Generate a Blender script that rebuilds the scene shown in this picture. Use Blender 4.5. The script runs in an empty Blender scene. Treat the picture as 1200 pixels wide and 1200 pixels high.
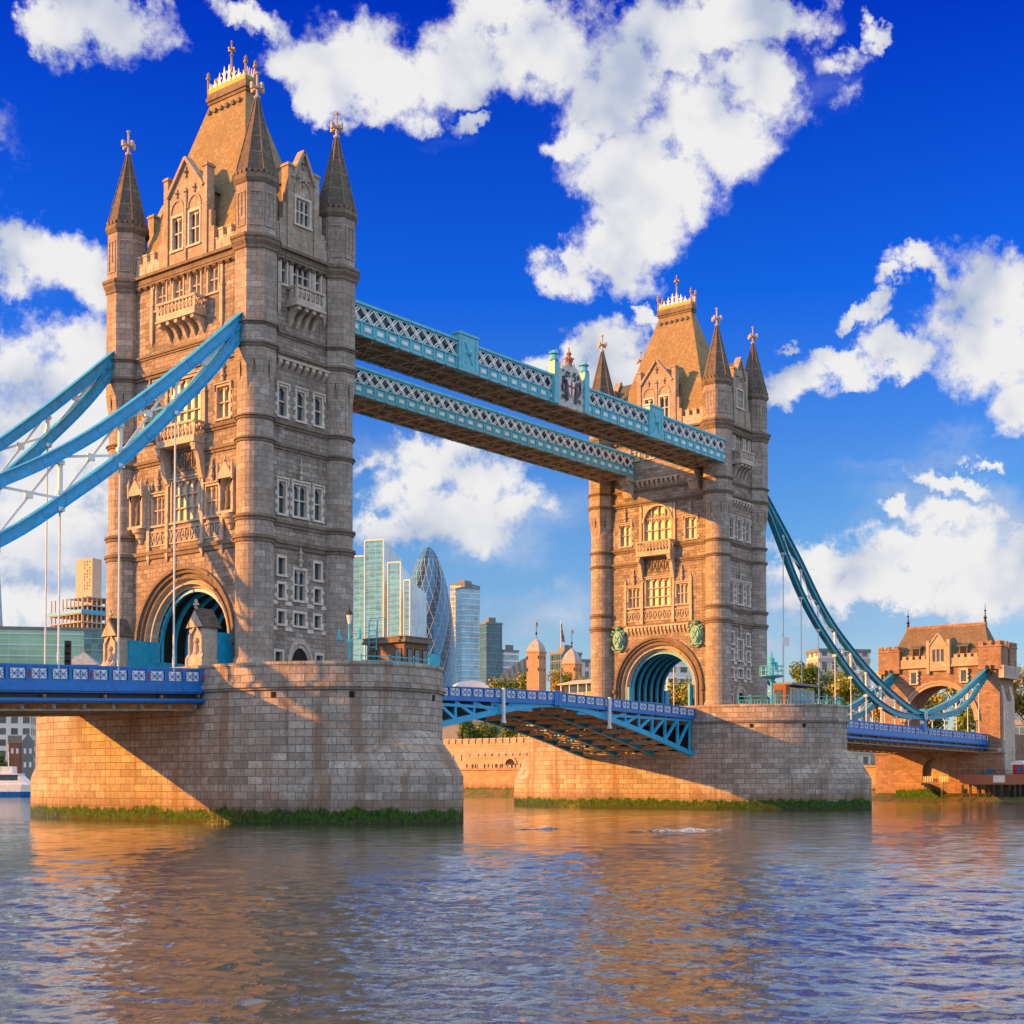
import bpy, math, random
import numpy as np
from mathutils import Vector, Matrix, noise as mnoise

S = bpy.context.scene
COL = S.collection
PI = math.pi
R = math.radians
random.seed(7)

# ------------------------------------------------------------------ camera
CAM = Vector((-91.1124, -106.8463, 3.4))
AZ, TH, FPX, YH = 0.6681, 0.0322, 1675.79, 917.525
cam = bpy.data.cameras.new('camera')
cam_o = bpy.data.objects.new('camera', cam)
COL.objects.link(cam_o)
S.camera = cam_o
cam_o.location = CAM
fwd = Vector((math.cos(AZ) * math.cos(TH), math.sin(AZ) * math.cos(TH), math.sin(TH)))
cam_o.rotation_euler = fwd.to_track_quat('-Z', 'Y').to_euler()
cam.sensor_fit = 'HORIZONTAL'
cam.sensor_width = 36.0
cam.lens = 36.0 * FPX / 1200.0
cam.shift_y = (YH - FPX * math.tan(TH) - 600.0) / 1200.0
cam.clip_start = 0.5
cam.clip_end = 20000.0

# ------------------------------------------------------------------ light
SUN_AZ = R(137.0)
SUN_EL = R(15.6)
sun = bpy.data.lights.new('sun', 'SUN')
sun.energy = 5.0
sun.angle = R(0.5)
sun.color = (1.0, 0.36, 0.03)
sun_o = bpy.data.objects.new('sun', sun)
COL.objects.link(sun_o)
sdir = Vector((math.cos(SUN_AZ) * math.cos(SUN_EL), math.sin(SUN_AZ) * math.cos(SUN_EL), math.sin(SUN_EL)))
sun_o.rotation_euler = sdir.to_track_quat('Z', 'Y').to_euler()
sun_o.location = (-60, 60, 120)
S.view_settings.view_transform = 'Standard'
S.view_settings.look = 'None'
S.view_settings.exposure = 1.18
S.view_settings.gamma = 1.0
S.view_settings.use_curve_mapping = False
S.cycles.max_bounces = 6
S.cycles.diffuse_bounces = 2
S.cycles.glossy_bounces = 3
S.cycles.transmission_bounces = 2
S.cycles.transparent_max_bounces = 4
S.cycles.sample_clamp_indirect = 6.0
S.cycles.use_denoising = True


class NT:
    """small helper for node trees"""
    def __init__(s, tree):
        s.t = tree
        s.n = tree.nodes
        s.l = tree.links

    def new(s, typ, **kw):
        nd = s.n.new(typ)
        for k, v in kw.items():
            setattr(nd, k, v)
        return nd

    def set(s, sock, v):
        if v is None:
            return
        if hasattr(v, 'is_linked') or hasattr(v, 'links'):
            s.l.new(v, sock)
        else:
            sock.default_value = v

    def math(s, op, a, b=None, c=None, clamp=False):
        nd = s.new('ShaderNodeMath', operation=op, use_clamp=clamp)
        s.set(nd.inputs[0], a)
        if b is not None:
            s.set(nd.inputs[1], b)
        if c is not None:
            s.set(nd.inputs[2], c)
        return nd.outputs[0]

    def vmath(s, op, a, b=None):
        nd = s.new('ShaderNodeVectorMath', operation=op)
        s.set(nd.inputs[0], a)
        if b is not None:
            s.set(nd.inputs[1], b)
        return nd.outputs[0]

    def mix(s, fac, a, b, blend='MIX'):
        nd = s.new('ShaderNodeMix', data_type='RGBA', blend_type=blend)
        s.set(nd.inputs['Factor'], fac)
        s.set(nd.inputs[6], a)
        s.set(nd.inputs[7], b)
        return nd.outputs[2]

    def noise(s, vec, scale, detail=4, rough=0.55, dist=0.0, out=0):
        nd = s.new('ShaderNodeTexNoise')
        s.set(nd.inputs['Vector'], vec)
        nd.inputs['Scale'].default_value = scale
        nd.inputs['Detail'].default_value = detail
        nd.inputs['Roughness'].default_value = rough
        nd.inputs['Distortion'].default_value = dist
        return nd.outputs[out]

    def step(s, v, lo, hi, a=0.0, b=1.0, smooth=True):
        nd = s.new('ShaderNodeMapRange', interpolation_type='SMOOTHSTEP' if smooth else 'LINEAR')
        s.set(nd.inputs[0], v)
        s.set(nd.inputs[1], lo)
        s.set(nd.inputs[2], hi)
        nd.inputs[3].default_value = a
        nd.inputs[4].default_value = b
        return nd.outputs[0]

    def ramp(s, fac, stops):
        nd = s.new('ShaderNodeValToRGB')
        s.set(nd.inputs[0], fac)
        el = nd.color_ramp.elements
        while len(el) < len(stops):
            el.new(0.5)
        for e, (p, c) in zip(el, stops):
            e.position = p
            e.color = (*c, 1)
        return nd.outputs[0]

    def mapping(s, vec, loc=(0, 0, 0), rot=(0, 0, 0), scale=(1, 1, 1), typ='POINT'):
        nd = s.new('ShaderNodeMapping', vector_type=typ)
        s.set(nd.inputs[0], vec)
        nd.inputs[1].default_value = loc
        nd.inputs[2].default_value = rot
        nd.inputs[3].default_value = scale
        return nd.outputs[0]


# ------------------------------------------------------------------ sky
W = bpy.data.worlds.new('World')
S.world = W
W.use_nodes = True
nt = NT(W.node_tree)
nt.n.clear()
w_out = nt.new('ShaderNodeOutputWorld')
bg = nt.new('ShaderNodeBackground')
nt.l.new(bg.outputs[0], w_out.inputs[0])
sky = nt.new('ShaderNodeTexSky', sky_type='NISHITA')
sky.sun_disc = False
sky.sun_elevation = SUN_EL
sky.sun_rotation = PI / 2 - SUN_AZ
sky.air_density = 1.0
sky.dust_density = 0.6
sky.ozone_density = 3.0
tc = nt.new('ShaderNodeTexCoord')
dirv = tc.outputs['Generated']
sep = nt.new('ShaderNodeSeparateXYZ')
nt.l.new(dirv, sep.inputs[0])
el = nt.math('ARCSINE', sep.outputs[2])
az = nt.math('ARCTAN2', sep.outputs[1], sep.outputs[0])
# sky deepens with height above the skyline
tint = nt.ramp(nt.math('DIVIDE', el, 0.6, clamp=True),
               [(0.0, (1.35, 1.30, 1.32)), (0.14, (1.15, 1.25, 1.45)), (0.32, (0.55, 1.02, 1.58)), (0.55, (0.06, 0.58, 2.0)),
                (0.85, (0.0, 0.20, 1.75)), (1.0, (0.0, 0.16, 1.6))])
skyc = nt.mix(1.0, sky.outputs[0], tint, 'MULTIPLY')
pv = nt.new('ShaderNodeCombineXYZ')
nt.l.new(az, pv.inputs[0])
nt.l.new(el, pv.inputs[1])
# fine warp gives the cloud edges their torn outline
wn = nt.noise(dirv, 12.0, 4, 0.6, out=1)
wv = nt.vmath('SCALE', nt.vmath('SUBTRACT', wn, (0.5, 0.5, 0.5)))
wv.node.inputs[3].default_value = 0.05
wn2 = nt.noise(dirv, 34.0, 5, 0.68, out=1)
wv2 = nt.vmath('SCALE', nt.vmath('SUBTRACT', wn2, (0.5, 0.5, 0.5)))
wv2.node.inputs[3].default_value = 0.044
pw = nt.vmath('ADD', nt.vmath('ADD', pv.outputs[0], wv), wv2)


def sky_blobs(items):
    acc = None
    for (a, e, ra, re, rot, amp) in items:
        m = nt.mapping(pw, (a, e, 0), (0, 0, rot), (ra, re, 1), 'TEXTURE')
        g = nt.new('ShaderNodeTexGradient', gradient_type='SPHERICAL')
        nt.l.new(m, g.inputs[0])
        v = nt.math('MULTIPLY', g.outputs[1], amp) if amp != 1 else g.outputs[1]
        acc = v if acc is None else nt.math('SMOOTH_MAX', acc, v, 0.10)
    return acc


def px_sky(x, y, rx, ry, rot=0.0, amp=1.0):
    """azimuth and elevation of a cloud as seen in the sky (radians); sizes likewise"""
    a = AZ - math.atan((x - 600) / FPX)
    e = math.atan((YH - y) / FPX * math.cos(a - AZ))
    return (a, e, rx / FPX * 1.2, ry / FPX * 1.2, -R(rot), amp)


CUMULUS = [px_sky(*q) for q in [
    (112, 12, 88, 40), (60, 5, 40, 25), (400, 55, 95, 62), (345, 45, 60, 35), (370, 100, 40, 30), (455, 75, 85, 50, -10), (290, 0, 55, 18, 0, .8),
    (545, 55, 85, 45), (640, 45, 120, 62), (720, 85, 95, 70, 10), (690, 120, 60, 40), (590, 10, 90, 40), (880, 8, 110, 30, -5), (770, 20, 110, 50), (800, 30, 60, 40),
    (890, 85, 85, 52, -35), (830, 130, 100, 62, -30), (740, 175, 105, 52, 15), (670, 165, 45, 28), (785, 205, 95, 62, -20),
    (745, 255, 75, 55, -20), (720, 300, 75, 42, -25), (665, 322, 45, 36, -35), (655, 310, 22, 30),
    (1035, 30, 24, 18, -20, .8), (990, 55, 50, 20, -10, .6), (548, 130, 25, 15, 0, .75), (510, 125, 20, 14, 0, .7), (1000, 95, 40, 18, 0, .45),
    (60, 290, 110, 50), (20, 275, 60, 36), (105, 330, 40, 45, 0, .9), (10, 330, 30, 30, 0, .7), (75, 435, 110, 75, -20), (20, 420, 70, 45), (40, 510, 120, 80, 0, 1.0),
    (715, 405, 62, 42), (690, 415, 45, 30), (755, 366, 20, 12, -10), (640, 435, 30, 20), (735, 440, 60, 50),
    (560, 555, 85, 50, -20), (490, 595, 80, 42, -25), (545, 600, 85, 45), (450, 620, 50, 30), (600, 590, 70, 35, 0, .85),
    (500, 535, 60, 28, -35, .8), (425, 540, 40, 20, 0, .7),
    (1090, 310, 58, 20, -12), (1050, 325, 25, 14), (1020, 370, 48, 16), (1040, 352, 20, 14), (1175, 345, 95, 50, -35), (1180, 400, 95, 85),
    (1150, 390, 55, 45), (1060, 412, 60, 26, -12), (990, 425, 60, 24, -12), (930, 445, 70, 26), (1195, 470, 50, 50), (845, 415, 30, 16, 0, .9), (915, 402, 16, 8, 0, .7),
    (1100, 690, 190, 34, -4), (1000, 700, 120, 26), (1130, 655, 130, 36, -8), (1120, 572, 62, 13, -28), (1150, 550, 24, 10, -25), (1065, 597, 30, 12, -10), (1000, 655, 110, 26, -12), (1090, 640, 120, 28, -8), (1180, 665, 90, 34),
    (950, 672, 60, 20), (1120, 610, 70, 20, -20, .85), (40, 620, 170, 75, 0, .95), (30, 560, 120, 70, 0, .9), (20, 720, 200, 50, 0, .9), (480, 560, 60, 50, -30),
    # out of the frame to both sides and overhead, so that the light is even
    (-260, 120, 240, 90), (-420, 420, 260, 110), (1500, 260, 220, 90), (1700, 520, 280, 100), (620, -260, 260, 90), (200, -420, 260, 100), (1300, -180, 200, 70)]]
VEIL = [px_sky(*q) for q in [
    (50, 560, 230, 150), (30, 650, 240, 90), (560, 600, 200, 90, 0, .55), (640, 600, 130, 55, 0, .5), (660, 720, 130, 45, 0, .6), (1080, 690, 260, 60, 0, .95), (1140, 620, 160, 60, -15, .8),
    (460, 520, 90, 50, 0, .5), (40, 330, 90, 40, 0, .35), (1120, 520, 160, 28, -8, .35), (1080, 545, 170, 30, 0, .4), (950, 80, 120, 60, 0, .35), (520, 150, 60, 20, 0, .3), (900, 740, 300, 35, 0, .55),
    (150, 740, 300, 40, 0, .7), (790, 770, 900, 30, 0, .35)]]
bl = sky_blobs(CUMULUS)
n_mid = nt.noise(dirv, 16.0, 8, 0.66)
n_fine = nt.noise(dirv, 60.0, 5, 0.6)
ntot = nt.math('ADD', nt.math('MULTIPLY', nt.math('SUBTRACT', n_mid, 0.5), 1.55), nt.math('MULTIPLY', nt.math('SUBTRACT', n_fine, 0.5), 0.70))
dens = nt.math('ADD', bl, nt.math('MULTIPLY', ntot, nt.step(bl, 0.10, 0.32)))
cmask = nt.step(dens, 0.17, 0.64)
vl = sky_blobs(VEIL)
vd = nt.math('ADD', vl, nt.math('MULTIPLY', nt.math('MULTIPLY', nt.math('SUBTRACT', nt.noise(nt.mapping(dirv, scale=(1, 1, 2.6)), 9.0, 5, 0.6), 0.5), 0.9), nt.step(vl, 0.10, 0.3)))
vmask = nt.math('MULTIPLY', nt.step(vd, 0.14, 0.85), 0.86)
# same density a little nearer the sun: what it holds back is the cloud's own shade
off = nt.vmath('ADD', dirv, (-0.022, 0.022, 0.026))
n_off = nt.noise(off, 13.0, 3, 0.5)
n_low = nt.noise(dirv, 13.0, 3, 0.5)
relief = nt.math('SUBTRACT', n_low, n_off)
lum = nt.math('ADD', nt.math('MULTIPLY', relief, 1.5), 0.86)
lum = nt.math('ADD', lum, nt.math('MULTIPLY', nt.math('SUBTRACT', dens, 0.6), 0.16))
lum = nt.step(lum, 0.42, 0.98, 0.0, 1.0)
ccol = nt.mix(lum, (0.43, 0.50, 0.66, 1), (0.86, 0.85, 0.85, 1))
vcol = nt.mix(nt.step(nt.noise(dirv, 11.0, 5, 0.55), 0.3, 0.7), (0.26, 0.36, 0.60, 1), (0.62, 0.68, 0.80, 1))
SKY_STRENGTH = 0.12
FILL_CLOUD = (0.92, 1.02, 1.16, 1)
base = nt.vmath('SCALE', skyc)
base.node.inputs[3].default_value = SKY_STRENGTH
c1 = nt.mix(vmask, base, vcol)
c2 = nt.mix(cmask, c1, ccol)
# bright cloud added to the unseen sky behind, beside and overhead, as fill light
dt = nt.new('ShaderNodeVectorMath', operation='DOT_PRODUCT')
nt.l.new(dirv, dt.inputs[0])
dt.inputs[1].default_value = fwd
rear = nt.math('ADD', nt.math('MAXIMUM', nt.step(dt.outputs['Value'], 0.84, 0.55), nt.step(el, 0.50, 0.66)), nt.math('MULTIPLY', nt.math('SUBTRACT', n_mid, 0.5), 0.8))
c2 = nt.mix(nt.math('MULTIPLY', nt.step(rear, 0.35, 0.75), 0.92), c2, FILL_CLOUD)
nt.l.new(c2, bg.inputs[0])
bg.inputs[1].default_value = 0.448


# ------------------------------------------------------------------ materials
MATS = {}


def mat_base(name, rough=0.7, metal=0.0, spec=0.35):
    m = bpy.data.materials.new(name)
    m.use_nodes = True
    h = NT(m.node_tree)
    b = m.node_tree.nodes['Principled BSDF']
    b.inputs['Roughness'].default_value = rough
    b.inputs['Metallic'].default_value = metal
    b.inputs['Specular IOR Level'].default_value = spec
    return m, h, b


def bump(h, b, height, strength=0.3, dist=0.05):
    nd = h.new('ShaderNodeBump')
    nd.inputs['Strength'].default_value = strength
    nd.inputs['Distance'].default_value = dist
    h.set(nd.inputs['Height'], height)
    h.l.new(nd.outputs[0], b.inputs['Normal'])
    return nd.outputs[0]


def uvpos(h):
    t = h.new('ShaderNodeTexCoord')
    g = h.new('ShaderNodeNewGeometry')
    return t.outputs['UV'], g.outputs['Position'], t.outputs['Object']


def m_plain(name, col, rough=0.6, metal=0.0, var=0.12, scale=1.5, spec=0.35, streak=0.0, grime=(0.08, 0.07, 0.06)):
    """painted or plain surface with soft unevenness and dirt runs"""
    m, h, b = mat_base(name, rough, metal, spec)
    uv, pos, ob = uvpos(h)
    n = h.noise(pos, scale, 5, 0.6)
    lo = tuple(c * (1 - var) for c in col) + (1,)
    hi = tuple(min(1, c * (1 + var)) for c in col) + (1,)
    c = h.mix(h.step(n, 0.3, 0.7), lo, hi)
    if streak:
        sn = h.noise(h.mapping(pos, scale=(2.2, 2.2, 0.22)), 1.0, 5, 0.65)
        c = h.mix(h.math('MULTIPLY', h.step(sn, 0.52, 0.75), streak), c, grime + (1,))
    h.l.new(c, b.inputs['Base Color'])
    rn = h.step(n, 0.2, 0.8, max(0, rough - 0.1), min(1, rough + 0.1))
    h.l.new(rn, b.inputs['Roughness'])
    MATS[name] = m
    return m


def m_stone(name, c1, c2, mortar, bw, bh, ms=0.018, soot=0.45, bump_s=0.35, dark=(0.10, 0.085, 0.075), tide=None, var=0.5, stain=None, blockvar=0.8):
    m, h, b = mat_base(name, 0.85, 0, 0.25)
    uv, pos, ob = uvpos(h)
    br = h.new('ShaderNodeTexBrick')
    br.offset = 0.5
    h.l.new(uv, br.inputs['Vector'])
    br.inputs['Color1'].default_value = (*c1, 1)
    br.inputs['Color2'].default_value = (*c2, 1)
    br.inputs['Mortar'].default_value = (*mortar, 1)
    br.inputs['Scale'].default_value = 1.0
    br.inputs['Mortar Size'].default_value = ms
    br.inputs['Mortar Smooth'].default_value = 0.3
    br.inputs['Bias'].default_value = 0.0
    br.inputs['Brick Width'].default_value = bw
    br.inputs['Row Height'].default_value = bh
    n1 = h.noise(pos, 0.35, 5, 0.6)
    n2 = h.noise(pos, 3.5, 5, 0.65)
    # every block has a tone of its own
    sx = h.new('ShaderNodeSeparateXYZ')
    h.l.new(uv, sx.inputs[0])
    row = h.math('FLOOR', h.math('DIVIDE', sx.outputs[1], bh))
    shift = h.math('MULTIPLY', h.math('SUBTRACT', 1.0, h.math('ABSOLUTE', h.math('MODULO', row, 2.0))), 0.5)
    colm = h.math('FLOOR', h.math('ADD', h.math('DIVIDE', sx.outputs[0], bw), shift))
    idv = h.new('ShaderNodeCombineXYZ')
    h.l.new(colm, idv.inputs[0])
    h.l.new(row, idv.inputs[1])
    wn = h.new('ShaderNodeTexWhiteNoise', noise_dimensions='2D')
    h.l.new(idv.outputs[0], wn.inputs['Vector'])
    mid = tuple((a + b) / 2 for a, b in zip(c1, c2))
    pink = (c1[0] * .92, c1[1] * .76, c1[2] * .70)
    pale = tuple(min(.85, x * 1.22) for x in c1)
    tone = h.ramp(wn.outputs['Value'], [(0.0, c2), (0.22, mid), (0.45, pink), (0.62, c1), (0.82, mid), (1.0, pale)])
    tone = h.mix(h.math('SUBTRACT', 1.0, blockvar), tone, mid + (1,))
    c = h.mix(br.outputs[1], tone, (*mortar, 1))
    c = h.mix(h.math('MULTIPLY', h.step(n2, 0.62, 0.35), 0.45), c, tuple(x * 0.55 for x in c2) + (1,))
    c = h.mix(h.math('MULTIPLY', h.step(n1, 0.42, 0.72), var), c, tuple(x * 0.72 for x in c2) + (1,))
    sn = h.noise(h.mapping(pos, scale=(1.6, 1.6, 0.12)), 1.0, 6, 0.68)
    c = h.mix(h.math('MULTIPLY', h.step(sn, 0.50, 0.72), soot), c, dark + (1,))
    if stain:
        s2 = h.noise(h.mapping(pos, scale=(0.7, 0.7, 0.07)), 1.0, 4, 0.6)
        c = h.mix(h.math('MULTIPLY', h.step(s2, 0.50, 0.66), 0.6), c, stain + (1,))
    if tide is not None:
        sp = h.new('ShaderNodeSeparateXYZ')
        h.l.new(pos, sp.inputs[0])
        edge = h.noise(h.mapping(pos, scale=(1, 1, 0.25)), 0.9, 6, 0.7)
        zz = h.math('ADD', sp.outputs[2], h.math('MULTIPLY', h.math('SUBTRACT', edge, 0.5), -2.2))
        weed = h.mix(h.step(h.noise(pos, 2.6, 5, 0.7), 0.35, 0.65), (0.012, 0.036, 0.005, 1), (0.046, 0.120, 0.010, 1))
        damp = h.step(zz, tide + 1.4, tide, 0.0, 0.55)
        c = h.mix(damp, c, (0.15, 0.095, 0.055, 1))
        c = h.mix(h.step(zz, tide, tide - 0.35), c, weed)
        mud = h.step(zz, 0.45, 0.0, 0.0, 0.8)
        c = h.mix(mud, c, (0.06, 0.045, 0.028, 1))
    h.l.new(c, b.inputs['Base Color'])
    hh = h.math('ADD', h.math('MULTIPLY', br.outputs[1], -1.0), h.math('MULTIPLY', n2, 0.55))
    bump(h, b, hh, bump_s, 0.07)
    MATS[name] = m
    return m


m_stone('granite', (0.42, 0.385, 0.36), (0.19, 0.17, 0.157), (0.075, 0.067, 0.062), 0.95, 0.42, 0.022, 0.62, dark=(0.10, 0.08, 0.07), blockvar=0.9)
m_stone('shaft_stone', (0.46, 0.43, 0.405), (0.26, 0.232, 0.212), (0.11, 0.095, 0.085), 1.05, 0.56, 0.018, 0.5, 0.25, dark=(0.13, 0.105, 0.09), blockvar=0.75)
m_stone('pier_granite', (0.50, 0.47, 0.44), (0.27, 0.24, 0.22), (0.06, 0.052, 0.046), 1.5, 0.66, 0.028, 0.5, 0.5, tide=1.35, stain=(0.20, 0.125, 0.085), dark=(0.12, 0.095, 0.08), blockvar=0.8)
m_stone('limestone', (0.60, 0.56, 0.51), (0.45, 0.40, 0.355), (0.32, 0.28, 0.24), 0.9, 0.45, 0.008, 0.6, 0.15, dark=(0.14, 0.115, 0.095), var=0.4, blockvar=0.5)
m_stone('gable_stone', (0.47, 0.42, 0.37), (0.32, 0.275, 0.24), (0.2, 0.17, 0.15), 0.8, 0.42, 0.012, 0.6, 0.2, dark=(0.10, 0.085, 0.075), blockvar=0.7)
m_stone('portland', (0.70, 0.68, 0.65), (0.60, 0.57, 0.53), (0.45, 0.42, 0.39), 0.9, 0.45, 0.008, 0.35, 0.1, dark=(0.22, 0.2, 0.18), var=0.3, blockvar=0.4)
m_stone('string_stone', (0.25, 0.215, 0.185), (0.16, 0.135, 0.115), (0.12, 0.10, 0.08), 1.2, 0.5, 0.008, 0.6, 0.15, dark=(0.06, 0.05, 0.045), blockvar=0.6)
m_stone('abut_stone', (0.38, 0.275, 0.215), (0.22, 0.145, 0.11), (0.12, 0.09, 0.07), 1.0, 0.45, 0.02, 0.5, 0.3, dark=(0.12, 0.08, 0.06))
m_stone('castle_stone', (0.54, 0.44, 0.34), (0.40, 0.31, 0.24), (0.26, 0.2, 0.16), 0.9, 0.4, 0.012, 0.4, 0.25, dark=(0.15, 0.12, 0.1))
m_stone('quay_stone', (0.46, 0.34, 0.23), (0.34, 0.24, 0.16), (0.2, 0.15, 0.1), 1.4, 0.6, 0.015, 0.4, 0.3, tide=2.3)
m_stone('spire_stone', (0.165, 0.15, 0.14), (0.10, 0.092, 0.086), (0.07, 0.06, 0.055), 0.7, 0.42, 0.02, 0.5, 0.4, dark=(0.05, 0.045, 0.04))
m_stone('roof_slate', (0.34, 0.285, 0.17), (0.235, 0.195, 0.115), (0.13, 0.105, 0.065), 0.42, 0.30, 0.016, 0.45, 0.35, dark=(0.36, 0.18, 0.07), var=0.5)
m_stone('roof_brown', (0.21, 0.175, 0.13), (0.14, 0.115, 0.085), (0.12, 0.09, 0.06), 0.42, 0.30, 0.016, 0.4, 0.35, dark=(0.10, 0.09, 0.06), var=0.5)
m_stone('red_brick', (0.36, 0.15, 0.085), (0.24, 0.10, 0.065), (0.3, 0.22, 0.17), 0.45, 0.15, 0.012, 0.3, 0.2)
m_stone('paving', (0.36, 0.34, 0.31), (0.28, 0.26, 0.24), (0.15, 0.14, 0.13), 0.9, 0.6, 0.012, 0.2, 0.2)
m_plain('slate_dark', (0.085, 0.095, 0.085), 0.6, streak=0.3)
m_plain('blue_deep', (0.003, 0.155, 0.55), 0.42, streak=0.35, grime=(0.01, 0.03, 0.11), var=0.15, spec=0.5)
m_plain('blue_sky_paint', (0.012, 0.37, 0.72), 0.40, streak=0.35, grime=(0.04, 0.12, 0.20), var=0.14, spec=0.5)
m_plain('blue_turquoise', (0.11, 0.46, 0.62), 0.45, streak=0.45, grime=(0.06, 0.15, 0.20), var=0.15)
m_plain('blue_chain', (0.012, 0.34, 0.70), 0.38, streak=0.35, grime=(0.02, 0.08, 0.18), var=0.16, spec=0.5)
m_plain('chain_far_paint', (0.015, 0.27, 0.42), 0.4, streak=0.35, grime=(0.02, 0.09, 0.14), var=0.16, spec=0.5)
m_plain('white_paint', (0.70, 0.74, 0.78), 0.45, streak=0.4, grime=(0.30, 0.31, 0.32), var=0.06)
m_plain('soffit_brown', (0.30, 0.26, 0.21), 0.7, streak=0.4, var=0.25)
m_plain('beam_brown', (0.40, 0.335, 0.265), 0.65, streak=0.3, var=0.25)
m_plain('dark_metal', (0.025, 0.027, 0.03), 0.5)
m_plain('arms_grey', (0.10, 0.10, 0.115), 0.6, var=.4, scale=5)
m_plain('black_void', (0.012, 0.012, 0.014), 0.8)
m_plain('gold', (0.36, 0.24, 0.07), 0.5, 0.1, var=0.25)
m_plain('red_paint', (0.45, 0.03, 0.025), 0.45)
m_plain('rust_lamp', (0.40, 0.13, 0.05), 0.5)
m_plain('copper_green', (0.16, 0.42, 0.40), 0.6, streak=0.5, grime=(0.06, 0.17, 0.17), var=0.3, scale=3)
m_plain('asphalt', (0.05, 0.05, 0.052), 0.85)
m_plain('curtain', (0.52, 0.48, 0.40), 0.35, spec=0.5, var=0.2, scale=0.8)
m_plain('cabin_wood', (0.17, 0.10, 0.07), 0.7, streak=0.4, var=0.2)


def m_glass(name, col, rough=0.12):
    m, h, b = mat_base(name, rough, 0.0, 0.8)
    uv, pos, ob = uvpos(h)
    n = h.noise(pos, 1.3, 3, 0.5)
    c = h.mix(h.step(n, 0.3, 0.7), tuple(x * 0.55 for x in col) + (1,), tuple(x * 1.35 for x in col) + (1,))
    h.l.new(c, b.inputs['Base Color'])
    bump(h, b, h.noise(pos, 0.9, 2, 0.5), 0.08, 0.1)
    MATS[name] = m
    return m


m_glass('window_glass', (0.035, 0.06, 0.085))
m_glass('cabin_glass', (0.05, 0.10, 0.12))


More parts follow.
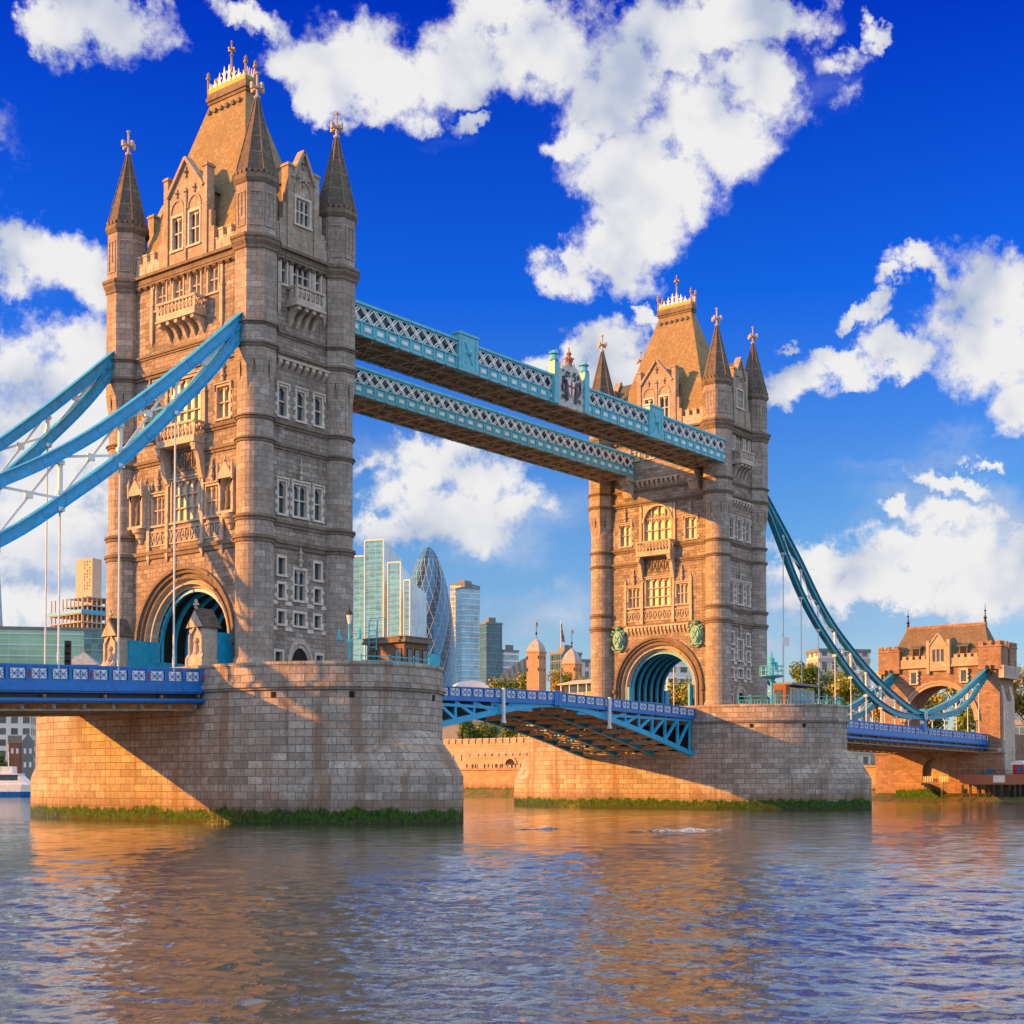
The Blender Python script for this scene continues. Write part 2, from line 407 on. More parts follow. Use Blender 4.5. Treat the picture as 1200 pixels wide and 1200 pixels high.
# ------------------------------------------------------------------ mesh builder
class MB:
    def __init__(s):
        s.v, s.f, s.m, s.uv = [], [], [], []
        s.xf = None

    def face(s, pts, mat=0, uv=None):
        pts = [Vector(p) for p in pts]
        if s.xf is not None:
            pts = [Vector(s.xf(p)) for p in pts]
        n = len(s.v)
        s.v.extend(pts)
        s.f.append(tuple(range(n, n + len(pts))))
        s.m.append(mat)
        if uv is None:
            nv = Vector((0, 0, 0))
            for i in range(len(pts)):
                a, b = pts[i], pts[(i + 1) % len(pts)]
                nv += a.cross(b)
            if nv.length > 0:
                nv.normalize()
            hz = math.hypot(nv.x, nv.y)
            if hz < 0.25:
                uv = [(p.x, p.y) for p in pts]
            else:
                t = (-nv.y / hz, nv.x / hz)
                uv = [(p.x * t[0] + p.y * t[1], p.z / max(hz, 0.5)) for p in pts]
        s.uv.append(uv)

    def box(s, x0, x1, y0, y1, z0, z1, mat=0):
        a = [(x0, y0, z0), (x1, y0, z0), (x1, y1, z0), (x0, y1, z0), (x0, y0, z1), (x1, y0, z1), (x1, y1, z1), (x0, y1, z1)]
        for q in ((3, 2, 1, 0), (4, 5, 6, 7), (0, 1, 5, 4), (1, 2, 6, 5), (2, 3, 7, 6), (3, 0, 4, 7)):
            s.face([a[i] for i in q], mat)

    def bar(s, p, q, w, h, mat=0, side=None):
        """box from p to q; w across 'side', h across the third direction"""
        p, q = Vector(p), Vector(q)
        d = (q - p).normalized()
        sd = Vector(side) if side is not None else Vector((0, 0, 1)).cross(d)
        if sd.length < 1e-4:
            sd = Vector((1, 0, 0))
        sd = (sd - d * sd.dot(d)).normalized()
        up = d.cross(sd)
        c = []
        for e in (p, q):
            for (i, j) in ((-1, -1), (1, -1), (1, 1), (-1, 1)):
                c.append(e + sd * (i * w / 2) + up * (j * h / 2))
        for k in range(4):
            s.face([c[k], c[(k + 1) % 4], c[4 + (k + 1) % 4], c[4 + k]], mat)
        s.face([c[3], c[2], c[1], c[0]], mat)
        s.face(c[4:], mat)

    def sweep_xz(s, path, y, w, h, mat=0):
        """rectangular section swept along a polyline of (x,z), mitred; centred on y"""
        n = len(path)
        rings = []
        for i, (x, z) in enumerate(path):
            a = Vector(path[max(i - 1, 0)])
            b = Vector(path[min(i + 1, n - 1)])
            t = (b - a).normalized()
            nx, nz = -t.y, t.x
            k = 1.0
            if 0 < i < n - 1:
                t0 = (Vector(path[i]) - a).normalized()
                k = 1 / max(0.5, t0.dot(t))
            hh = h / 2 * k
            rings.append([(x + nx * hh, y - w / 2, z + nz * hh), (x + nx * hh, y + w / 2, z + nz * hh),
                          (x - nx * hh, y + w / 2, z - nz * hh), (x - nx * hh, y - w / 2, z - nz * hh)])
        for i in range(n - 1):
            for k in range(4):
                s.face([rings[i][k], rings[i][(k + 1) % 4], rings[i + 1][(k + 1) % 4], rings[i + 1][k]], mat)
        s.face(rings[0], mat)
        s.face(rings[-1][::-1], mat)

    def lathe(s, prof, n=16, cx=0, cy=0, ph=0.0, mat=0, a0=0.0, a1=2 * PI):
        full = abs(a1 - a0 - 2 * PI) < 1e-6
        for (r0, z0), (r1, z1) in zip(prof, prof[1:]):
            for k in range(n):
                t0 = a0 + (a1 - a0) * k / n + ph
                t1 = a0 + (a1 - a0) * (k + 1) / n + ph
                p = []
                if r0 > 1e-5:
                    p += [(cx + r0 * math.cos(t0), cy + r0 * math.sin(t0), z0), (cx + r0 * math.cos(t1), cy + r0 * math.sin(t1), z0)]
                else:
                    p += [(cx, cy, z0)]
                if r1 > 1e-5:
                    p += [(cx + r1 * math.cos(t1), cy + r1 * math.sin(t1), z1), (cx + r1 * math.cos(t0), cy + r1 * math.sin(t0), z1)]
                else:
                    p += [(cx, cy, z1)]
                if len(p) < 3:
                    continue
                rr = max(r0, r1)
                hv = z0 + math.hypot(r1 - r0, z1 - z0)
                if len(p) == 4:
                    uv = [(t0 * rr, z0), (t1 * rr, z0), (t1 * rr, hv), (t0 * rr, hv)]
                    if abs(z1 - z0) < 1e-6:
                        uv = None
                elif r0 > 1e-5:
                    uv = [(t0 * rr, z0), (t1 * rr, z0), ((t0 + t1) / 2 * rr, hv)]
                else:
                    uv = None
                s.face(p, mat, uv)

    def prism(s, poly, vec, mat=0):
        """extrude a planar polygon (3D points) along vec, closed"""
        vec = Vector(vec)
        a = [Vector(p) for p in poly]
        nv = Vector((0, 0, 0))
        for i in range(len(a)):
            nv += a[i].cross(a[(i + 1) % len(a)])
        if nv.dot(vec) > 0:
            a = a[::-1]
        b = [p + vec for p in a]
        s.face(a, mat)
        s.face(b[::-1], mat)
        n = len(a)
        for i in range(n):
            s.face([a[(i + 1) % n], a[i], b[i], b[(i + 1) % n]], mat)

    def tube(s, path, r, n=8, mat=0):
        path = [Vector(p) for p in path]
        rings = []
        for i, p in enumerate(path):
            t = (path[min(i + 1, len(path) - 1)] - path[max(i - 1, 0)]).normalized()
            sd = t.cross(Vector((0, 0, 1)))
            if sd.length < 1e-3:
                sd = Vector((1, 0, 0))
            sd.normalize()
            up = sd.cross(t)
            rr = r[i] if isinstance(r, (list, tuple)) else r
            rings.append([p + (sd * math.cos(2 * PI * k / n) + up * math.sin(2 * PI * k / n)) * rr for k in range(n)])
        for a, b in zip(rings, rings[1:]):
            for k in range(n):
                s.face([a[k], a[(k + 1) % n], b[(k + 1) % n], b[k]], mat)
        s.face(rings[0][::-1], mat)
        s.face(rings[-1], mat)

    def sphere(s, c, r, n=10, m=6, mat=0, sz=1.0):
        prof = [(r * math.sin(PI * i / m), c[2] - r * sz * math.cos(PI * i / m)) for i in range(m + 1)]
        s.lathe(prof, n, c[0], c[1], 0, mat)

    def mesh(s, name, mats, smooth=False, weld=False):
        me = bpy.data.meshes.new(name)
        me.from_pydata([tuple(p) for p in s.v], [], s.f)
        for mm in mats:
            me.materials.append(MATS[mm] if isinstance(mm, str) else mm)
        me.polygons.foreach_set('material_index', s.m)
        ul = me.uv_layers.new(name='UVMap')
        flat = [c for q in s.uv for p in q for c in p]
        ul.data.foreach_set('uv', flat)
        if weld or smooth:
            import bmesh
            bm = bmesh.new()
            bm.from_mesh(me)
            bmesh.ops.remove_doubles(bm, verts=bm.verts, dist=0.0005)
            bm.to_mesh(me)
            bm.free()
        if smooth:
            me.polygons.foreach_set('use_smooth', [True] * len(me.polygons))
        me.update()
        return me

    def build(s, name, mats, parent=None, smooth=False, loc=None, rz=0.0, weld=False):
        if isinstance(mats, str):
            mats = [mats]
        return link(name, s.mesh(name, mats, smooth, weld), parent, loc, rz)


def link(name, me, parent=None, loc=None, rz=0.0):
    o = bpy.data.objects.new(name, me)
    COL.objects.link(o)
    if parent is not None:
        o.parent = parent
    if loc is not None:
        o.location = loc
    if rz:
        o.rotation_euler = (0, 0, rz)
    return o


def thing(name, label, cat, loc=(0, 0, 0), rz=0.0, group=None):
    o = link(name, None, None, loc, rz)
    o['label'] = label
    o['category'] = cat
    if group:
        o['group'] = group
    return o


def tag(o, label, cat, group=None):
    o['label'] = label
    o['category'] = cat
    if group:
        o['group'] = group
    return o


def kind(o, k):
    o['kind'] = k
    return o


def copy_tree(o, parent=None):
    c = o.copy()
    COL.objects.link(c)
    if parent is not None:
        c.parent = parent
    for ch in list(o.children):
        copy_tree(ch, c)
    return c

# ------------------------------------------------------------------ water, ground
def build_water():
    rng = np.random.default_rng(3)
    # fan of quads that gets coarser away from the viewpoint's part of the river
    a = np.linspace(AZ - 0.75, AZ + 0.75, 561)
    rr = [7.0]
    while rr[-1] < 2600:
        r = rr[-1]
        rr.append(r + max(0.10, min(r * r / 15000.0, r * 0.012)))
    rr = np.array(rr)
    A, RR = np.meshgrid(a, rr)
    X = CAM.x + RR * np.cos(A)
    Y = CAM.y + RR * np.sin(A)
    Z = np.zeros_like(X)
    step = np.maximum(np.gradient(rr)[:, None] * np.ones_like(A), RR * (a[1] - a[0]))
    for i in range(190):
        lam = 0.24 * (20.0 ** rng.random())
        ang = rng.normal(R(212), 0.55)
        k = 2 * PI / lam
        amp = 0.00215 * lam ** 0.62 * rng.uniform(0.5, 1.3)
        ph = rng.random() * 2 * PI
        fade = np.clip((lam / step - 1.6) / 1.6, 0, 1)
        th = k * (X * math.cos(ang) + Y * math.sin(ang)) + ph + 0.6 * np.sin(0.11 * X + 0.07 * Y + i)
        Z += amp * fade * (np.sin(th) + 0.28 * np.sin(2 * th + 0.6))
    patch = 0.75 + 0.45 * np.sin(0.051 * X + 0.033 * Y + 1.0) * np.sin(0.037 * X - 0.046 * Y)
    Z *= np.clip(patch, 0.3, 1.4)
    # the tide drags a standing wave off the far pier
    for (x, y, lx, ly, rot) in FOAM:
        a_ = (X - x) * math.cos(rot) + (Y - y) * math.sin(rot)
        b_ = -(X - x) * math.sin(rot) + (Y - y) * math.cos(rot)
        Z += 0.14 * np.exp(-(a_ / (lx * .6)) ** 2 - (b_ / 0.7) ** 2) * (1 + 0.5 * np.sin(a_ * 2.3))
    nr, na = X.shape
    me = bpy.data.meshes.new('water')
    me.vertices.add(nr * na)
    me.vertices.foreach_set('co', np.stack([X, Y, Z], -1).astype(np.float32).ravel())
    i, j = np.meshgrid(np.arange(nr - 1), np.arange(na - 1), indexing='ij')
    q = np.stack([i * na + j, i * na + j + 1, (i + 1) * na + j + 1, (i + 1) * na + j], -1)[..., ::-1].reshape(-1, 4)
    me.loops.add(q.size)
    me.loops.foreach_set('vertex_index', q.ravel().astype(np.int32))
    me.polygons.add(len(q))
    me.polygons.foreach_set('loop_start', np.arange(0, q.size, 4, dtype=np.int32))
    me.polygons.foreach_set('use_smooth', np.ones(len(q), dtype=bool))
    me.update(calc_edges=True)
    m, h, b = mat_base('river_water', 0.05, 0, 0.5)
    b.inputs['IOR'].default_value = 1.42
    b.inputs['Coat Weight'].default_value = 0.6
    b.inputs['Coat IOR'].default_value = 1.6
    b.inputs['Coat Roughness'].default_value = 0.04
    uv, pos, ob = uvpos(h)
    n = h.noise(h.mapping(pos, scale=(0.05, 0.05, 0.05)), 1.0, 5, 0.6)
    c = h.mix(h.step(n, 0.3, 0.7), (0.036, 0.040, 0.026, 1), (0.052, 0.052, 0.034, 1))
    # broken water
    sp = h.new('ShaderNodeSeparateXYZ')
    h.l.new(pos, sp.inputs[0])
    fm = None
    for (x, y, lx, ly, rot) in FOAM:
        g = h.new('ShaderNodeTexGradient', gradient_type='SPHERICAL')
        h.l.new(h.mapping(pos, (x, y, 0), (0, 0, rot), (lx, ly, 50), 'TEXTURE'), g.inputs[0])
        fm = g.outputs[1] if fm is None else h.math('MAXIMUM', fm, g.outputs[1])
    fn = h.noise(h.mapping(pos, scale=(1, 1, 0.2)), 2.2, 7, 0.75)
    fmask = h.step(h.math('ADD', fm, h.math('MULTIPLY', h.math('SUBTRACT', fn, 0.60), 3.4)), 0.18, 0.55)
    fmask = h.math('MULTIPLY', fmask, h.step(fm, 0.0, 0.15))
    c = h.mix(fmask, c, (0.72, 0.74, 0.76, 1))
    h.l.new(c, b.inputs['Base Color'])
    h.l.new(h.step(fmask, 0, 1, 0.05, 0.8), b.inputs['Roughness'])
    w1 = h.noise(h.mapping(pos, rot=(0, 0, R(20)), scale=(0.55, 1.0, 1.0)), 1.7, 5, 0.66)
    w2 = h.noise(h.mapping(pos, rot=(0, 0, R(-25)), scale=(0.6, 1.0, 1.0)), 5.0, 4, 0.6)
    w3 = h.noise(h.mapping(pos, rot=(0, 0, R(15)), scale=(0.5, 1.0, 1.0)), 0.35, 3, 0.6)
    hh = h.math('ADD', h.math('ADD', h.math('MULTIPLY', w1, 0.50), h.math('MULTIPLY', w2, 0.22)), h.math('MULTIPLY', w3, 1.6))
    hh = h.math('ADD', hh, h.math('MULTIPLY', fmask, 0.25))
    wn_ = bump(h, b, hh, 1.0, 0.05)
    h.l.new(wn_, b.inputs['Coat Normal'])
    me.materials.append(m)
    MATS['river_water'] = m
    kind(link('water', me), 'structure')
    mb = MB()
    mb.box(-98.9, 188, -1500, 2600, -3.2, -0.9)
    kind(mb.build('river_bed', ['river_water']), 'structure')


FOAM = [(-3.5, -53.3, 7.5, 3.2, R(-19)), (-6.7, -43.0, 3.0, 1.6, R(-10))]
build_water()


def m_ground():
    m, h, b = mat_base('bank_ground', 0.9)
    uv, pos, ob = uvpos(h)
    n = h.noise(pos, 0.06, 6, 0.6)
    c = h.mix(h.step(n, 0.35, 0.65), (0.10, 0.10, 0.075, 1), (0.20, 0.18, 0.15, 1))
    h.l.new(c, b.inputs['Base Color'])
    MATS['bank_ground'] = m
    m, h, b = mat_base('foreshore_mud', 0.75)
    uv, pos, ob = uvpos(h)
    n = h.noise(pos, 0.5, 6, 0.7)
    c = h.mix(h.step(n, 0.42, 0.58), (0.16, 0.095, 0.045, 1), (0.055, 0.10, 0.02, 1))
    h.l.new(c, b.inputs['Base Color'])
    bump(h, b, n, 0.6, 0.4)
    MATS['foreshore_mud'] = m


m_ground()
g = MB()
g.box(189.2, 9000, -4000, 9000, -1.0, 6.4)
kind(g.build('ground', ['bank_ground']), 'structure')
g = MB()
g.box(-4000, -99, -4000, 4000, -3.0, 5.0)
kind(g.build('south_bank_ground', ['bank_ground']), 'structure')
g = MB()
g.box(186.0, 189.2, -1500, -11.9, -1.5, 6.6)
g.box(186.0, 189.2, 12.1, 3000, -1.5, 6.6)
g.box(185.7, 186.6, 12.2, 3000, 6.6, 7.0, 0)
kind(g.build('embankment', ['quay_stone']), 'structure')
g = MB()   # mud bank that the low tide bares under the quay
for k in range(60):
    y0, y1 = 12 + k * 6, 18 + k * 6
    x0, x1 = 183.6 + 0.8 * math.sin(k * 1.3), 183.6 + 0.8 * math.sin((k + 1) * 1.3)
    g.face([(x0, y0, -0.3), (x1, y1, -0.3), (186.0, y1, 1.9), (186.0, y0, 1.9)])
for k in range(20):
    y0, y1 = -34 + k * 2.3, -34 + (k + 1) * 2.3
    x0, x1 = 170.0 + 0.5 * math.sin(k * 0.9), 170.0 + 0.5 * math.sin((k + 1) * 0.9)
    g.face([(x0, y1, -0.3), (x0, y0, -0.3), (178.0, y0, 1.7), (178.0, y1, 1.7)])
kind(g.build('foreshore', ['foreshore_mud']), 'structure')

# ------------------------------------------------------------------ piers
HX, YC = 10.65, 9.5


def pier_rad(th, low):
    """half-plan of the pier's nose about (0,±9.5): distance from there in direction th (0 = across, 90 = tip)"""
    c, s = abs(math.cos(th)), abs(math.sin(th))
    ru = 1.0 / math.sqrt((c / HX) ** 2 + (s / 15.4) ** 2)
    if not low:
        return ru
    q = 1.6
    rl = ((c / HX) ** q + (s / 19.4) ** q) ** (-1 / q)
    return max(ru, rl)


def pier_plan(low, off=0.0, n=36, xs=None):
    """closed outline, anticlockwise from (HX,-YC)"""
    pts = []
    for k in range(n + 1):
        th = PI * k / n
        r = pier_rad(th, low) + off
        pts.append((r * math.cos(th), YC + r * math.sin(th)))
    for k in range(n + 1):
        th = PI * k / n
        r = pier_rad(th, low) + off
        pts.append((-r * math.cos(th), -YC - r * math.sin(th)))
    return pts


def make_pier(x0, label):
    t = thing('bridge_pier', label, 'pier', (x0, 0, 0), 0, 'granite piers of the bridge')
    up = pier_plan(False)
    lo = pier_plan(True)
    n = len(up)
    # arclength for the courses
    arc = [0.0]
    for i in range(n):
        a, b = lo[i], lo[(i + 1) % n]
        arc.append(arc[-1] + math.hypot(a[0] - b[0], a[1] - b[1]))
    NSTEP = 8

    def ring(i):
        """profile of the wall at outline point i, bottom to top"""
        (ux, uy), (lx, ly) = up[i], lo[i]
        D = math.hypot(ux - lx, uy - ly)
        pr = [(lx, ly, -2.5), (lx, ly, 0.0), (lx, ly, 3.9)]
        for k in range(1, NSTEP + 1):
            s_ = k / NSTEP
            hgt = 3.9 + 4.1 * math.sin(min(1.0, D * s_ / 4.2) * PI / 2) ** 0.9
            pr.append((lx + (ux - lx) * s_, ly + (uy - ly) * s_, hgt if D > 0.02 else 3.9 + 0.01 * k))
        pr.append((ux, uy, max(pr[-1][2], 11.2)))
        return pr
    m = MB()
    for i in range(n):
        a, b = ring(i), ring((i + 1) % n)
        mid = abs(up[i][1]) <= YC + 0.01 and abs(up[(i + 1) % n][1]) <= YC + 0.01
        if mid:
            continue
        u0, u1 = arc[i], arc[i + 1]
        for k in range(len(a) - 1):
            m.face([a[k], b[k], b[k + 1], a[k + 1]], 0, [(u0, a[k][2]), (u1, b[k][2]), (u1, b[k + 1][2] + 0.6 * (2 < k < 3)), (u0, a[k + 1][2])])
    # recessed straight walls under the roadway
    for s in (-1, 1):
        xr = HX
        pts = [(s * xr, -YC, -2.5), (s * xr, YC, -2.5), (s * xr, YC, 11.2), (s * xr, -YC, 11.2)]
        m.face(pts if s > 0 else pts[::-1])
    m.build('masonry', ['pier_granite'], t, weld=True)
    # moulded band and parapet round the top
    m = MB()

    def belt(z0, z1, off, mat=0):
        pl = pier_plan(False, off)
        for i in range(n):
            a, b = pl[i], pl[(i + 1) % n]
            m.face([(a[0], a[1], z0), (b[0], b[1], z0), (b[0], b[1], z1), (a[0], a[1], z1)], mat, [(arc[i], z0), (arc[i + 1], z0), (arc[i + 1], z1), (arc[i], z1)])

    def ledge(z, o0, o1):
        p0, p1 = pier_plan(False, o0), pier_plan(False, o1)
        for i in range(n):
            j = (i + 1) % n
            m.face([(p0[i][0], p0[i][1], z), (p0[j][0], p0[j][1], z), (p1[j][0], p1[j][1], z), (p1[i][0], p1[i][1], z)])
    ledge(11.2, 0.0, 0.16)
    belt(11.2, 11.45, 0.16)
    ledge(11.45, 0.16, 0.34)
    belt(11.45, 11.75, 0.34)
    ledge(11.75, 0.34, 0.2)
    belt(11.75, 12.0, 0.2)
    ledge(12.0, 0.2, 0.06)
    belt(12.0, 13.35, 0.06)
    belt(13.35, 13.6, 0.14)
    ledge(13.35, 0.06, 0.14)
    ledge(13.6, 0.14, -0.5)
    belt(12.3, 13.6, -0.5)
    m.build('parapet', ['pier_granite'], t)
    m = MB()
    m.face([(x, y, 12.35) for x, y in pier_plan(False, -0.45)])
    m.build('deck_paving', ['paving'], t)
    # drain holes
    for th in (R(98), R(66), R(38)):
        for sy in (-1, 1):
            r = pier_rad(th, False)
            x, y = r * math.cos(th) * (1 if sy > 0 else -1), sy * (YC + r * math.sin(th))
            d = MB()
            d.box(-0.22, 0.22, -0.03, 0.03, 0, 0.5)
            tx = math.atan2(-x / HX ** 2, (y - sy * YC) / 15.4 ** 2)
            d.build('drain_hole', ['black_void'], t, loc=(x, y, 10.55), rz=tx)
    # weed hanging from the wet courses
    m = MB()
    rnd = random.Random(int(x0) + 5)
    for _ in range(3200):
        i = rnd.randrange(n)
        f_ = rnd.random()
        a, b = lo[i], lo[(i + 1) % n]
        x, y = a[0] + (b[0] - a[0]) * f_, a[1] + (b[1] - a[1]) * f_
        if abs(a[1]) <= YC + .01 and abs(b[1]) <= YC + .01:
            x = math.copysign(HX, x)
        ln = math.hypot(b[0] - a[0], b[1] - a[1]) + 1e-6
        tx, ty = (b[0] - a[0]) / ln, (b[1] - a[1]) / ln
        nx, ny = ty, -tx
        zt = 1.0 + 0.40 * math.sin(arc[i] * 0.7) + 0.35 * math.sin(arc[i] * 1.9 + 1) + rnd.gauss(0, 0.22)
        z = rnd.uniform(0.1, min(1.25, max(0.3, zt)))
        w, hgt = rnd.uniform(0.03, 0.09), rnd.uniform(0.10, 0.28)
        o = rnd.uniform(0.015, 0.03)
        m.face([(x - tx * w + nx * 0.02, y - ty * w + ny * 0.02, z), (x + tx * w + nx * 0.02, y + ty * w + ny * 0.02, z),
                (x + tx * w * .3 + nx * o, y + ty * w * .3 + ny * o, z - hgt)], rnd.randrange(2))
    kind(m.build('seaweed', ['weed_dark', 'weed_light'], t), 'stuff')
    return t


m_plain('weed_dark', (0.015, 0.036, 0.006), 0.35, var=0.5)
m_plain('weed_light', (0.035, 0.085, 0.010), 0.35, var=0.5)
pier_near = make_pier(0.0, 'rounded granite pier with green weed carrying the nearer stone tower')
pier_far = make_pier(82.3, 'orange sunlit granite pier with green weed carrying the farther stone tower')

# ------------------------------------------------------------------ towers
TX, TY = 5.04, 9.45
XW, YW = 5.25, 9.95
CACHE = {}


def window_mesh(w, h, cols, rows, pane, arch=False, quoin=True, lancet=True, hood=True, depth=0.5):
    key = ('win', round(w, 2), round(h, 2), cols, rows, pane, arch, quoin, lancet, hood)
    if key in CACHE:
        return CACHE[key]
    m = MB()
    hw = w / 2
    jb = 0.20
    # jambs, head, sill (butted)
    m.box(-hw - jb, -hw, -0.07, depth, -0.02, h + 0.02)
    m.box(hw, hw + jb, -0.07, depth, -0.02, h + 0.02)
    m.box(-hw - jb, hw + jb, -0.08, depth, h + 0.02, h + 0.26)
    m.box(-hw - jb - 0.08, hw + jb + 0.08, -0.17, depth, -0.22, -0.02)
    if hood:
        m.box(-hw - jb - 0.12, hw + jb + 0.12, -0.22, 0.0, h + 0.27, h + 0.40)
        m.box(-hw - jb - 0.13, -hw - jb - 0.01, -0.20, 0.0, h - 0.3, h + 0.268)
        m.box(hw + jb + 0.01, hw + jb + 0.13, -0.20, 0.0, h - 0.3, h + 0.268)
    if quoin:
        z = 0.05
        k = 0
        while z + 0.34 < h:
            if k % 2 == 0:
                m.box(-hw - jb - 0.20, -hw - jb - 0.003, -0.045, 0.0, z, z + 0.36)
                m.box(hw + jb + 0.003, hw + jb + 0.20, -0.045, 0.0, z, z + 0.36)
            z += 0.40
            k += 1
    mw = 0.12
    for c in range(1, cols):
        u = -hw + w * c / cols
        m.box(u - mw / 2, u + mw / 2, 0.10, 0.40, 0, h)
    zs = [h * r_ / rows for r_ in range(1, rows)] if rows > 1 else []
    if rows == 2:
        zs = [h * 0.52]
    for z in zs:
        for c in range(cols):
            u0 = -hw + w * c / cols + (mw / 2 if c else 0)
            u1 = -hw + w * (c + 1) / cols - (mw / 2 if c < cols - 1 else 0)
            m.box(u0, u1, 0.13, 0.38, z - 0.06, z + 0.06)
    if lancet and not arch:
        for c in range(cols):
            u0 = -hw + w * c / cols + (mw / 2 if c else 0)
            u1 = -hw + w * (c + 1) / cols - (mw / 2 if c < cols - 1 else 0)
            uc, lw = (u0 + u1) / 2, (u1 - u0)
            hh = min(0.8 * lw, 0.45)
            for sg in (-1, 1):
                ue = uc + sg * lw / 2
                pl = [(ue, 0.15, h), (uc, 0.15, h), (uc + sg * lw * .22, 0.15, h - hh * .35), (uc + sg * lw * .42, 0.15, h - hh * .8), (ue, 0.15, h - hh)]
                m.prism(pl, (0, 0.15, 0))
    if arch:
        cz = h - hw * 1.0
        N = 10
        for sg in (-1, 1):
            for k in range(N):
                t0, t1 = PI / 2 * k / N, PI / 2 * (k + 1) / N
                p0 = (sg * hw * math.cos(t0), cz + hw * math.sin(t0))
                p1 = (sg * hw * math.cos(t1), cz + hw * math.sin(t1))
                m.prism([(p0[0], -0.05, p0[1]), (p1[0], -0.05, p1[1]), (p1[0], -0.05, h + .02), (p0[0], -0.05, h + .02)], (0, 0.5, 0))
                q0 = (sg * (hw + .25) * math.cos(t0), cz + (hw + .25) * math.sin(t0))
                q1 = (sg * (hw + .25) * math.cos(t1), cz + (hw + .25) * math.sin(t1))
                m.prism([(p0[0], -0.22, p0[1]), (p1[0], -0.22, p1[1]), (q1[0], -0.22, q1[1]), (q0[0], -0.22, q0[1])], (0, 0.168, 0))
        for c in range(cols):   # tracery
            u0 = -hw + w * (c + 0.5) / cols
            zt = cz - 0.2
            for sg in (-1, 1):
                m.bar((u0 + sg * w / cols / 2, 0.2, zt), (u0, 0.2, zt + 0.75), 0.10, 0.10)
            if c:
                ui = -hw + w * c / cols
                for sg in (-1, 1):
                    m.bar((ui, 0.2, zt + 0.35), (ui + sg * w / cols * 0.5, 0.2, min(zt + 1.35, cz + math.sqrt(max(0.05, (hw * .9) ** 2 - ui * ui)))), 0.08, 0.09)
    fr = m.mesh('window', ['limestone' if pane == 'curtain' else 'portland'])
    g_ = MB()
    g_.face([(-hw, 0.36, 0), (hw, 0.36, 0), (hw, 0.36, h), (-hw, 0.36, h)])
    pn = g_.mesh('pane', [pane])
    CACHE[key] = (fr, pn)
    return CACHE[key]


class Face:
    """one wall of a tower; u runs to the right as seen from outside, d outward"""
    def __init__(s, tower, side):
        s.t = tower
        s.rz, s.loc = {'-x': (-PI / 2, Vector((-XW, 0, 0))), '+x': (PI / 2, Vector((XW, 0, 0))),
                       '-y': (0.0, Vector((0, -YW, 0))), '+y': (PI, Vector((0, YW, 0)))}[side]
        s.hu = 8.7 if 'x' in side else 4.2
        s.holes = []

    def at(s, u, z, d=0.0):
        c, sn = math.cos(s.rz), math.sin(s.rz)
        return s.loc + Vector((c * u + sn * d, sn * u - c * d, z))

    def put(s, name, me, u=0.0, z=0.0, d=0.0):
        return link(name, me, s.t, s.at(u, z, d), s.rz)

    def build(s, m, name, mats, u=0.0, z=0.0, d=0.0, key=None, smooth=False):
        if key:
            if key not in CACHE:
                CACHE[key] = m().mesh(name, mats, smooth)
            return s.put(name, CACHE[key], u, z, d)
        return s.put(name, m.mesh(name, mats, smooth), u, z, d)

    def window(s, u, z0, z1, w, cols, rows, pane='window_glass', **kw):
        fr, pn = window_mesh(w, z1 - z0, cols, rows, pane, **kw)
        o = s.put('window', fr, u, z0)
        p = link('pane', pn, o)
        s.holes.append((u - w / 2 - 0.1, u + w / 2 + 0.1, z0 - 0.1, z1 + 0.1))
        return o

    def wall(s, z0, z1):
        us = sorted({-s.hu, s.hu} | {max(-s.hu, min(s.hu, x)) for h in s.holes for x in h[:2]})
        zs = sorted({z0, z1} | {x for h in s.holes for x in h[2:] if z0 < x < z1})
        m = MB()
        for z_a, z_b in zip(zs, zs[1:]):
            run = None
            for u_a, u_b in zip(us, us[1:]):
                cu, cz = (u_a + u_b) / 2, (z_a + z_b) / 2
                solid = not any(h[0] < cu < h[1] and h[2] < cz < h[3] for h in s.holes)
                if solid:
                    run = (run[0], u_b) if run else (u_a, u_b)
                if run and (not solid or u_b == us[-1]):
                    m.face([(run[0], 0, z_a), (run[1], 0, z_a), (run[1], 0, z_b), (run[0], 0, z_b)])
                    run = None
        s.put('wall', m.mesh('wall', ['granite']))


def finial_mesh():
    m = MB()
    m.lathe([(0.0, -.05), (0.16, 0.0), (0.16, .35), (0.28, .5), (0.28, .62), (0.14, .75), (0.14, 1.1), (0.25, 1.25), (0.25, 1.38), (0.1, 1.5), (0.06, 2.1), (0.0, 2.3)], 8)
    return m


def belt_mesh(hu, z0, z1, d, skip=()):
    m = MB()
    zc = (z0 + z1) / 2
    segs = []
    a = -hu
    for (s0, s1) in sorted(skip):
        segs.append((a, s0))
        a = s1
    segs.append((a, hu))
    for a, b in segs:
        m.box(a, b, -d, 0.1, zc, z1)
        m.box(a, b, -d * 0.55, 0.1, z0, zc - 0.002)
    return m


def relief_panel(w, h, n, deep=0.14):
    """carved panel: frame and a run of pointed leaf shapes"""
    m = MB()
    m.box(-w / 2, w / 2, -0.10, 0.05, 0, 0.14)
    m.box(-w / 2, w / 2, -0.14, 0.05, h - 0.14, h)
    for k in range(n + 1):
        u = -w / 2 + w * k / n
        m.box(max(-w / 2, u - 0.06), min(w / 2, u + 0.06), -0.12, 0.05, 0.143, h - 0.143)
    for k in range(n):
        u = -w / 2 + w * (k + .5) / n
        lw = w / n
        for sg in (-1, 1):
            m.bar((u + sg * lw * .34, -0.05, 0.2), (u - sg * lw * .30, -0.05, h - 0.22), 0.10, 0.09)
        m.sphere((u, -0.04, h * .5), min(lw, h) * .2, 8, 5)
    return m


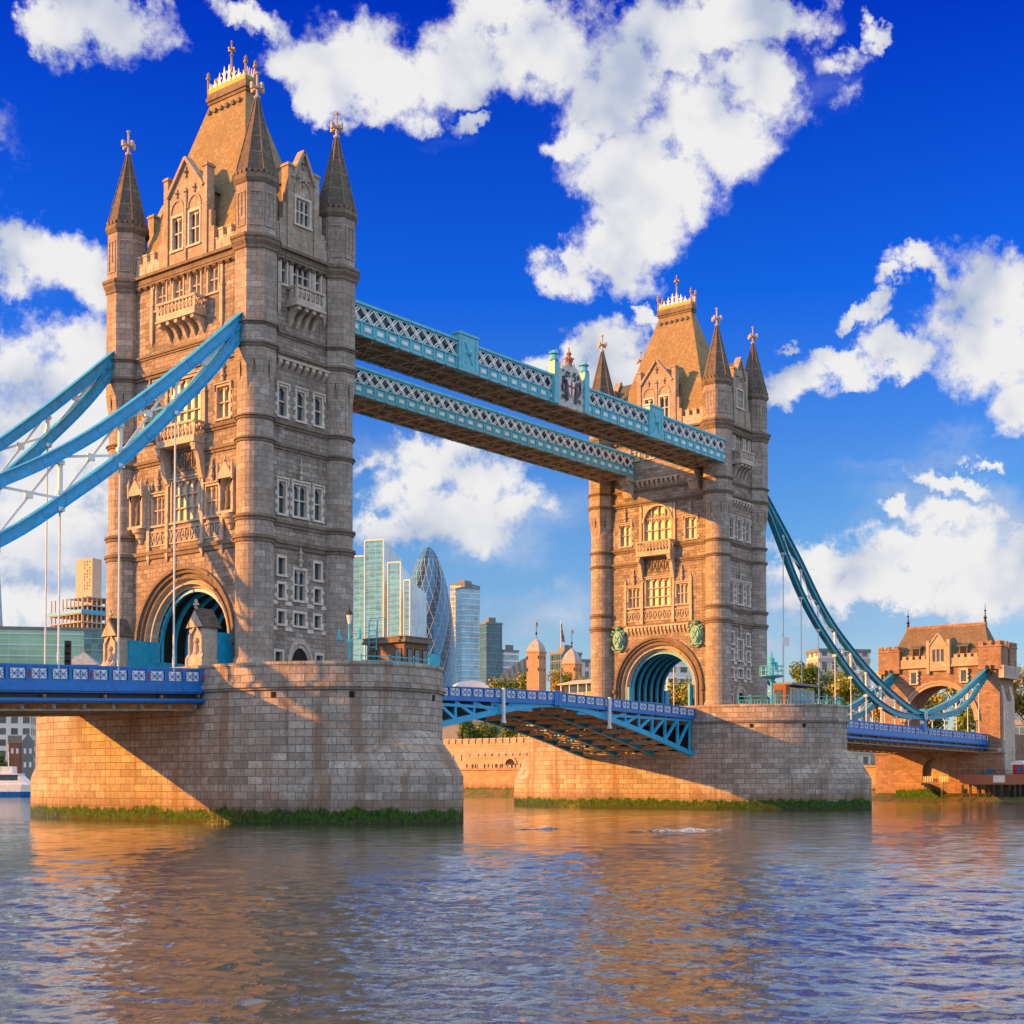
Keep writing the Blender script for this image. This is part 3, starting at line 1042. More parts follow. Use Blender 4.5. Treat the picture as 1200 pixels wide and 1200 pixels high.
def corbel_row(w, n, h, out):
    m = MB()
    p = w / n
    for k in range(n):
        u = -w / 2 + p * (k + .5)
        m.prism([(u - p * .27, 0, 0), (u - p * .27, 0, h), (u - p * .27, -out, h), (u - p * .27, -out, h * .62), (u - p * .27, -out * .45, h * .25)], (p * .54, 0, 0))
    m.box(-w / 2, w / 2, -out - 0.05, 0.02, h + 0.002, h + 0.22)
    return m


def balcony(face, u, z_slab, z_top, half, out, z_corb, ncorb, side_console=False):
    m = MB()
    m.box(-half - .12, half + .12, -out - .12, 0, -0.40, -0.22)
    m.box(-half, half, -out, 0, -0.22, 0.0)
    o = face.build(m, 'balcony', ['limestone'], u, z_slab)
    b = MB()
    hh = z_top - z_slab
    t = 0.16
    for (x0, x1, y0, y1) in ((-half, half, -out, -out + t), (-half, -half + t, -out + t, 0), (half - t, half, -out + t, 0)):
        b.box(x0, x1, y0, y1, 0.003, 0.3)
        b.box(x0 - .06 * (x0 == -half), x1 + .06 * (x1 == half), y0 - .06 * (y0 == -out), y1, hh - 0.24, hh)
    n = max(4, int(half * 2 / 0.55))
    for k in range(n + 1):
        x = -half + t / 2 + (2 * half - t) * k / n
        ww = 0.16 if k in (0, n) else 0.07
        b.box(x - ww, x + ww, -out + .01, -out + t - .01, 0.302, hh - 0.242)
        if k < n:
            x2 = -half + t / 2 + (2 * half - t) * (k + 1) / n
            b.bar((x, -out + t / 2, 0.33), (x2, -out + t / 2, hh - .26), 0.07, 0.07, side=(0, 1, 0))
            b.bar((x, -out + t / 2 + .004, hh - .26), (x2, -out + t / 2 + .004, 0.33), 0.07, 0.07, side=(0, 1, 0))
    for sx in (-half + t / 2, half - t / 2):
        for y in (-out * .3, -out * .65):
            b.box(sx - .06, sx + .06, y - .05, y + .05, 0.302, hh - .242)
    b.build('balustrade', ['limestone'], o)
    ch = z_slab - 0.4 - z_corb
    for k in range(ncorb):
        c = MB()
        x = -half + 0.35 + (2 * half - .7) * k / max(1, ncorb - 1)
        pts = [(x - .2, 0, -ch - .4), (x - .2, 0, -0.402), (x - .2, -out, -0.402), (x - .2, -out, -0.75)]
        for j in range(1, 6):
            a = PI / 2 * j / 6
            pts.append((x - .2, -out + out * .85 * math.sin(a), -0.75 - (ch - .35) * (1 - math.cos(a))))
        c.prism(pts, (.4, 0, 0))
        c.build('corbel', ['limestone'], o)
    return o


def niche(face, u, z0, z1):
    """canopied statue niche on a corbel"""
    w = 1.0
    m = MB()
    h = z1 - z0
    m.box(-w, -w + .28, -0.75, 0, 0, h * .62)
    m.box(w - .28, w, -0.75, 0, 0, h * .62)
    m.box(-w - .1, w + .1, -0.85, 0, -0.25, -0.002)
    N = 8
    for sg in (-1, 1):
        for k in range(N):
            t0, t1 = PI / 2 * k / N, PI / 2 * (k + 1) / N
            r = w - .28
            zc = h * .5
            p0, p1 = (sg * r * math.cos(t0), zc + 1.25 * r * math.sin(t0)), (sg * r * math.cos(t1), zc + 1.25 * r * math.sin(t1))
            m.prism([(p0[0], -0.75, p0[1]), (p1[0], -0.75, p1[1]), (p1[0] * .6, -0.75, h * .86), (sg * w, -0.75, h * .62)], (0, .75, 0))
    m.prism([(-w - .15, -0.9, h * .66), (w + .15, -0.9, h * .66), (0, -0.9, h * 1.02), ], (0, .14, 0))
    for sg in (-1, 1):
        m.lathe([(0.14, h * .62), (0.16, h * .85), (0.2, h * .87), (0, h * 1.05)], 6, sg * w, -0.8)
    m.lathe([(0.1, h * .98), (0.2, h * 1.02), (0.07, h * 1.06), (0, h * 1.14)], 6, 0, -0.83)
    m.lathe([(0.0, -1.75), (0.25, -1.6), (0.35, -1.25), (0.55, -1.1), (0.62, -0.75), (0.85, -0.6), (0.95, -0.25)], 12, 0, 0, PI, 0, 0, PI)
    m.face([(-w, -0.12, 0), (w, -0.12, 0), (w, -0.12, h * .9), (-w, -0.12, h * .9)])
    o = face.build(m, 'niche', ['limestone'], u, z0)
    # worn figure standing in it
    f = MB()
    f.lathe([(0.0, 0.0), (0.34, 0.02), (0.3, .5), (0.24, 1.1), (0.27, 1.5), (0.3, 1.75), (0.13, 1.95), (0.16, 2.1), (0.14, 2.28), (0.0, 2.36)], 10, 0, -0.42)
    f.build('carved_figure', ['string_stone'], o, smooth=True)
    return o


def spire_mesh():
    m = MB()
    ph = PI / 8
    m.lathe([(1.95, 58.2), (1.9, 58.5), (0.16, 65.5)], 8, 0, 0, ph)
    for k in range(8):
        a = ph + k * PI / 4
        m.bar((1.95 * math.cos(a), 1.95 * math.sin(a), 58.3), (0.17 * math.cos(a), 0.17 * math.sin(a), 65.5), 0.12, 0.12, 1)
    for z in (60.0, 61.6, 63.0):
        r = 0.16 + (65.5 - z) / 7.0 * 1.74
        m.lathe([(r + .02, z - .1), (r + .06, z), (r - .02, z + .1)], 8, 0, 0, ph, 1)
    return m


def cross_mesh(z0, z1, mat='limestone'):
    m = MB()
    h = z1 - z0
    m.lathe([(0.17, z0 - .1), (0.3, z0 + .06), (0.3, z0 + .18), (0.13, z0 + .32), (0.11, z0 + h * .36), (0.2, z0 + h * .42), (0.1, z0 + h * .5), (0.1, z1 - .3), (0.19, z1 - .22), (0.19, z1 - .08), (0, z1)], 8)
    zc = z0 + h * .40
    for a in (0, PI / 2):
        c, s_ = math.cos(a), math.sin(a)
        m.bar((-.62 * c, -.62 * s_, zc), (.62 * c, .62 * s_, zc), 0.2, 0.26)
        for sg in (-1, 1):
            m.box(sg * .62 * c - .13, sg * .62 * c + .13, sg * .62 * s_ - .13, sg * .62 * s_ + .13, zc - .28, zc + .28)
    return m


def turret_mesh():
    m = MB()
    ph = PI / 8
    # round shaft: plinth, two banded stages
    m.lathe([(1.95, 12.3), (1.95, 14.0), (1.78, 14.5), (1.72, 14.6), (1.72, 24.85)], 24)
    m.lathe([(1.70, 25.6), (1.70, 26.8)], 24)
    m.lathe([(1.66, 27.4), (1.66, 33.85)], 24)
    m.lathe([(1.66, 34.4), (1.64, 35.9)], 24)
    m.lathe([(1.62, 36.4), (1.62, 41.4)], 24)
    # octagon above, carried on pointed broaches
    Ro = 1.98
    m.lathe([(1.6, 41.2), (Ro, 41.2), (Ro, 42.3)], 8, 0, 0, ph)
    m.lathe([(Ro, 42.9), (Ro, 44.3)], 8, 0, 0, ph)
    m.lathe([(Ro, 44.7), (Ro, 51.2)], 8, 0, 0, ph)
    for k in range(8):
        a = ph + k * PI / 4
        cpt = Vector((Ro * math.cos(a), Ro * math.sin(a), 41.2))
        am, ap = a - PI / 8 * .98, a + PI / 8 * .98
        ri = Ro * math.cos(PI / 8)
        lft = Vector((ri * math.cos(am), ri * math.sin(am), 41.2))
        rgt = Vector((ri * math.cos(ap), ri * math.sin(ap), 41.2))
        tip = Vector((1.6 * math.cos(a), 1.6 * math.sin(a), 38.4))
        l2 = Vector((1.6 * math.cos(a - .2), 1.6 * math.sin(a - .2), 39.0))
        r2 = Vector((1.6 * math.cos(a + .2), 1.6 * math.sin(a + .2), 39.0))
        m.face([tip, cpt, lft, l2])
        m.face([cpt, tip, r2, rgt])
    # upper octagonal stage with sunk panels
    R2 = 1.92
    m.lathe([(R2, 52.5), (R2, 57.2)], 8, 0, 0, ph)
    ri = R2 * math.cos(PI / 8)
    for k in range(8):
        a = k * PI / 4
        for (x0, x1, z0, z1) in ((-.52, -.42, 53.2, 56.4), (.42, .52, 53.2, 56.4), (-.415, .415, 56.25, 56.4), (-.415, .415, 53.2, 53.35), (-.05, .05, 54.2, 56.2)):
            p = []
            for (x, z) in ((x0, z0), (x1, z0), (x1, z1), (x0, z1)):
                p.append(((ri - .01) * math.cos(a) - x * math.sin(a), (ri - .01) * math.sin(a) + x * math.cos(a), z))
            m.prism(p, (0.08 * math.cos(a), 0.08 * math.sin(a), 0))
    # string courses
    for (z0, z1, r0, n, p) in ((24.85, 25.6, 1.72, 24, 0), (26.8, 27.4, 1.70, 24, 0), (33.85, 34.4, 1.66, 24, 0), (35.9, 36.4, 1.64, 24, 0), (42.3, 42.9, Ro, 8, ph), (44.3, 44.7, Ro, 8, ph)):
        zc = z0 + (z1 - z0) * .45
        m.lathe([(r0, z0), (r0 + .12, z0 + .05), (r0 + .12, zc), (r0 + .26, zc + .04), (r0 + .26, z1 - .1), (r0 - .02, z1 + .02)], n, 0, 0, p, 1)
    m.lathe([(Ro, 51.1), (Ro + .12, 51.2), (Ro + .12, 51.45), (Ro + .34, 51.8), (Ro + .34, 52.05), (Ro + .46, 52.15), (Ro + .46, 52.4), (R2 - .05, 52.6)], 8, 0, 0, ph, 1)
    m.lathe([(R2, 57.1), (R2 + .1, 57.2), (R2 + .26, 57.5), (R2 + .26, 57.75), (1.7, 57.76)], 8, 0, 0, ph, 1)
    m.lathe([(R2 + .2, 57.75), (R2 + .2, 57.95), (R2, 57.95), (1.8, 58.25)], 8, 0, 0, ph, 1)
    rm = (R2 + .12) * math.cos(PI / 8)
    for k in range(8):
        a = k * PI / 4
        for x in (-.52, 0, .52):
            c, s_ = math.cos(a), math.sin(a)
            q = [((rm - .1) * c - (x + e) * s_, (rm - .1) * s_ + (x + e) * c, 57.952) for e in (-.16, .16)]
            m.prism([q[0], q[1], (q[1][0] + .2 * c, q[1][1] + .2 * s_, 57.952), (q[0][0] + .2 * c, q[0][1] + .2 * s_, 57.952)], (0, 0, .34), 1)
    return m


def gable(face, half, apex, shoulder, pier_top, wins, d=0.18, back=3.4, base=52.5):
    """dormer gable with flanking piers; wins = (u, z0, z1, w, cols)"""
    m = MB()
    th = 0.5
    zsl = shoulder
    holes = [(u - w / 2 - .1, u + w / 2 + .1, z0 - .1, z1 + .1) for (u, z0, z1, w, c) in wins]
    us = sorted({-half, half} | {x for h in holes for x in h[:2]})
    zs = sorted({base, zsl} | {x for h in holes for x in h[2:]})
    for za, zb in zip(zs, zs[1:]):
        for ua, ub in zip(us, us[1:]):
            cu, cz = (ua + ub) / 2, (za + zb) / 2
            if not any(h[0] < cu < h[1] and h[2] < cz < h[3] for h in holes):
                m.face([(ua, 0, za), (ub, 0, za), (ub, 0, zb), (ua, 0, zb)])
    m.face([(-half, 0, zsl), (half, 0, zsl), (0, 0, apex - .25)])
    m.face([(half, th, base), (-half, th, base), (-half, th, zsl), (0, th, apex - .25), (half, th, zsl)])
    # coping along the slopes
    for sg in (-1, 1):
        m.bar((sg * (half + .1), th / 2 - .1, zsl - .1), (0, th / 2 - .1, apex - .12), th + .36, 0.3, 0)
    # flanking piers with caps and stepped side walls
    for sg in (-1, 1):
        x0, x1 = sorted((sg * half, sg * (half + .62)))
        m.box(x0, x1, -0.14, 0.75, base, pier_top - .35)
        m.box(x0 - .1, x1 + .1, -0.24, 0.85, pier_top - .35, pier_top - .15)
        m.box(x0 + .04, x1 - .04, -0.1, 0.7, pier_top - .15, pier_top)
        x0, x1 = sorted((sg * (half + .622), sg * (half + 1.1)))
        m.box(x0, x1, 0.0, 0.5, base, base + (zsl - base) * .62)
        x0, x1 = sorted((sg * (half + 1.102), sg * (half + 1.5)))
        m.box(x0, x1, 0.0, 0.45, base, base + (zsl - base) * .38)
    # carving in the tympanum
    for (u, z, r_) in ((0, zsl + .55 * (apex - zsl), .3), (-.5 * half, zsl + .05, .26), (.5 * half, zsl + .05, .26), (0, zsl - .1, .26)):
        m.lathe([(0, z - r_ * 2), (r_ * .5, z - r_ * 1.5), (r_ * .35, z - r_ * .4), (r_, z), (r_ * .4, z + r_ * .5), (r_ * .25, z + r_ * 1.4), (0, z + r_ * 2)], 8, u, -0.05)
    for u in ([0] if len(wins) == 2 else []):
        m.box(-.16, .16, -0.14, 0.0, base, zsl + .2)
    for (u, z0, z1, w, c) in wins:
        N = 8
        r_ = w / 2 + .12
        for k in range(N):
            t0, t1 = PI * k / N, PI * (k + 1) / N
            zc = z1 + .45
            p = [(u + r_ * math.cos(t0), -.1, zc + 1.25 * r_ * math.sin(t0)), (u + r_ * math.cos(t1), -.1, zc + 1.25 * r_ * math.sin(t1))]
            q = [(u + (r_ + .16) * math.cos(t1), -.1, zc + 1.25 * (r_ + .2) * math.sin(t1)), (u + (r_ + .16) * math.cos(t0), -.1, zc + 1.25 * (r_ + .2) * math.sin(t0))]
            m.prism(p + q, (0, .098, 0))
    o = face.build(m, 'gable', ['gable_stone'], 0, 0, d)
    for (u, z0, z1, w, c) in wins:
        fr, pn = window_mesh(w, z1 - z0, c, 2, 'window_glass', quoin=False, hood=False)
        wo = link('window', fr, o, (u, 0, z0))
        wm = CACHE.setdefault(('merged', fr.name), None)
        if wm is None:
            wm = fr.copy()
            wm.name = 'window'
            # pane joins the frame here: a gable is a part already, its window a sub-part
            import bmesh
            bm = bmesh.new()
            bm.from_mesh(wm)
            hw, hh = w / 2, z1 - z0
            fv = [bm.verts.new(p) for p in ((-hw, .36, 0), (hw, .36, 0), (hw, .36, hh), (-hw, .36, hh))]
            ff = bm.faces.new(fv)
            ff.material_index = 1
            bm.to_mesh(wm)
            bm.free()
            wm.materials.append(MATS['window_glass'])
            CACHE[('merged', fr.name)] = wm
        wo.data = wm
    # dormer roof running back into the main roof
    r_ = MB()
    zr = apex - .7
    for sg in (-1, 1):
        a = [(sg * (half + .25), th, zsl - .4), (0, th, zr), (0, back + 2.2, zr), (sg * (half + .25), back, zsl - .4)]
        r_.face(a if sg < 0 else a[::-1], 0)
        b = [(sg * half, th, base), (sg * half, th, zsl - .3), (sg * half, back, zsl - .3), (sg * half, back, base)]
        r_.face(b if sg > 0 else b[::-1], 1)
    r_.build('dormer_roof', ['slate_dark', 'string_stone'], o)
    return o


def battlement(face, u0, u1):
    m = MB()
    m.box(u0, u1, -0.05, 0.35, 52.5, 53.75)
    n = max(1, int(round((u1 - u0) / 1.25)))
    p = (u1 - u0) / n
    for k in range(n):
        a = u0 + p * k
        m.box(a + .12, a + p * .62, -0.05, 0.35, 53.752, 54.55)
        m.box(a + .06, a + p * .62 + .06, -0.11, 0.41, 54.55, 54.72)
        m.box(a + p * .62 + .062, a + p + .055, -0.10, 0.40, 53.752, 53.88)
        m.box(a + .3, a + .55, -0.09, -0.05, 52.9, 53.5)
    return face.build(m, 'battlement', ['limestone'])


def portal(face):
    """road arch: receding moulded orders, spandrels and jambs"""
    zc, z0, ro = 16.5, 12.3, 7.05
    m = MB()
    prof = [(7.25, 0.0), (7.25, .28), (6.95, .28), (6.9, .05), (6.62, .0), (6.55, -.3), (6.3, -.3), (6.25, -.12), (6.1, -.12), (6.05, -.6), (5.8, -.6), (5.75, -.45), (5.6, -.45), (5.5, -1.0), (5.3, -1.0), (5.25, -1.4)]
    N = 28
    path = [(-1, None)] + [(k, PI - PI * k / N) for k in range(N + 1)] + [(-2, None)]

    def pt(r, d, e):
        k, t = e
        if k == -1:
            return (-r, -d, z0)
        if k == -2:
            return (r, -d, z0)
        return (r * math.cos(t), -d, zc + r * math.sin(t))
    for a, b in zip(path, path[1:]):
        for i, ((r0, d0), (r1, d1)) in enumerate(zip(prof, prof[1:])):
            m.face([pt(r0, d0, a), pt(r1, d1, a), pt(r1, d1, b), pt(r0, d0, b)], 0 if i < 8 else 1)
    rr = 7.1
    for sg in (-1, 1):
        for k in range(N // 2):
            t0, t1 = PI / 2 * k / (N // 2), PI / 2 * (k + 1) / (N // 2)
            p = [(sg * rr * math.cos(t0), 0, zc + rr * math.sin(t0)), (sg * 7.6, 0, zc + rr * math.sin(t0)), (sg * 7.6, 0, zc + rr * math.sin(t1)), (sg * rr * math.cos(t1), 0, zc + rr * math.sin(t1))]
            m.face(p if sg > 0 else p[::-1], 2)
        p = [(sg * rr, 0, z0), (sg * 7.6, 0, z0), (sg * 7.6, 0, zc), (sg * rr, 0, zc)]
        m.face(p if sg > 0 else p[::-1], 2)
        m.lathe([(0, 15.9), (.3, 16.05), (.34, 16.4), (0, 16.7)], 8, sg * 7.15, -.25)
    face.holes.append((-7.6, 7.6, z0 - 1, zc + rr))
    return face.build(m, 'road_arch', ['string_stone', 'limestone', 'granite'])


def shield_mesh():
    """scrolled cartouche"""
    m = MB()
    pl = []
    for k in range(24):
        t = 2 * PI * k / 24
        x = math.sin(t) * (0.92 + 0.1 * math.cos(4 * t))
        z = -math.cos(t) * 1.62 + (0.18 if abs(math.sin(t)) > .6 else 0)
        pl.append((x, z))
    for (s_, y0, y1) in ((1.0, -.35, 0), (.82, -.62, -.352), (.62, -.8, -.622)):
        m.prism([(x * s_, y0, z * s_) for x, z in pl], (0, y1 - y0, 0))
    for sg in (-1, 1):
        m.tube([(sg * .5, -.6, 1.2), (sg * .95, -.55, 1.35), (sg * 1.1, -.5, 1.0), (sg * .85, -.5, .8)], .14, 6)
        m.tube([(sg * .4, -.6, -1.3), (sg * .85, -.55, -1.2), (sg * .95, -.5, -.8)], .13, 6)
    m.lathe([(.35, 1.45), (.5, 1.6), (.3, 1.75), (.42, 1.95), (0, 2.1)], 10, 0, -.4)
    m.bar((-.35, -.84, .6), (.35, -.84, -.5), .14, .1)
    m.bar((.35, -.84, .6), (-.35, -.84, -.5), .14, .1)
    return m


def walk_bracket():
    m = MB()
    m.prism([(-.7, 0, 0), (-.7, 0, 3.2), (-.7, -1.7, 3.2), (-.7, -1.7, 2.3), (-.7, -1.25, 1.9), (-.7, -.9, 1.0), (-.7, -.55, .35)], (1.4, 0, 0))
    m.box(-.85, .85, -1.85, .0, 2.55, 2.8)
    m.box(-.5, .5, -1.5, .0, 1.35, 1.6)
    return m


def make_tower(x0, label, near):
    t = thing('bridge_tower', label, 'tower', (x0, 0, 0), 0, 'gothic towers of the bridge')
    # turrets
    tm, sm, cm = turret_mesh().mesh('turret', ['shaft_stone', 'string_stone']), spire_mesh().mesh('spire', ['spire_stone', 'string_stone']), cross_mesh(65.5, 68.0).mesh('finial', ['limestone'])
    for sx in (-1, 1):
        for sy in (-1, 1):
            o = link('turret', tm, t, (sx * TX, sy * TY, 0))
            link('spire', sm, o)
            link('finial', cm, o)
    for side in ('-x', '+x', '-y', '+y'):
        F = Face(t, side)
        road = 'x' in side
        inner = (side == '+x') == near
        if road:
            pane = 'curtain'
            for u in (-3.8, -1.27, 1.27, 3.8):
                F.window(u, 48.9, 51.3, 1.4, 2, 2, pane, quoin=False)
            if not inner:
                balcony(F, 0, 47.25, 48.75, 2.75, 1.35, 45.2, 5)
                for u in (-5.1, -2.53, 2.53, 5.1):
                    F.build(lambda: pilaster_mesh(6.2), 'pilaster', ['limestone'], u, 46.0 if abs(u) > 4 else 48.9, key=('pil', 6.2) if abs(u) > 4 else None) if abs(u) > 4 else None
            if inner:
                F.window(0, 37.0, 42.0, 4.4, 4, 3, pane, arch=True, quoin=False, hood=False)
            else:
                F.window(0, 36.9, 41.5, 4.2, 4, 3, pane, quoin=True)
            for u in (-5.35, 5.35):
                F.window(u, 36.9, 39.8, 1.75, 2, 2, pane)
                F.build(finial_mesh, 'finial', ['limestone'], u, 40.3, .12, key='fin')
            for u in (-2.75, 2.75):
                F.build(lambda: pilaster_mesh(5.6), 'pilaster', ['limestone'], u, 36.8, key=('pil', 5.6))
            balcony(F, 0, 35.3, 37.0, 2.75, 1.3, 33.0, 2)
            F.build(lambda: relief_panel(4.0, 1.9, 4), 'carved_panel', ['string_stone'], 0, 32.75, key='rp1')
            for u in (-2.55, 2.55):
                F.build(console_mesh, 'console', ['limestone'], u, 31.6, key='cons')
            F.window(0, 28.05, 31.8, 3.9, 4, 3, pane, quoin=False)
            for u in (-3.95, 3.95):
                F.window(u, 28.05, 30.8, 1.9, 3, 2, pane, quoin=False)
                F.build(finial_mesh, 'finial', ['limestone'], u, 31.25, .12, key='fin')
            for u in (-5.35, -2.55, 2.55, 5.35):
                F.build(lambda: pilaster_mesh(7.2), 'pilaster', ['limestone'], u, 24.9, .02, key=('pil', 7.2))
            F.build(lambda: relief_panel(4.6, 1.45, 6), 'carved_panel', ['limestone'], 0, 26.0, key='rp2')
            for u in (-3.95, 3.95):
                F.build(lambda: relief_panel(2.3, 1.45, 3), 'carved_panel', ['limestone'], u, 26.0, key='rp3')
            if not inner:
                for u in (-6.55, 6.55):
                    niche(F, u, 28.1, 32.6)
            else:
                F.build(lambda: corbel_row(10.4, 17, 1.1, .45), 'corbel_table', ['limestone'], 0, 24.0, key='cr17')
                for u in (-6.35, 6.35):
                    F.build(shield_mesh, 'shield', ['copper_green'], u, 23.5, .05, key='shield')
                F.build(lambda: corbel_row(7.0, 9, .8, .35), 'corbel_table', ['limestone'], 0, 44.9, key='cr9')
                for u in (-4.6, 6.2):
                    F.build(walk_bracket, 'bracket', ['limestone'], u * (1 if side == '-x' else -1), 43.2, key='wbr')
            portal(F)
            gable(F, 2.55, 62.6, 59.3, 61.3, [(-1.25, 54.0, 57.1, 1.45, 2), (1.25, 54.0, 57.1, 1.45, 2)])
            battlement(F, 3.3, 7.9)
            battlement(F, -7.9, -3.3)
        else:
            for u, w, c in ((-2.15, .62, 1), (0, 2.05, 3), (2.15, .62, 1)):
                F.window(u, 49.2, 51.7, w, c, 2, quoin=False, hood=(c == 3))
            for u in (-1.4, 1.4, -2.85, 2.85):
                F.build(lambda: pilaster_mesh(4.4), 'pilaster', ['limestone'], u, 46.8, key=('pil', 4.4))
            balcony(F, 0, 47.5, 49.0, 1.75, 1.35, 45.4, 4)
            F.build(lambda: corbel_row(6.6, 8, .8, .5), 'corbel_table', ['limestone'], 0, 41.2, key='cr8')
            for u in (-2.25, 0, 2.25):
                F.window(u, 36.95, 39.6, .95, 1, 2)
            for u, w, c in ((-2.25, .85, 1), (0, 1.65, 2), (2.25, .85, 1)):
                F.window(u, 28.0, 30.9, w, c, 2)
            F.build(finial_mesh, 'finial', ['limestone'], 0, 31.4, .12, key='fin')
            for u in (-2.27, 2.27):
                F.window(u, 22.4, 23.9, .85, 1, 1, lancet=False, hood=False, quoin=False)
                F.window(u, 20.25, 21.5, .8, 1, 1, lancet=False, hood=False)
                F.window(u, 17.9, 19.0, .8, 1, 1, lancet=False, hood=False)
                F.window(u * 1.12, 14.2, 15.3, .85, 1, 1, lancet=False, hood=False, quoin=False)
            F.window(0, 20.25, 23.0, 1.4, 2, 2, hood=False)
            F.window(0, 17.9, 19.0, 1.4, 2, 1, lancet=False, hood=False)
            F.build(finial_mesh, 'finial', ['limestone'], 0, 23.3, .12, key='fin')
            for (z0, z1) in ((19.62, 19.98), (17.28, 17.62)):
                for u, w in ((-3.05, .6), (-1.375, .85), (1.375, .85), (3.05, .6)):
                    F.build(lambda: white_band(w, z1 - z0), 'stone_band', ['portland'], u, z0, key=('wb', w))
            F.build(lambda: door_mesh(), 'doorway', ['limestone', 'black_void', 'blue_deep'], 0, 12.4, key='door')
            gable(F, 1.35, 62.3, 59.4, 60.6, [(0, 55.2, 57.6, 1.7, 3)], back=5.0)
            battlement(F, 2.1, 3.7)
            battlement(F, -3.7, -2.1)
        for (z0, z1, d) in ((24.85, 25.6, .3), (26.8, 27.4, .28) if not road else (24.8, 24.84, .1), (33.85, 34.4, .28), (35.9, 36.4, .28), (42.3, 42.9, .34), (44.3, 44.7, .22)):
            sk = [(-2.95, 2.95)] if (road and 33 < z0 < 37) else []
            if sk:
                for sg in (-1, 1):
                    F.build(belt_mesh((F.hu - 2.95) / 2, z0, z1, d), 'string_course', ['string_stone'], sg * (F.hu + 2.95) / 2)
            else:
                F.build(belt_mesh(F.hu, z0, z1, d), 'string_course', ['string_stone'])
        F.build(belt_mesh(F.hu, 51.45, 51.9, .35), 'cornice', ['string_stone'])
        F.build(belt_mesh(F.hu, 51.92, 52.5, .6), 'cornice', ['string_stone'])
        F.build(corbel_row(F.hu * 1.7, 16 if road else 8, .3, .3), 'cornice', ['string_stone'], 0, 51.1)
        F.wall(12.3, 52.5)
    # pavilion roof
    m = MB()
    rings = [(4.9, 8.7, 52.5), (4.6, 7.3, 55.0), (0.5, 2.65, 69.5)]
    for (x1, y1, z1), (x2, y2, z2) in zip(rings, rings[1:]):
        a = [(-x1, -y1, z1), (x1, -y1, z1), (x1, y1, z1), (-x1, y1, z1)]
        b = [(-x2, -y2, z2), (x2, -y2, z2), (x2, y2, z2), (-x2, y2, z2)]
        for k in range(4):
            m.face([a[k], a[(k + 1) % 4], b[(k + 1) % 4], b[k]])
    m.face([(-4.9, -8.7, 52.5), (4.9, -8.7, 52.5), (4.9, 8.7, 52.5), (-4.9, 8.7, 52.5)])
    m.box(-.62, .62, -2.8, 2.8, 69.5, 69.8, 1)
    m.box(-.75, .75, -2.95, 2.95, 69.8, 70.15, 1)
    m.box(-.66, .66, -2.85, 2.85, 70.15, 70.55, 1)
    for k in range(6):
        y = -2.2 + k * .88
        for sg in (-1, 1):
            m.box(sg * .92 - .14, sg * .92 + .14, y - .15, y + .15, 68.35, 68.75, 1)
    ro = m.build('roof', ['roof_slate', 'string_stone'], t, loc=(0, 0, 52.5 * (1 - 1.037)))
    ro.scale = (1, 1, 1.037)
    c = MB()
    for sx in (-1, 1):
        c.box(sx * .6 - .05, sx * .6 + .05, -2.8, 2.8, 70.553, 70.95, 1)
        for k in range(8):
            y = -2.45 + .7 * k
            top = 71.3 + 1.5 * (1 - abs(y) / 2.8) ** 1.1
            c.prism([(sx * .6 - .04, y - .2, 70.952), (sx * .6 - .04, y + .2, 70.952), (sx * .6 - .04, y + .09, top - .5), (sx * .6 - .04, y, top), (sx * .6 - .04, y - .09, top - .5)], (.08, 0, 0), 0)
            c.bar((sx * .6, y - .34, 71.05), (sx * .6, y + .34, top - .55), .05, .06, 0, side=(1, 0, 0))
            c.bar((sx * .6, y + .34, 71.05), (sx * .6, y - .34, top - .55), .05, .06, 0, side=(1, 0, 0))
        for sy in (-1, 1):
            c.lathe([(.1, 70.55), (.1, 71.9), (.22, 72.05), (.22, 72.2), (.1, 72.3), (.18, 72.5), (0, 72.75)], 8, sx * .6, sy * 2.75, 0, 1)
    for sy in (-1, 1):
        c.box(-.548, .548, sy * 2.75 - .04, sy * 2.75 + .04, 70.553, 70.95, 1)
        for q in (-.4, -.15, .15, .4):
            c.prism([(q - .09, sy * 2.75 - .03, 70.952), (q + .09, sy * 2.75 - .03, 70.952), (q, sy * 2.75 - .03, 71.75)], (0, .06, 0), 0)
    c.build('cresting', ['white_paint', 'gold'], ro)
    f = MB()
    f.lathe([(.16, 70.55), (.14, 72.2), (.26, 72.4), (.12, 72.6), (.09, 73.6), (.2, 73.75), (.08, 73.95), (.07, 74.9), (.16, 75.0), (0, 75.25)], 8, 0, 0)
    f.box(-.07, .07, -.42, .42, 74.25, 74.42)
    f.box(-.42, .42, -.069, .069, 74.252, 74.418)
    f.build('finial', ['gold'], ro)
    # the road passage: dark vault with painted steel ribs
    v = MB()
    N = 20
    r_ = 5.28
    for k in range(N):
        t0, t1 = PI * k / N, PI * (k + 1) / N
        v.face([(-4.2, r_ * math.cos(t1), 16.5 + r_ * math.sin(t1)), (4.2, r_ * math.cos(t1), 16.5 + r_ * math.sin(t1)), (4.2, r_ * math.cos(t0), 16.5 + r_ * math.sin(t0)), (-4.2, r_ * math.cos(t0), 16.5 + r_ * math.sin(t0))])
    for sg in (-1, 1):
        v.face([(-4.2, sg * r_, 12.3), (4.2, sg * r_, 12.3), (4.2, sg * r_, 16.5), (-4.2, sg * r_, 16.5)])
    vo = v.build('vault', ['black_void'], t)
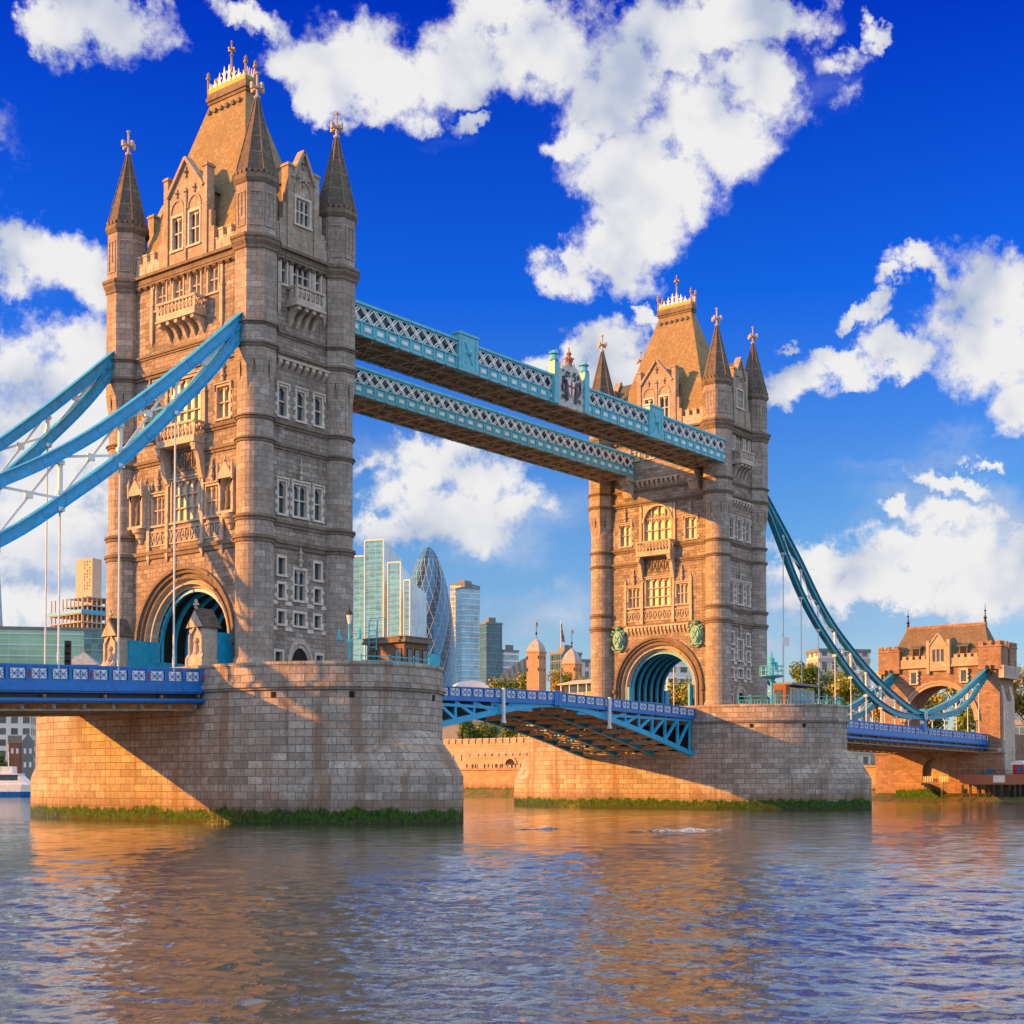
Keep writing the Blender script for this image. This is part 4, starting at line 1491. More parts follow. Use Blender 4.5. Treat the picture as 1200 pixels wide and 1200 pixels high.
    for x in (-3.9, -2.35, -.8, .8, 2.35, 3.9):
        q = MB()
        for k in range(N):
            t0, t1 = PI * k / N, PI * (k + 1) / N
            a = [(x - .16, rr_ * math.cos(tt), 16.5 + rr_ * math.sin(tt)) for rr_, tt in ((5.26, t0), (5.26, t1), (4.95, t1), (4.95, t0))]
            q.prism(a, (.32, 0, 0))
        for sg in (-1, 1):
            q.box(x - .16, x + .16, min(sg * 5.26, sg * 4.95), max(sg * 5.26, sg * 4.95), 12.36, 16.5)
        q.build('rib', ['blue_sky_paint'], vo)
    for sg in (-1, 1):
        q = MB()
        q.box(-4.6, 4.6, min(sg * 4.9, sg * 4.7), max(sg * 4.9, sg * 4.7), 12.36, 15.0)
        for k in range(9):
            x = -4.4 + k * 1.1
            q.box(x - .1, x + .1, min(sg * 4.698, sg * 4.6), max(sg * 4.698, sg * 4.6), 12.36, 14.95)
        q.build('side_panel', ['blue_sky_paint'], t)
    # gabled stone hoods and steel screens flanking both mouths of the passage
    for sx in (-1, 1):
        for sy in (-1, 1):
            if sx < 0 and near:
                link('porch_hood', shrine(), t, (sx * 7.9, sy * 6.25, 12.35), 0).scale = (.92, .95, .95)
            q = MB()
            if sx < 0 and near:
                q.box(min(sx * 5.3, sx * 7.75), max(sx * 5.3, sx * 7.75), min(sy * 4.95, sy * 7.1), max(sy * 4.95, sy * 7.1), 12.36, 16.9)
            q.box(min(sx * 4.3, sx * 5.3), max(sx * 4.3, sx * 5.3), min(sy * 4.8, sy * 5.1), max(sy * 4.8, sy * 5.1), 12.36, 16.9)
            q.build('steel_screen', ['blue_sky_paint'], t)
    return t


def shrine():
    if 'shrine' in CACHE:
        return CACHE['shrine']
    m = MB()
    w = 1.05
    m.box(-1.5, .5, -w - .12, w + .12, 0, 2.2)
    m.prism([(-1.5, -w - .12, 2.2), (-1.5, w + .12, 2.2), (-1.1, w, 2.9), (-1.1, -w, 2.9)][:4], (0, 0, .001))
    m.box(-1.1, .5, -w, w, 2.2, 5.2)
    # steep gabled roof
    m.prism([(-1.35, -w - .3, 5.1), (-1.35, w + .3, 5.1), (-1.35, 0, 7.0)], (2.2, 0, 0), 1)
    m.prism([(-1.42, -w - .1, 5.15), (-1.42, w + .1, 5.15), (-1.42, 0, 6.7)], (.07, 0, 0), 0)
    # blind arch with carved panel
    for sg in (-1, 1):
        m.box(-1.32, -1.1, min(sg * .95, sg * .7), max(sg * .95, sg * .7), 2.25, 4.4)
        m.prism([(-1.32, sg * .95, 4.4), (-1.32, sg * .7, 4.4), (-1.32, 0, 5.2), (-1.32, 0, 5.5)], (.2, 0, 0))
    m.sphere((-1.12, 0, 3.9), .3, 8, 6)
    m.lathe([(0, 2.6), (.34, 2.65), (.26, 3.5), (0, 3.7)], 8, -1.1, 0)
    m.lathe([(.12, 6.8), (.2, 7.0), (.08, 7.15), (.08, 7.55)], 6, -1.2, 0)
    m.box(-1.32, -1.08, -.3, .3, 7.2, 7.4)
    m.box(-1.3, -1.1, -.1, .1, 7.402, 7.75)
    CACHE['shrine'] = m.mesh('porch_hood', ['limestone', 'spire_stone'])
    return CACHE['shrine']


def pilaster_mesh(h):
    m = MB()
    m.box(-.2, .2, -.22, 0, 0, h * .55)
    m.box(-.16, .16, -.17, 0, h * .55, h * .92)
    m.box(-.24, .24, -.27, 0, h * .53, h * .56)
    m.prism([(-.16, -.17, h * .92), (.16, -.17, h * .92), (0, -.1, h)], (0, .16, 0))
    m.prism([(-.2, -.22, 0), (.2, -.22, 0), (0, -.08, -.55)], (0, .2, 0))
    return m


def console_mesh():
    m = MB()
    pts = [(-.25, 0, 0), (-.25, 0, 3.3), (-.25, -1.25, 3.3), (-.25, -1.25, 2.6)]
    for k in range(1, 8):
        a = k / 8
        pts.append((-.25, -1.25 + 1.05 * (a ** .7), 2.6 - 2.6 * a + .3 * math.sin(a * PI * 2)))
    m.prism(pts, (.5, 0, 0))
    return m


def white_band(w, h):
    m = MB()
    m.box(-w / 2, w / 2, -.06, 0, 0, h)
    return m


def door_mesh():
    m = MB()
    zc, w = 1.4, 1.15
    N = 8
    for sg in (-1, 1):
        for (r0, r1, d) in ((w, w + .22, .12), (w + .22, w + .5, .22)):
            m.box(min(sg * r0, sg * r1), max(sg * r0, sg * r1), -d, .02, 0, zc)
            for k in range(N):
                t0, t1 = PI / 2 * k / N, PI / 2 * (k + 1) / N
                m.prism([(sg * r_ * math.cos(tt), -d, zc + r_ * 1.75 * math.sin(tt)) for r_, tt in ((r0, t0), (r0, t1), (r1, t1), (r1, t0))], (0, d, 0))
    pl = [(-w, -.012, 0), (w, -.012, 0)] + [(w * math.cos(t), -.012, zc + w * 1.75 * math.sin(t)) for t in [PI * k / 12 for k in range(13)]]
    m.face(pl, 1)
    m.box(-w, w, -.06, -.02, 0, 1.5, 2)
    m.box(-w, w, -.10, -.02, 1.52, 2.0, 0)
    return m


tower_near = make_tower(0.0, 'nearer gothic stone tower with four spired turrets and steep roof', True)
tower_far = make_tower(82.3, 'farther gothic stone tower with teal shields beside its road arch', False)
#PART3
# ------------------------------------------------------------------ suspension chains
def lerp_path(pts, x):
    pts = sorted(pts)
    for (x0, z0), (x1, z1) in zip(pts, pts[1:]):
        if x0 <= x <= x1:
            return z0 + (z1 - z0) * (x - x0) / (x1 - x0)
    return pts[0][1] if x < pts[0][0] else pts[-1][1]


def smooth_path(pts, step):
    """Catmull-Rom through the measured points"""
    out = []
    P = [Vector(p) for p in pts]
    for i in range(len(P) - 1):
        p0, p1, p2, p3 = P[max(i - 1, 0)], P[i], P[i + 1], P[min(i + 2, len(P) - 1)]
        n = max(2, int((p2 - p1).length / step))
        for k in range(n):
            t = k / n
            q = 0.5 * ((2 * p1) + (p2 - p0) * t + (2 * p0 - 5 * p1 + 4 * p2 - p3) * t * t + (3 * p1 - p0 - 3 * p2 + p3) * t ** 3)
            out.append((q.x, q.y))
    out.append(tuple(P[-1]))
    return out


def make_chain(tx, sgn, y, U, L, U2, L2, deck_z, label, paint, xcut=None):
    """U,L upper and lower chords from tower to pin as (distance from tower centre, z); U2,L2 from pin to abutment"""
    t = thing('suspension_chain', label, 'chain', (tx, y, 0), 0, 'suspension chains of the bridge')
    cw = 0.62
    for (up, lo) in ((U, L), (U2, L2)):
        pu = smooth_path([(sgn * d, z) for d, z in up], 1.4)
        pl = smooth_path([(sgn * d, z) for d, z in lo], 1.4)
        for nm, pth in (('upper_chord', pu), ('lower_chord', pl)):
            m = MB()
            m.sweep_xz(pth, 0, cw * .55, .84)
            for s_ in (-1, 1):   # flange plates top and bottom
                off = []
                for i, (x, z) in enumerate(pth):
                    a, b = Vector(pth[max(i - 1, 0)]), Vector(pth[min(i + 1, len(pth) - 1)])
                    d = (b - a).normalized()
                    off.append((x - d.y * s_ * .455, z + d.x * s_ * .455))
                m.sweep_xz(off, 0, cw * 1.25, .07)
            for i in range(3, len(pth) - 2, 4):   # splice plates with bolt heads
                a, b = Vector((pth[i][0], 0, pth[i][1])), Vector((pth[i + 1][0], 0, pth[i + 1][1]))
                ds = (b - a).normalized()
                m.bar(a - ds * .1, a + ds * .75, cw * .55 + .05, .62, 0, side=(0, 1, 0))
                up_ = Vector((-ds.z, 0, ds.x))
                for bx_ in (.05, .25, .45, .65):
                    for bz_ in (-.2, .2):
                        q_ = a + ds * bx_ + up_ * bz_
                        m.box(q_.x - .035, q_.x + .035, -cw * .275 - .06, cw * .275 + .06, q_.z - .035, q_.z + .035)
            m.build(nm, [paint], t)
        d0, d1 = up[0][0], up[-1][0]
        nodes = []
        d = 13.9 if up is U else d0 + 4.0
        while d < d1 - 2.0:
            nodes.append(d)
            d += 5.62
        zs = []
        for d in nodes:
            zu, zl = lerp_path([(abs(a), b) for a, b in pu], d), lerp_path([(abs(a), b) for a, b in pl], d)
            zs.append((zu, zl))
            p = MB()
            p.bar((sgn * d, 0, zl), (sgn * d, 0, zu), .2, .34, 0, side=(0, 1, 0))
            for z in (zu - .75, zl + .75):
                p.box(sgn * d - .3, sgn * d + .3, -.16, .16, z - .16, z + .16)
            p.build('web_post', ['white_paint'], t)
            hz = deck_z(tx + sgn * d)
            q = MB()
            q.lathe([(.085, hz - .3), (.085, hz + .2), (.11, hz + .25), (.11, hz + .9), (.08, hz + 1.0), (.08, zl - .9), (.15, zl - .85), (.15, zl - .45)], 8, sgn * d, 0)
            q.box(sgn * d - .28, sgn * d + .28, -.3, .3, zl - .75, zl - .42)
            q.build('hanger', ['white_paint'], t)
        m = MB()
        ends = [(d0 + 2.2,) + (lerp_path([(abs(a), b) for a, b in pu], d0 + 2.2), lerp_path([(abs(a), b) for a, b in pl], d0 + 2.2))] if up is U else []
        seq = ends + [(d, a, b) for d, (a, b) in zip(nodes, zs)]
        for (da, ua, la), (db, ub, lb) in zip(seq, seq[1:]):
            m.bar((sgn * da, .05, ua - .3), (sgn * db, .05, lb + .3), .06, .2, side=(0, 1, 0))
            m.bar((sgn * da, -.05, la + .3), (sgn * db, -.05, ub - .3), .06, .2, side=(0, 1, 0))
            cx, cz = (da + db) / 2, (ua + la + ub + lb) / 4
            m.box(sgn * cx - .35, sgn * cx + .35, -.09, .09, cz - .28, cz + .28)
        if seq[1:]:
            m.build('lattice', ['white_paint'], t)
    if U2:
        m = MB()
        xz = sgn * U[-1][0], U[-1][1]
        pl = [(xz[0] + .95 * math.cos(k * PI / 10), -.5, xz[1] + 1.1 * math.sin(k * PI / 10)) for k in range(20)]
        m.prism(pl, (0, 1.0, 0), 0)
        pl = [(xz[0] + .55 * math.cos(k * PI / 10), -.56, xz[1] + .75 * math.sin(k * PI / 10)) for k in range(20)]
        m.prism(pl, (0, 1.12, 0), 1)
        pl = [(xz[0] + .2 * math.cos(k * PI / 10), -.6, xz[1] + .45 * math.sin(k * PI / 10)) for k in range(20)]
        m.prism(pl, (0, 1.2, 0), 2)
        m.build('pin', [paint, 'white_paint', 'red_paint'], t)
        m = MB()
        m.prism([(xz[0] - .9, -.35, xz[1] - 2.6), (xz[0] + .9, -.35, xz[1] - 2.6), (xz[0] + .5, -.35, xz[1] - .8), (xz[0] - .5, -.35, xz[1] - .8)], (0, .7, 0))
        m.build('pin_pedestal', ['blue_deep'], t)
    return t


def dz_near(x):
    return 13.72 + 0.0405 * x if x < 0 else 13.3


def dz_far(x):
    return 13.60 - 0.0103 * (x - 92.95)


NU = [(5.6, 46.0), (6.6, 45.0), (13.3, 38.8), (19.8, 33.3), (24.9, 29.6), (30.4, 26.4), (39.0, 22.2), (48.0, 18.6), (58.0, 15.6), (65.3, 14.3)]
NL = [(5.6, 45.2), (6.6, 44.0), (9.8, 39.9), (13.3, 36.1), (18.8, 30.6), (24.8, 25.8), (30.3, 21.9), (38, 17.9), (47, 15.2), (56, 14.2), (65.3, 14.2)]
FU = [(6.6, 45.6), (10.3, 42.8), (18.2, 36.8), (27.5, 29.2), (37.5, 23.8), (48.2, 19.4), (59.8, 15.95), (65.3, 15.15)]
FL = [(6.6, 45.0), (9.9, 41.9), (20.0, 31.0), (31.3, 23.35), (42.7, 17.75), (53.8, 15.0), (65.3, 14.9)]
S2U = [(65.3, 15.2), (77.7, 17.95), (86.1, 20.9), (95.9, 24.75)]
S2L = [(65.3, 14.8), (77.7, 15.85), (86.1, 18.3), (95.9, 24.0)]
for y, w in ((-9.35, 'side nearest the viewer'), (9.35, 'side farthest from the viewer')):
    make_chain(0, -1, y, NU, NL, [(65.3, 14.3), (78, 17.3), (95.9, 24.5)], [(65.3, 13.9), (78, 15.2), (95.9, 23.8)], dz_near,
               'blue chain rising to the nearer tower, on the ' + w, 'blue_chain')
    make_chain(82.3, 1, y, FU, FL, S2U, S2L, dz_far,
               'teal chain between farther tower and gatehouse, on the ' + w, 'chain_far_paint')

# ------------------------------------------------------------------ side span roadways
PANEL_W, PANEL_H = 1.28, .76


def panel_mesh():
    if 'panel' in CACHE:
        return CACHE['panel']
    m = MB()
    w, h = PANEL_W, PANEL_H
    m.box(-w / 2, w / 2, -.03, .03, 0, h, 0)
    for sg in (-1, 1):
        for (x0, x1) in ((-w / 2 + .05, 0), (0, w / 2 - .05)):
            a, b = (h * .1, h * .9) if sg > 0 else (h * .9, h * .1)
            m.bar((x0, -.045 - .003 * sg, a), (x1, -.045 - .003 * sg, b), .05, .05, 1, side=(0, 1, 0))
    m.box(-.03, .03, -.055, -.03, .02, h - .02, 1)
    m.box(-w / 2, w / 2, -.052, -.03, h / 2 - .02, h / 2 + .02, 1)
    CACHE['panel'] = m.mesh('panel', ['white_paint', 'blue_deep'])
    return CACHE['panel']


def emblem_mesh():
    if 'emblem' in CACHE:
        return CACHE['emblem']
    m = MB()
    m.prism([(-.10, -.06, .22), (.10, -.06, .22), (.10, -.06, .02), (0, -.06, -.2), (-.10, -.06, .02)], (0, .06, 0))
    m.lathe([(0, .22), (.09, .26), (.05, .34), (.07, .40), (0, .46)], 8, 0, -.03)
    CACHE['emblem'] = m.mesh('emblem', ['red_paint'])
    return CACHE['emblem']


def make_span(x0, x1, zf, label):
    t = thing('side_span', label, 'bridge deck', (x0, 0, zf(x0)), 0, 'roadways between tower and river bank')
    L = x1 - x0
    sl = (zf(x1) - zf(x0)) / L

    def xf(p):
        return (p[0], p[1], p[2] + sl * p[0])
    m = MB()
    m.xf = xf
    m.box(0, L, -8.9, 8.9, -1.5, -1.2)
    m.build('road', ['asphalt'], t)
    m = MB()
    m.xf = xf
    m.box(0, L, -8.8, 8.8, -3.05, -2.85)
    for k in range(int(L / 2.81) + 1):
        x = min(L - .2, k * 2.81 + .1)
        m.box(x - .16, x + .16, -8.85, 8.85, -3.45, -3.052, 1)
    for y in (-8.4, -4.2, 0, 4.2, 8.4):
        m.box(0, L, y - .2, y + .2, -3.62, -3.452, 1)
    m.build('soffit', ['soffit_brown', 'beam_brown'], t)
    pitch = 5.62 / 3
    for s_ in (-1, 1):
        Y = s_ * 9.3
        m = MB()
        m.xf = xf
        a = lambda y0, y1, z0, z1, mt=0: m.box(0, L, min(s_ * y0, s_ * y1), max(s_ * y0, s_ * y1), z0, z1, mt)
        a(9.05, 9.42, -1.72, -1.26)
        a(9.0, 9.62, -2.05, -1.722)
        a(9.0, 9.50, -2.2, -2.052)
        a(9.0, 9.12, -2.62, -2.202, 1)  # set-back strip coloured near black for the shadow in the slot
        a(9.0, 9.62, -2.86, -2.622)
        a(9.0, 9.45, -2.98, -2.862)
        g_ = m.build('girder', ['blue_deep', 'dark_metal'], t)
        m = MB()
        m.xf = xf
        a(9.14, 9.42, -.16, 0.0)
        a(9.2, 9.36, -.34, -.162)
        a(9.2, 9.36, -1.258, -1.12)
        a(9.24, 9.27, -1.12, -.342)
        n = int(L / pitch)
        for k in range(n + 1):
            x = k * pitch + (L - n * pitch) / 2
            big = k % 3 == 0
            w = .24 if big else .14
            m.box(x - w, x + w, min(s_ * 9.18, s_ * (9.46 if big else 9.4)), max(s_ * 9.18, s_ * (9.46 if big else 9.4)), -1.256, -.164)
        pa = m.build('parapet', ['blue_deep'], t)
        for k in range(n):
            x = (k + .5) * pitch + (L - n * pitch) / 2
            o = link('panel', panel_mesh(), pa, (x, s_ * 9.37, -1.11 + sl * x), 0 if s_ < 0 else PI)
            o.rotation_euler = (0, -math.atan(sl) * (1 if s_ < 0 else -1), 0 if s_ < 0 else PI)
        for k in range(0, n + 1, 3):
            x = k * pitch + (L - n * pitch) / 2
            link('emblem', emblem_mesh(), pa, (x, s_ * 9.47, -.85 + sl * x), 0 if s_ < 0 else PI)
            q = MB()
            q.box(-.12, .12, -.14, .14, -.12, .12)
            q.build('bracket_lamp', ['rust_lamp'], g_, loc=(x + 1.4 if x + 1.4 < L else x - .3, s_ * 9.45 * .985, -2.4 + sl * x))
    return t


span_near = make_span(-95.5, -10.67, dz_near, 'blue roadway with white panelled parapet reaching left from the nearer pier')
span_far = make_span(92.97, 178.3, dz_far, 'blue roadway with white panelled parapet between the farther pier and the gatehouse')

# ------------------------------------------------------------------ bascules (lifting road leaves)
def make_leaf(xp, sgn, label):
    t = thing('bascule_leaf', label, 'drawbridge', (xp, 0, 0), 0, 'lifting leaves of the middle span')
    L = 30.42
    zt = lambda d: 13.22 + (.70 if sgn > 0 else .62) * (d / L) ** .8

    def xf(p):
        return (sgn * p[0], p[1], p[2] + zt(max(0.0, p[0])))
    prof = [(0.0, 6.9), (2.85, 7.5), (10, 9.1), (20, 10.95), (27, 11.95), (30.42, 12.12)]
    m = MB()
    m.xf = xf
    for k in range(8):
        a, b = L * k / 8, L * (k + 1) / 8
        m.box(a, b, -8.8, 8.8, -1.45, -1.2)
    m.build('road', ['asphalt'], t)
    pitch = 1.9
    n = int(L / pitch)
    for s_ in (-1, 1):
        m = MB()
        m.xf = xf
        for k in range(n):
            a, b = L * k / n, L * (k + 1) / n
            m.box(a, b, min(s_ * 8.95, s_ * 9.2), max(s_ * 8.95, s_ * 9.2), -.14, 0)
            m.box(a, b, min(s_ * 8.98, s_ * 9.14), max(s_ * 8.98, s_ * 9.14), -1.50, -1.0)
            m.box(a, b, min(s_ * 9.0, s_ * 9.03), max(s_ * 9.0, s_ * 9.03), -.998, -.142)
            m.box(a - .1, a + .1, min(s_ * 9.032, s_ * 9.2), max(s_ * 9.032, s_ * 9.2), -.998, -.142)
        m.box(L - .7, L - .02, min(s_ * 8.9, s_ * 9.3), max(s_ * 8.9, s_ * 9.3), -1.6, .12)
        pa = m.build('parapet', ['blue_deep'], t)
        for k in range(n):
            x = L * (k + .5) / n
            if x > L - .9:
                continue
            o = link('panel', panel_mesh(), pa, (sgn * x, s_ * 9.1, zt(x) - .96), 0 if s_ < 0 else PI)
            o.scale = (1.12, 1, 1.0)
    for y in (-8.7, -3.0, 3.0, 8.7):
        m = MB()
        pth = [(sgn * d, z + .3) for d, z in smooth_path(prof, 2.0)]
        m.sweep_xz(pth, y, .5, .62)
        k = 0
        step = 3.05
        x = .6
        while x < 26.5:
            zb = lerp_path(prof, x) + .5
            zu = zt(x) - 1.5
            if zu - zb > .25:
                m.box(sgn * x - .15, sgn * x + .15, y - .14, y + .14, zb, zu)
            x2 = x + step
            zb2, zu2 = lerp_path(prof, x2) + .5, zt(x2) - 1.5
            if zu2 - zb2 > .15:
                m.bar((sgn * x, y, zu - .1), (sgn * x2, y, zb2), .26, .34, side=(0, 1, 0))
            x += step
        m.box(min(0, sgn * 26), max(0, sgn * 26), y - .16, y + .16, 11.45, 11.75)
        m.build('truss', ['blue_sky_paint'], t)
    m = MB()
    x = .8
    while x < 30:
        zb = lerp_path(prof, x)
        m.box(sgn * x - .14, sgn * x + .14, -8.44, 8.44, zb + .02, zb + .5)
        m.box(sgn * x - .12, sgn * x + .12, -8.6, 8.6, zt(x) - 2.2, zt(x) - 1.452)
        x2 = min(29.9, x + 3.05)
        zb2 = lerp_path(prof, x2)
        for (ya, yb) in ((-8.4, -3.3), (-2.7, 2.7), (3.3, 8.4)):
            m.bar((sgn * x, ya, zb + .2), (sgn * x2, yb, zb2 + .2), .16, .16)
            m.bar((sgn * x, yb, zb + .28), (sgn * x2, ya, zb2 + .28), .16, .16)
        x += 3.05
    m.build('floor_beams', ['beam_brown'], t)
    m = MB()
    xm = 20.2
    m.box(sgn * xm - .17, sgn * xm + .17, -9.5, -9.24, 10.2, zt(xm) + .05)
    m.box(sgn * xm - .24, sgn * xm + .24, -9.56, -9.2, 9.95, 10.2)
    m.build('gauge_post', ['white_paint'], t)
    return t


make_leaf(10.72, 1, 'left half of the lifting middle span, hinged on the nearer pier')
make_leaf(71.58, -1, 'right half of the lifting middle span, hinged on the farther pier')
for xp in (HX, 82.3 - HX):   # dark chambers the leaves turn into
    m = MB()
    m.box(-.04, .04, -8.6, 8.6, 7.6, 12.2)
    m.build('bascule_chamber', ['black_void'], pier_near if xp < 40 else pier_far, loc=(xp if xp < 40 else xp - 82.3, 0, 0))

# ------------------------------------------------------------------ high-level walkways
def make_walkway(y0, y1, label, crest):
    x0, x1 = 4.9, 77.4
    t = thing('high_walkway', label, 'footbridge', (0, (y0 + y1) / 2, 46.4), 0, 'high walkways between the towers')
    hw = (y1 - y0) / 2
    pitch = 1.76
    n = int((x1 - x0) / pitch)
    p0 = x0 + ((x1 - x0) - n * pitch) / 2
    for s_ in (-1, 1):
        def b(m, xa, xb, ya, yb, za, zb, mt=0):
            m.box(xa, xb, min(s_ * ya, s_ * yb), max(s_ * ya, s_ * yb), za, zb, mt)
        m = MB()
        b(m, x0, x1, hw - .25, hw + .12, 0.0, .14)
        b(m, x0, x1, hw - .2, hw - .02, .14, 1.3)
        b(m, x0, x1, hw - .25, hw + .10, 1.3, 1.42)
        b(m, x0, x1, hw - .16, hw + .0, 2.82, 3.0)
        b(m, x0, x1, hw - .25, hw + .14, 3.0, 3.2)
        b(m, x0, x1, hw - .1, hw + .02, 3.2, 3.32)
        for k in range(n + 1):
            x = p0 + k * pitch
            b(m, max(x0, x - .09), min(x1, x + .09), hw - .02, hw + .08, .142, 1.298)
        for k in range(n):
            x = p0 + (k + .5) * pitch
            b(m, x - .58, x + .58, hw - .02, hw + .03, .40, 1.08)
            b(m, x - .40, x + .40, hw + .03, hw + .07, .55, .93, 1)
        gd = m.build('girder', ['blue_turquoise', 'white_paint'], t)
        m = MB()
        for k in range(n):
            x = p0 + k * pitch
            for dx in (-.17, .17):   # each diagonal is a pair of flats
                for sg in (-1, 1):
                    xa, xb = (x + .17, x + pitch - .17) if sg > 0 else (x + pitch - .17, x + .17)
                    m.bar((xa + dx, s_ * (hw - .04 - .035 * sg), 1.42), (xb + dx, s_ * (hw - .04 - .035 * sg), 2.82), .06, .13, 0, side=(0, 1, 0))
            b(m, x + pitch / 2 - .2, x + pitch / 2 + .2, hw - .08, hw + .06, 1.95, 2.3)
        m.build('lattice', ['white_paint'], t)
        m = MB()
        for k in range(n + 1):
            x = p0 + k * pitch
            b(m, x - .09, x + .09, hw + .12, hw + .22, -.02, .13)
        m.build('fairy_lights', ['rust_lamp'], gd)
        if s_ < 0 and crest:
            plinths = [22.6, 59.0]
        else:
            plinths = []
        for xc in plinths:
            m = MB()
            m.box(xc - 1.55, xc + 1.55, -hw - .32, -hw + .5, -.05, 3.75)
            m.box(xc - 1.65, xc + 1.65, -hw - .42, -hw + .6, 3.75, 4.0)
            m.box(xc - 1.2, xc - 1.05, -hw - .38, -hw - .322, .3, 3.5)
            m.box(xc + 1.05, xc + 1.2, -hw - .38, -hw - .322, .3, 3.5)
            m.sphere((xc, -hw - .3, 2.0), .42, 10, 6)
            m.bar((xc - .6, -hw - .36, .8), (xc + .6, -hw - .36, 3.0), .09, .12, side=(0, 1, 0))
            m.bar((xc + .6, -hw - .37, .8), (xc - .6, -hw - .37, 3.0), .09, .12, side=(0, 1, 0))
            m.build('plinth', ['blue_turquoise'], t)
    m = MB()
    m.box(x0, x1, -hw + .3, hw - .3, 3.05, 3.3)
    for s_ in (-1, 1):
        a = sorted((s_ * (hw - .3), s_ * (hw - .36)))
        m.box(x0, x1, a[0], a[1], 1.3, 3.05, 1)
    m.build('glazed_corridor', ['slate_dark', 'corridor_glass'], t)
    m = MB()
    m.box(x0, x1, -hw + .26, hw - .26, .18, .3)
    for k in range(int((x1 - x0) / 3.52) + 1):
        x = x0 + .3 + k * 3.52
        m.box(x - .12, x + .12, -hw + .26, hw - .26, -.2, .178, 1)
        if x + 3.52 < x1:
            m.bar((x, -hw + .3, .02), (x + 3.52, hw - .3, .02), .14, .12, 1)
            m.bar((x, hw - .3, .06), (x + 3.52, -hw + .3, .06), .14, .12, 1)
    for y in (-hw * .35, hw * .35):
        m.box(x0, x1, y - .1, y + .1, -.1, .176, 1)
    m.build('soffit', ['soffit_brown', 'beam_brown'], t)
    if crest:
        xc = 40.9
        y = -hw - .2
        m = MB()   # coat of arms plate between two posts
        pl = [(xc - 2.5, y, -.05), (xc + 2.5, y, -.05), (xc + 2.5, y, 3.4), (xc + 1.9, y, 4.1), (xc + .9, y, 4.9), (xc, y, 5.25), (xc - .9, y, 4.9), (xc - 1.9, y, 4.1), (xc - 2.5, y, 3.4)]
        m.prism(pl, (0, .5, 0), 0)
        for sg in (-1, 1):
            m.box(xc + sg * 2.95 - .45, xc + sg * 2.95 + .45, y - .25, y + .65, -.05, 4.75, 1)
            m.lathe([(.55, 4.75), (.6, 4.95), (.45, 5.0), (.4, 5.5), (.62, 5.6), (.5, 5.8), (.25, 6.0), (0, 6.1)], 8, xc + sg * 2.95, y + .2, 0, 1)
            for k in range(3):
                xx = xc + sg * (1.9 - .5 * k)
                m.lathe([(.12, 3.9 + .4 * k), (.14, 4.3 + .45 * k), (.05, 4.5 + .45 * k), (0, 4.8 + .45 * k)], 6, xx, y + .2, 0, 0)
        cr = m.build('crest', ['crest_grey', 'blue_turquoise'], t)
        m = MB()
        pl = [(xc - .62, y - .14, 3.1), (xc + .62, y - .14, 3.1), (xc + .62, y - .14, 2.2), (xc + .35, y - .14, 1.5), (xc, y - .14, 1.15), (xc - .35, y - .14, 1.5), (xc - .62, y - .14, 2.2)]
        m.prism(pl, (0, .138, 0), 0)
        m.box(xc - .11, xc + .11, y - .19, y - .142, 1.3, 3.08, 1)
        m.box(xc - .60, xc + .60, y - .185, y - .143, 2.3, 2.52, 1)
        rnd = random.Random(2)
        for sg in (-1, 1):   # winged beasts to either side of the shield, and mantling
            m.tube([(xc + sg * .8, y - .12, .7), (xc + sg * 1.0, y - .14, 1.6), (xc + sg * .9, y - .14, 2.5), (xc + sg * 1.05, y - .14, 3.1)], [.2, .26, .2, .12], 6, 2)
            m.tube([(xc + sg * 1.0, y - .1, 2.4), (xc + sg * 1.6, y - .12, 3.2), (xc + sg * 1.75, y - .12, 2.2), (xc + sg * 1.5, y - .1, 1.6)], [.1, .22, .16, .08], 6, 2)
            m.tube([(xc + sg * 1.1, y - .1, 1.0), (xc + sg * 1.7, y - .1, 1.2), (xc + sg * 1.8, y - .1, .7)], [.14, .1, .05], 6, 2)
            for k in range(9):
                xx, zz = xc + sg * rnd.uniform(.3, 1.5), rnd.uniform(3.2, 4.1)
                m.sphere((xx, y - .05, zz), rnd.uniform(.1, .2), 6, 4, 2)
        m.build('shield', ['white_paint', 'red_paint', 'arms_grey'], cr)
        m = MB()
        m.lathe([(.34, 4.9), (.38, 5.2), (.55, 5.65), (.40, 5.85), (.26, 6.0), (.22, 6.15), (.33, 6.3), (.22, 6.5), (.10, 6.6), (.08, 6.95), (0, 7.2)], 10, xc, y + .25)
        for k in range(6):
            a = k * PI / 3
            m.sphere((xc + .53 * math.cos(a), y + .25 + .53 * math.sin(a), 5.75), .11, 6, 4)
        m.build('crown', ['red_gold'], cr)
    return t


m_plain('red_gold', (0.34, 0.16, 0.10), 0.5, 0.1, var=0.3)
m_plain('crest_grey', (0.46, 0.50, 0.54), 0.5, streak=0.5, var=0.2)
m_glass('corridor_glass', (0.03, 0.075, 0.13))
make_walkway(-11.05, -5.45, 'turquoise high walkway with a crowned coat of arms on its side', True)
make_walkway(4.0, 9.6, 'turquoise high walkway with white lattice, behind the one with the crest', False)

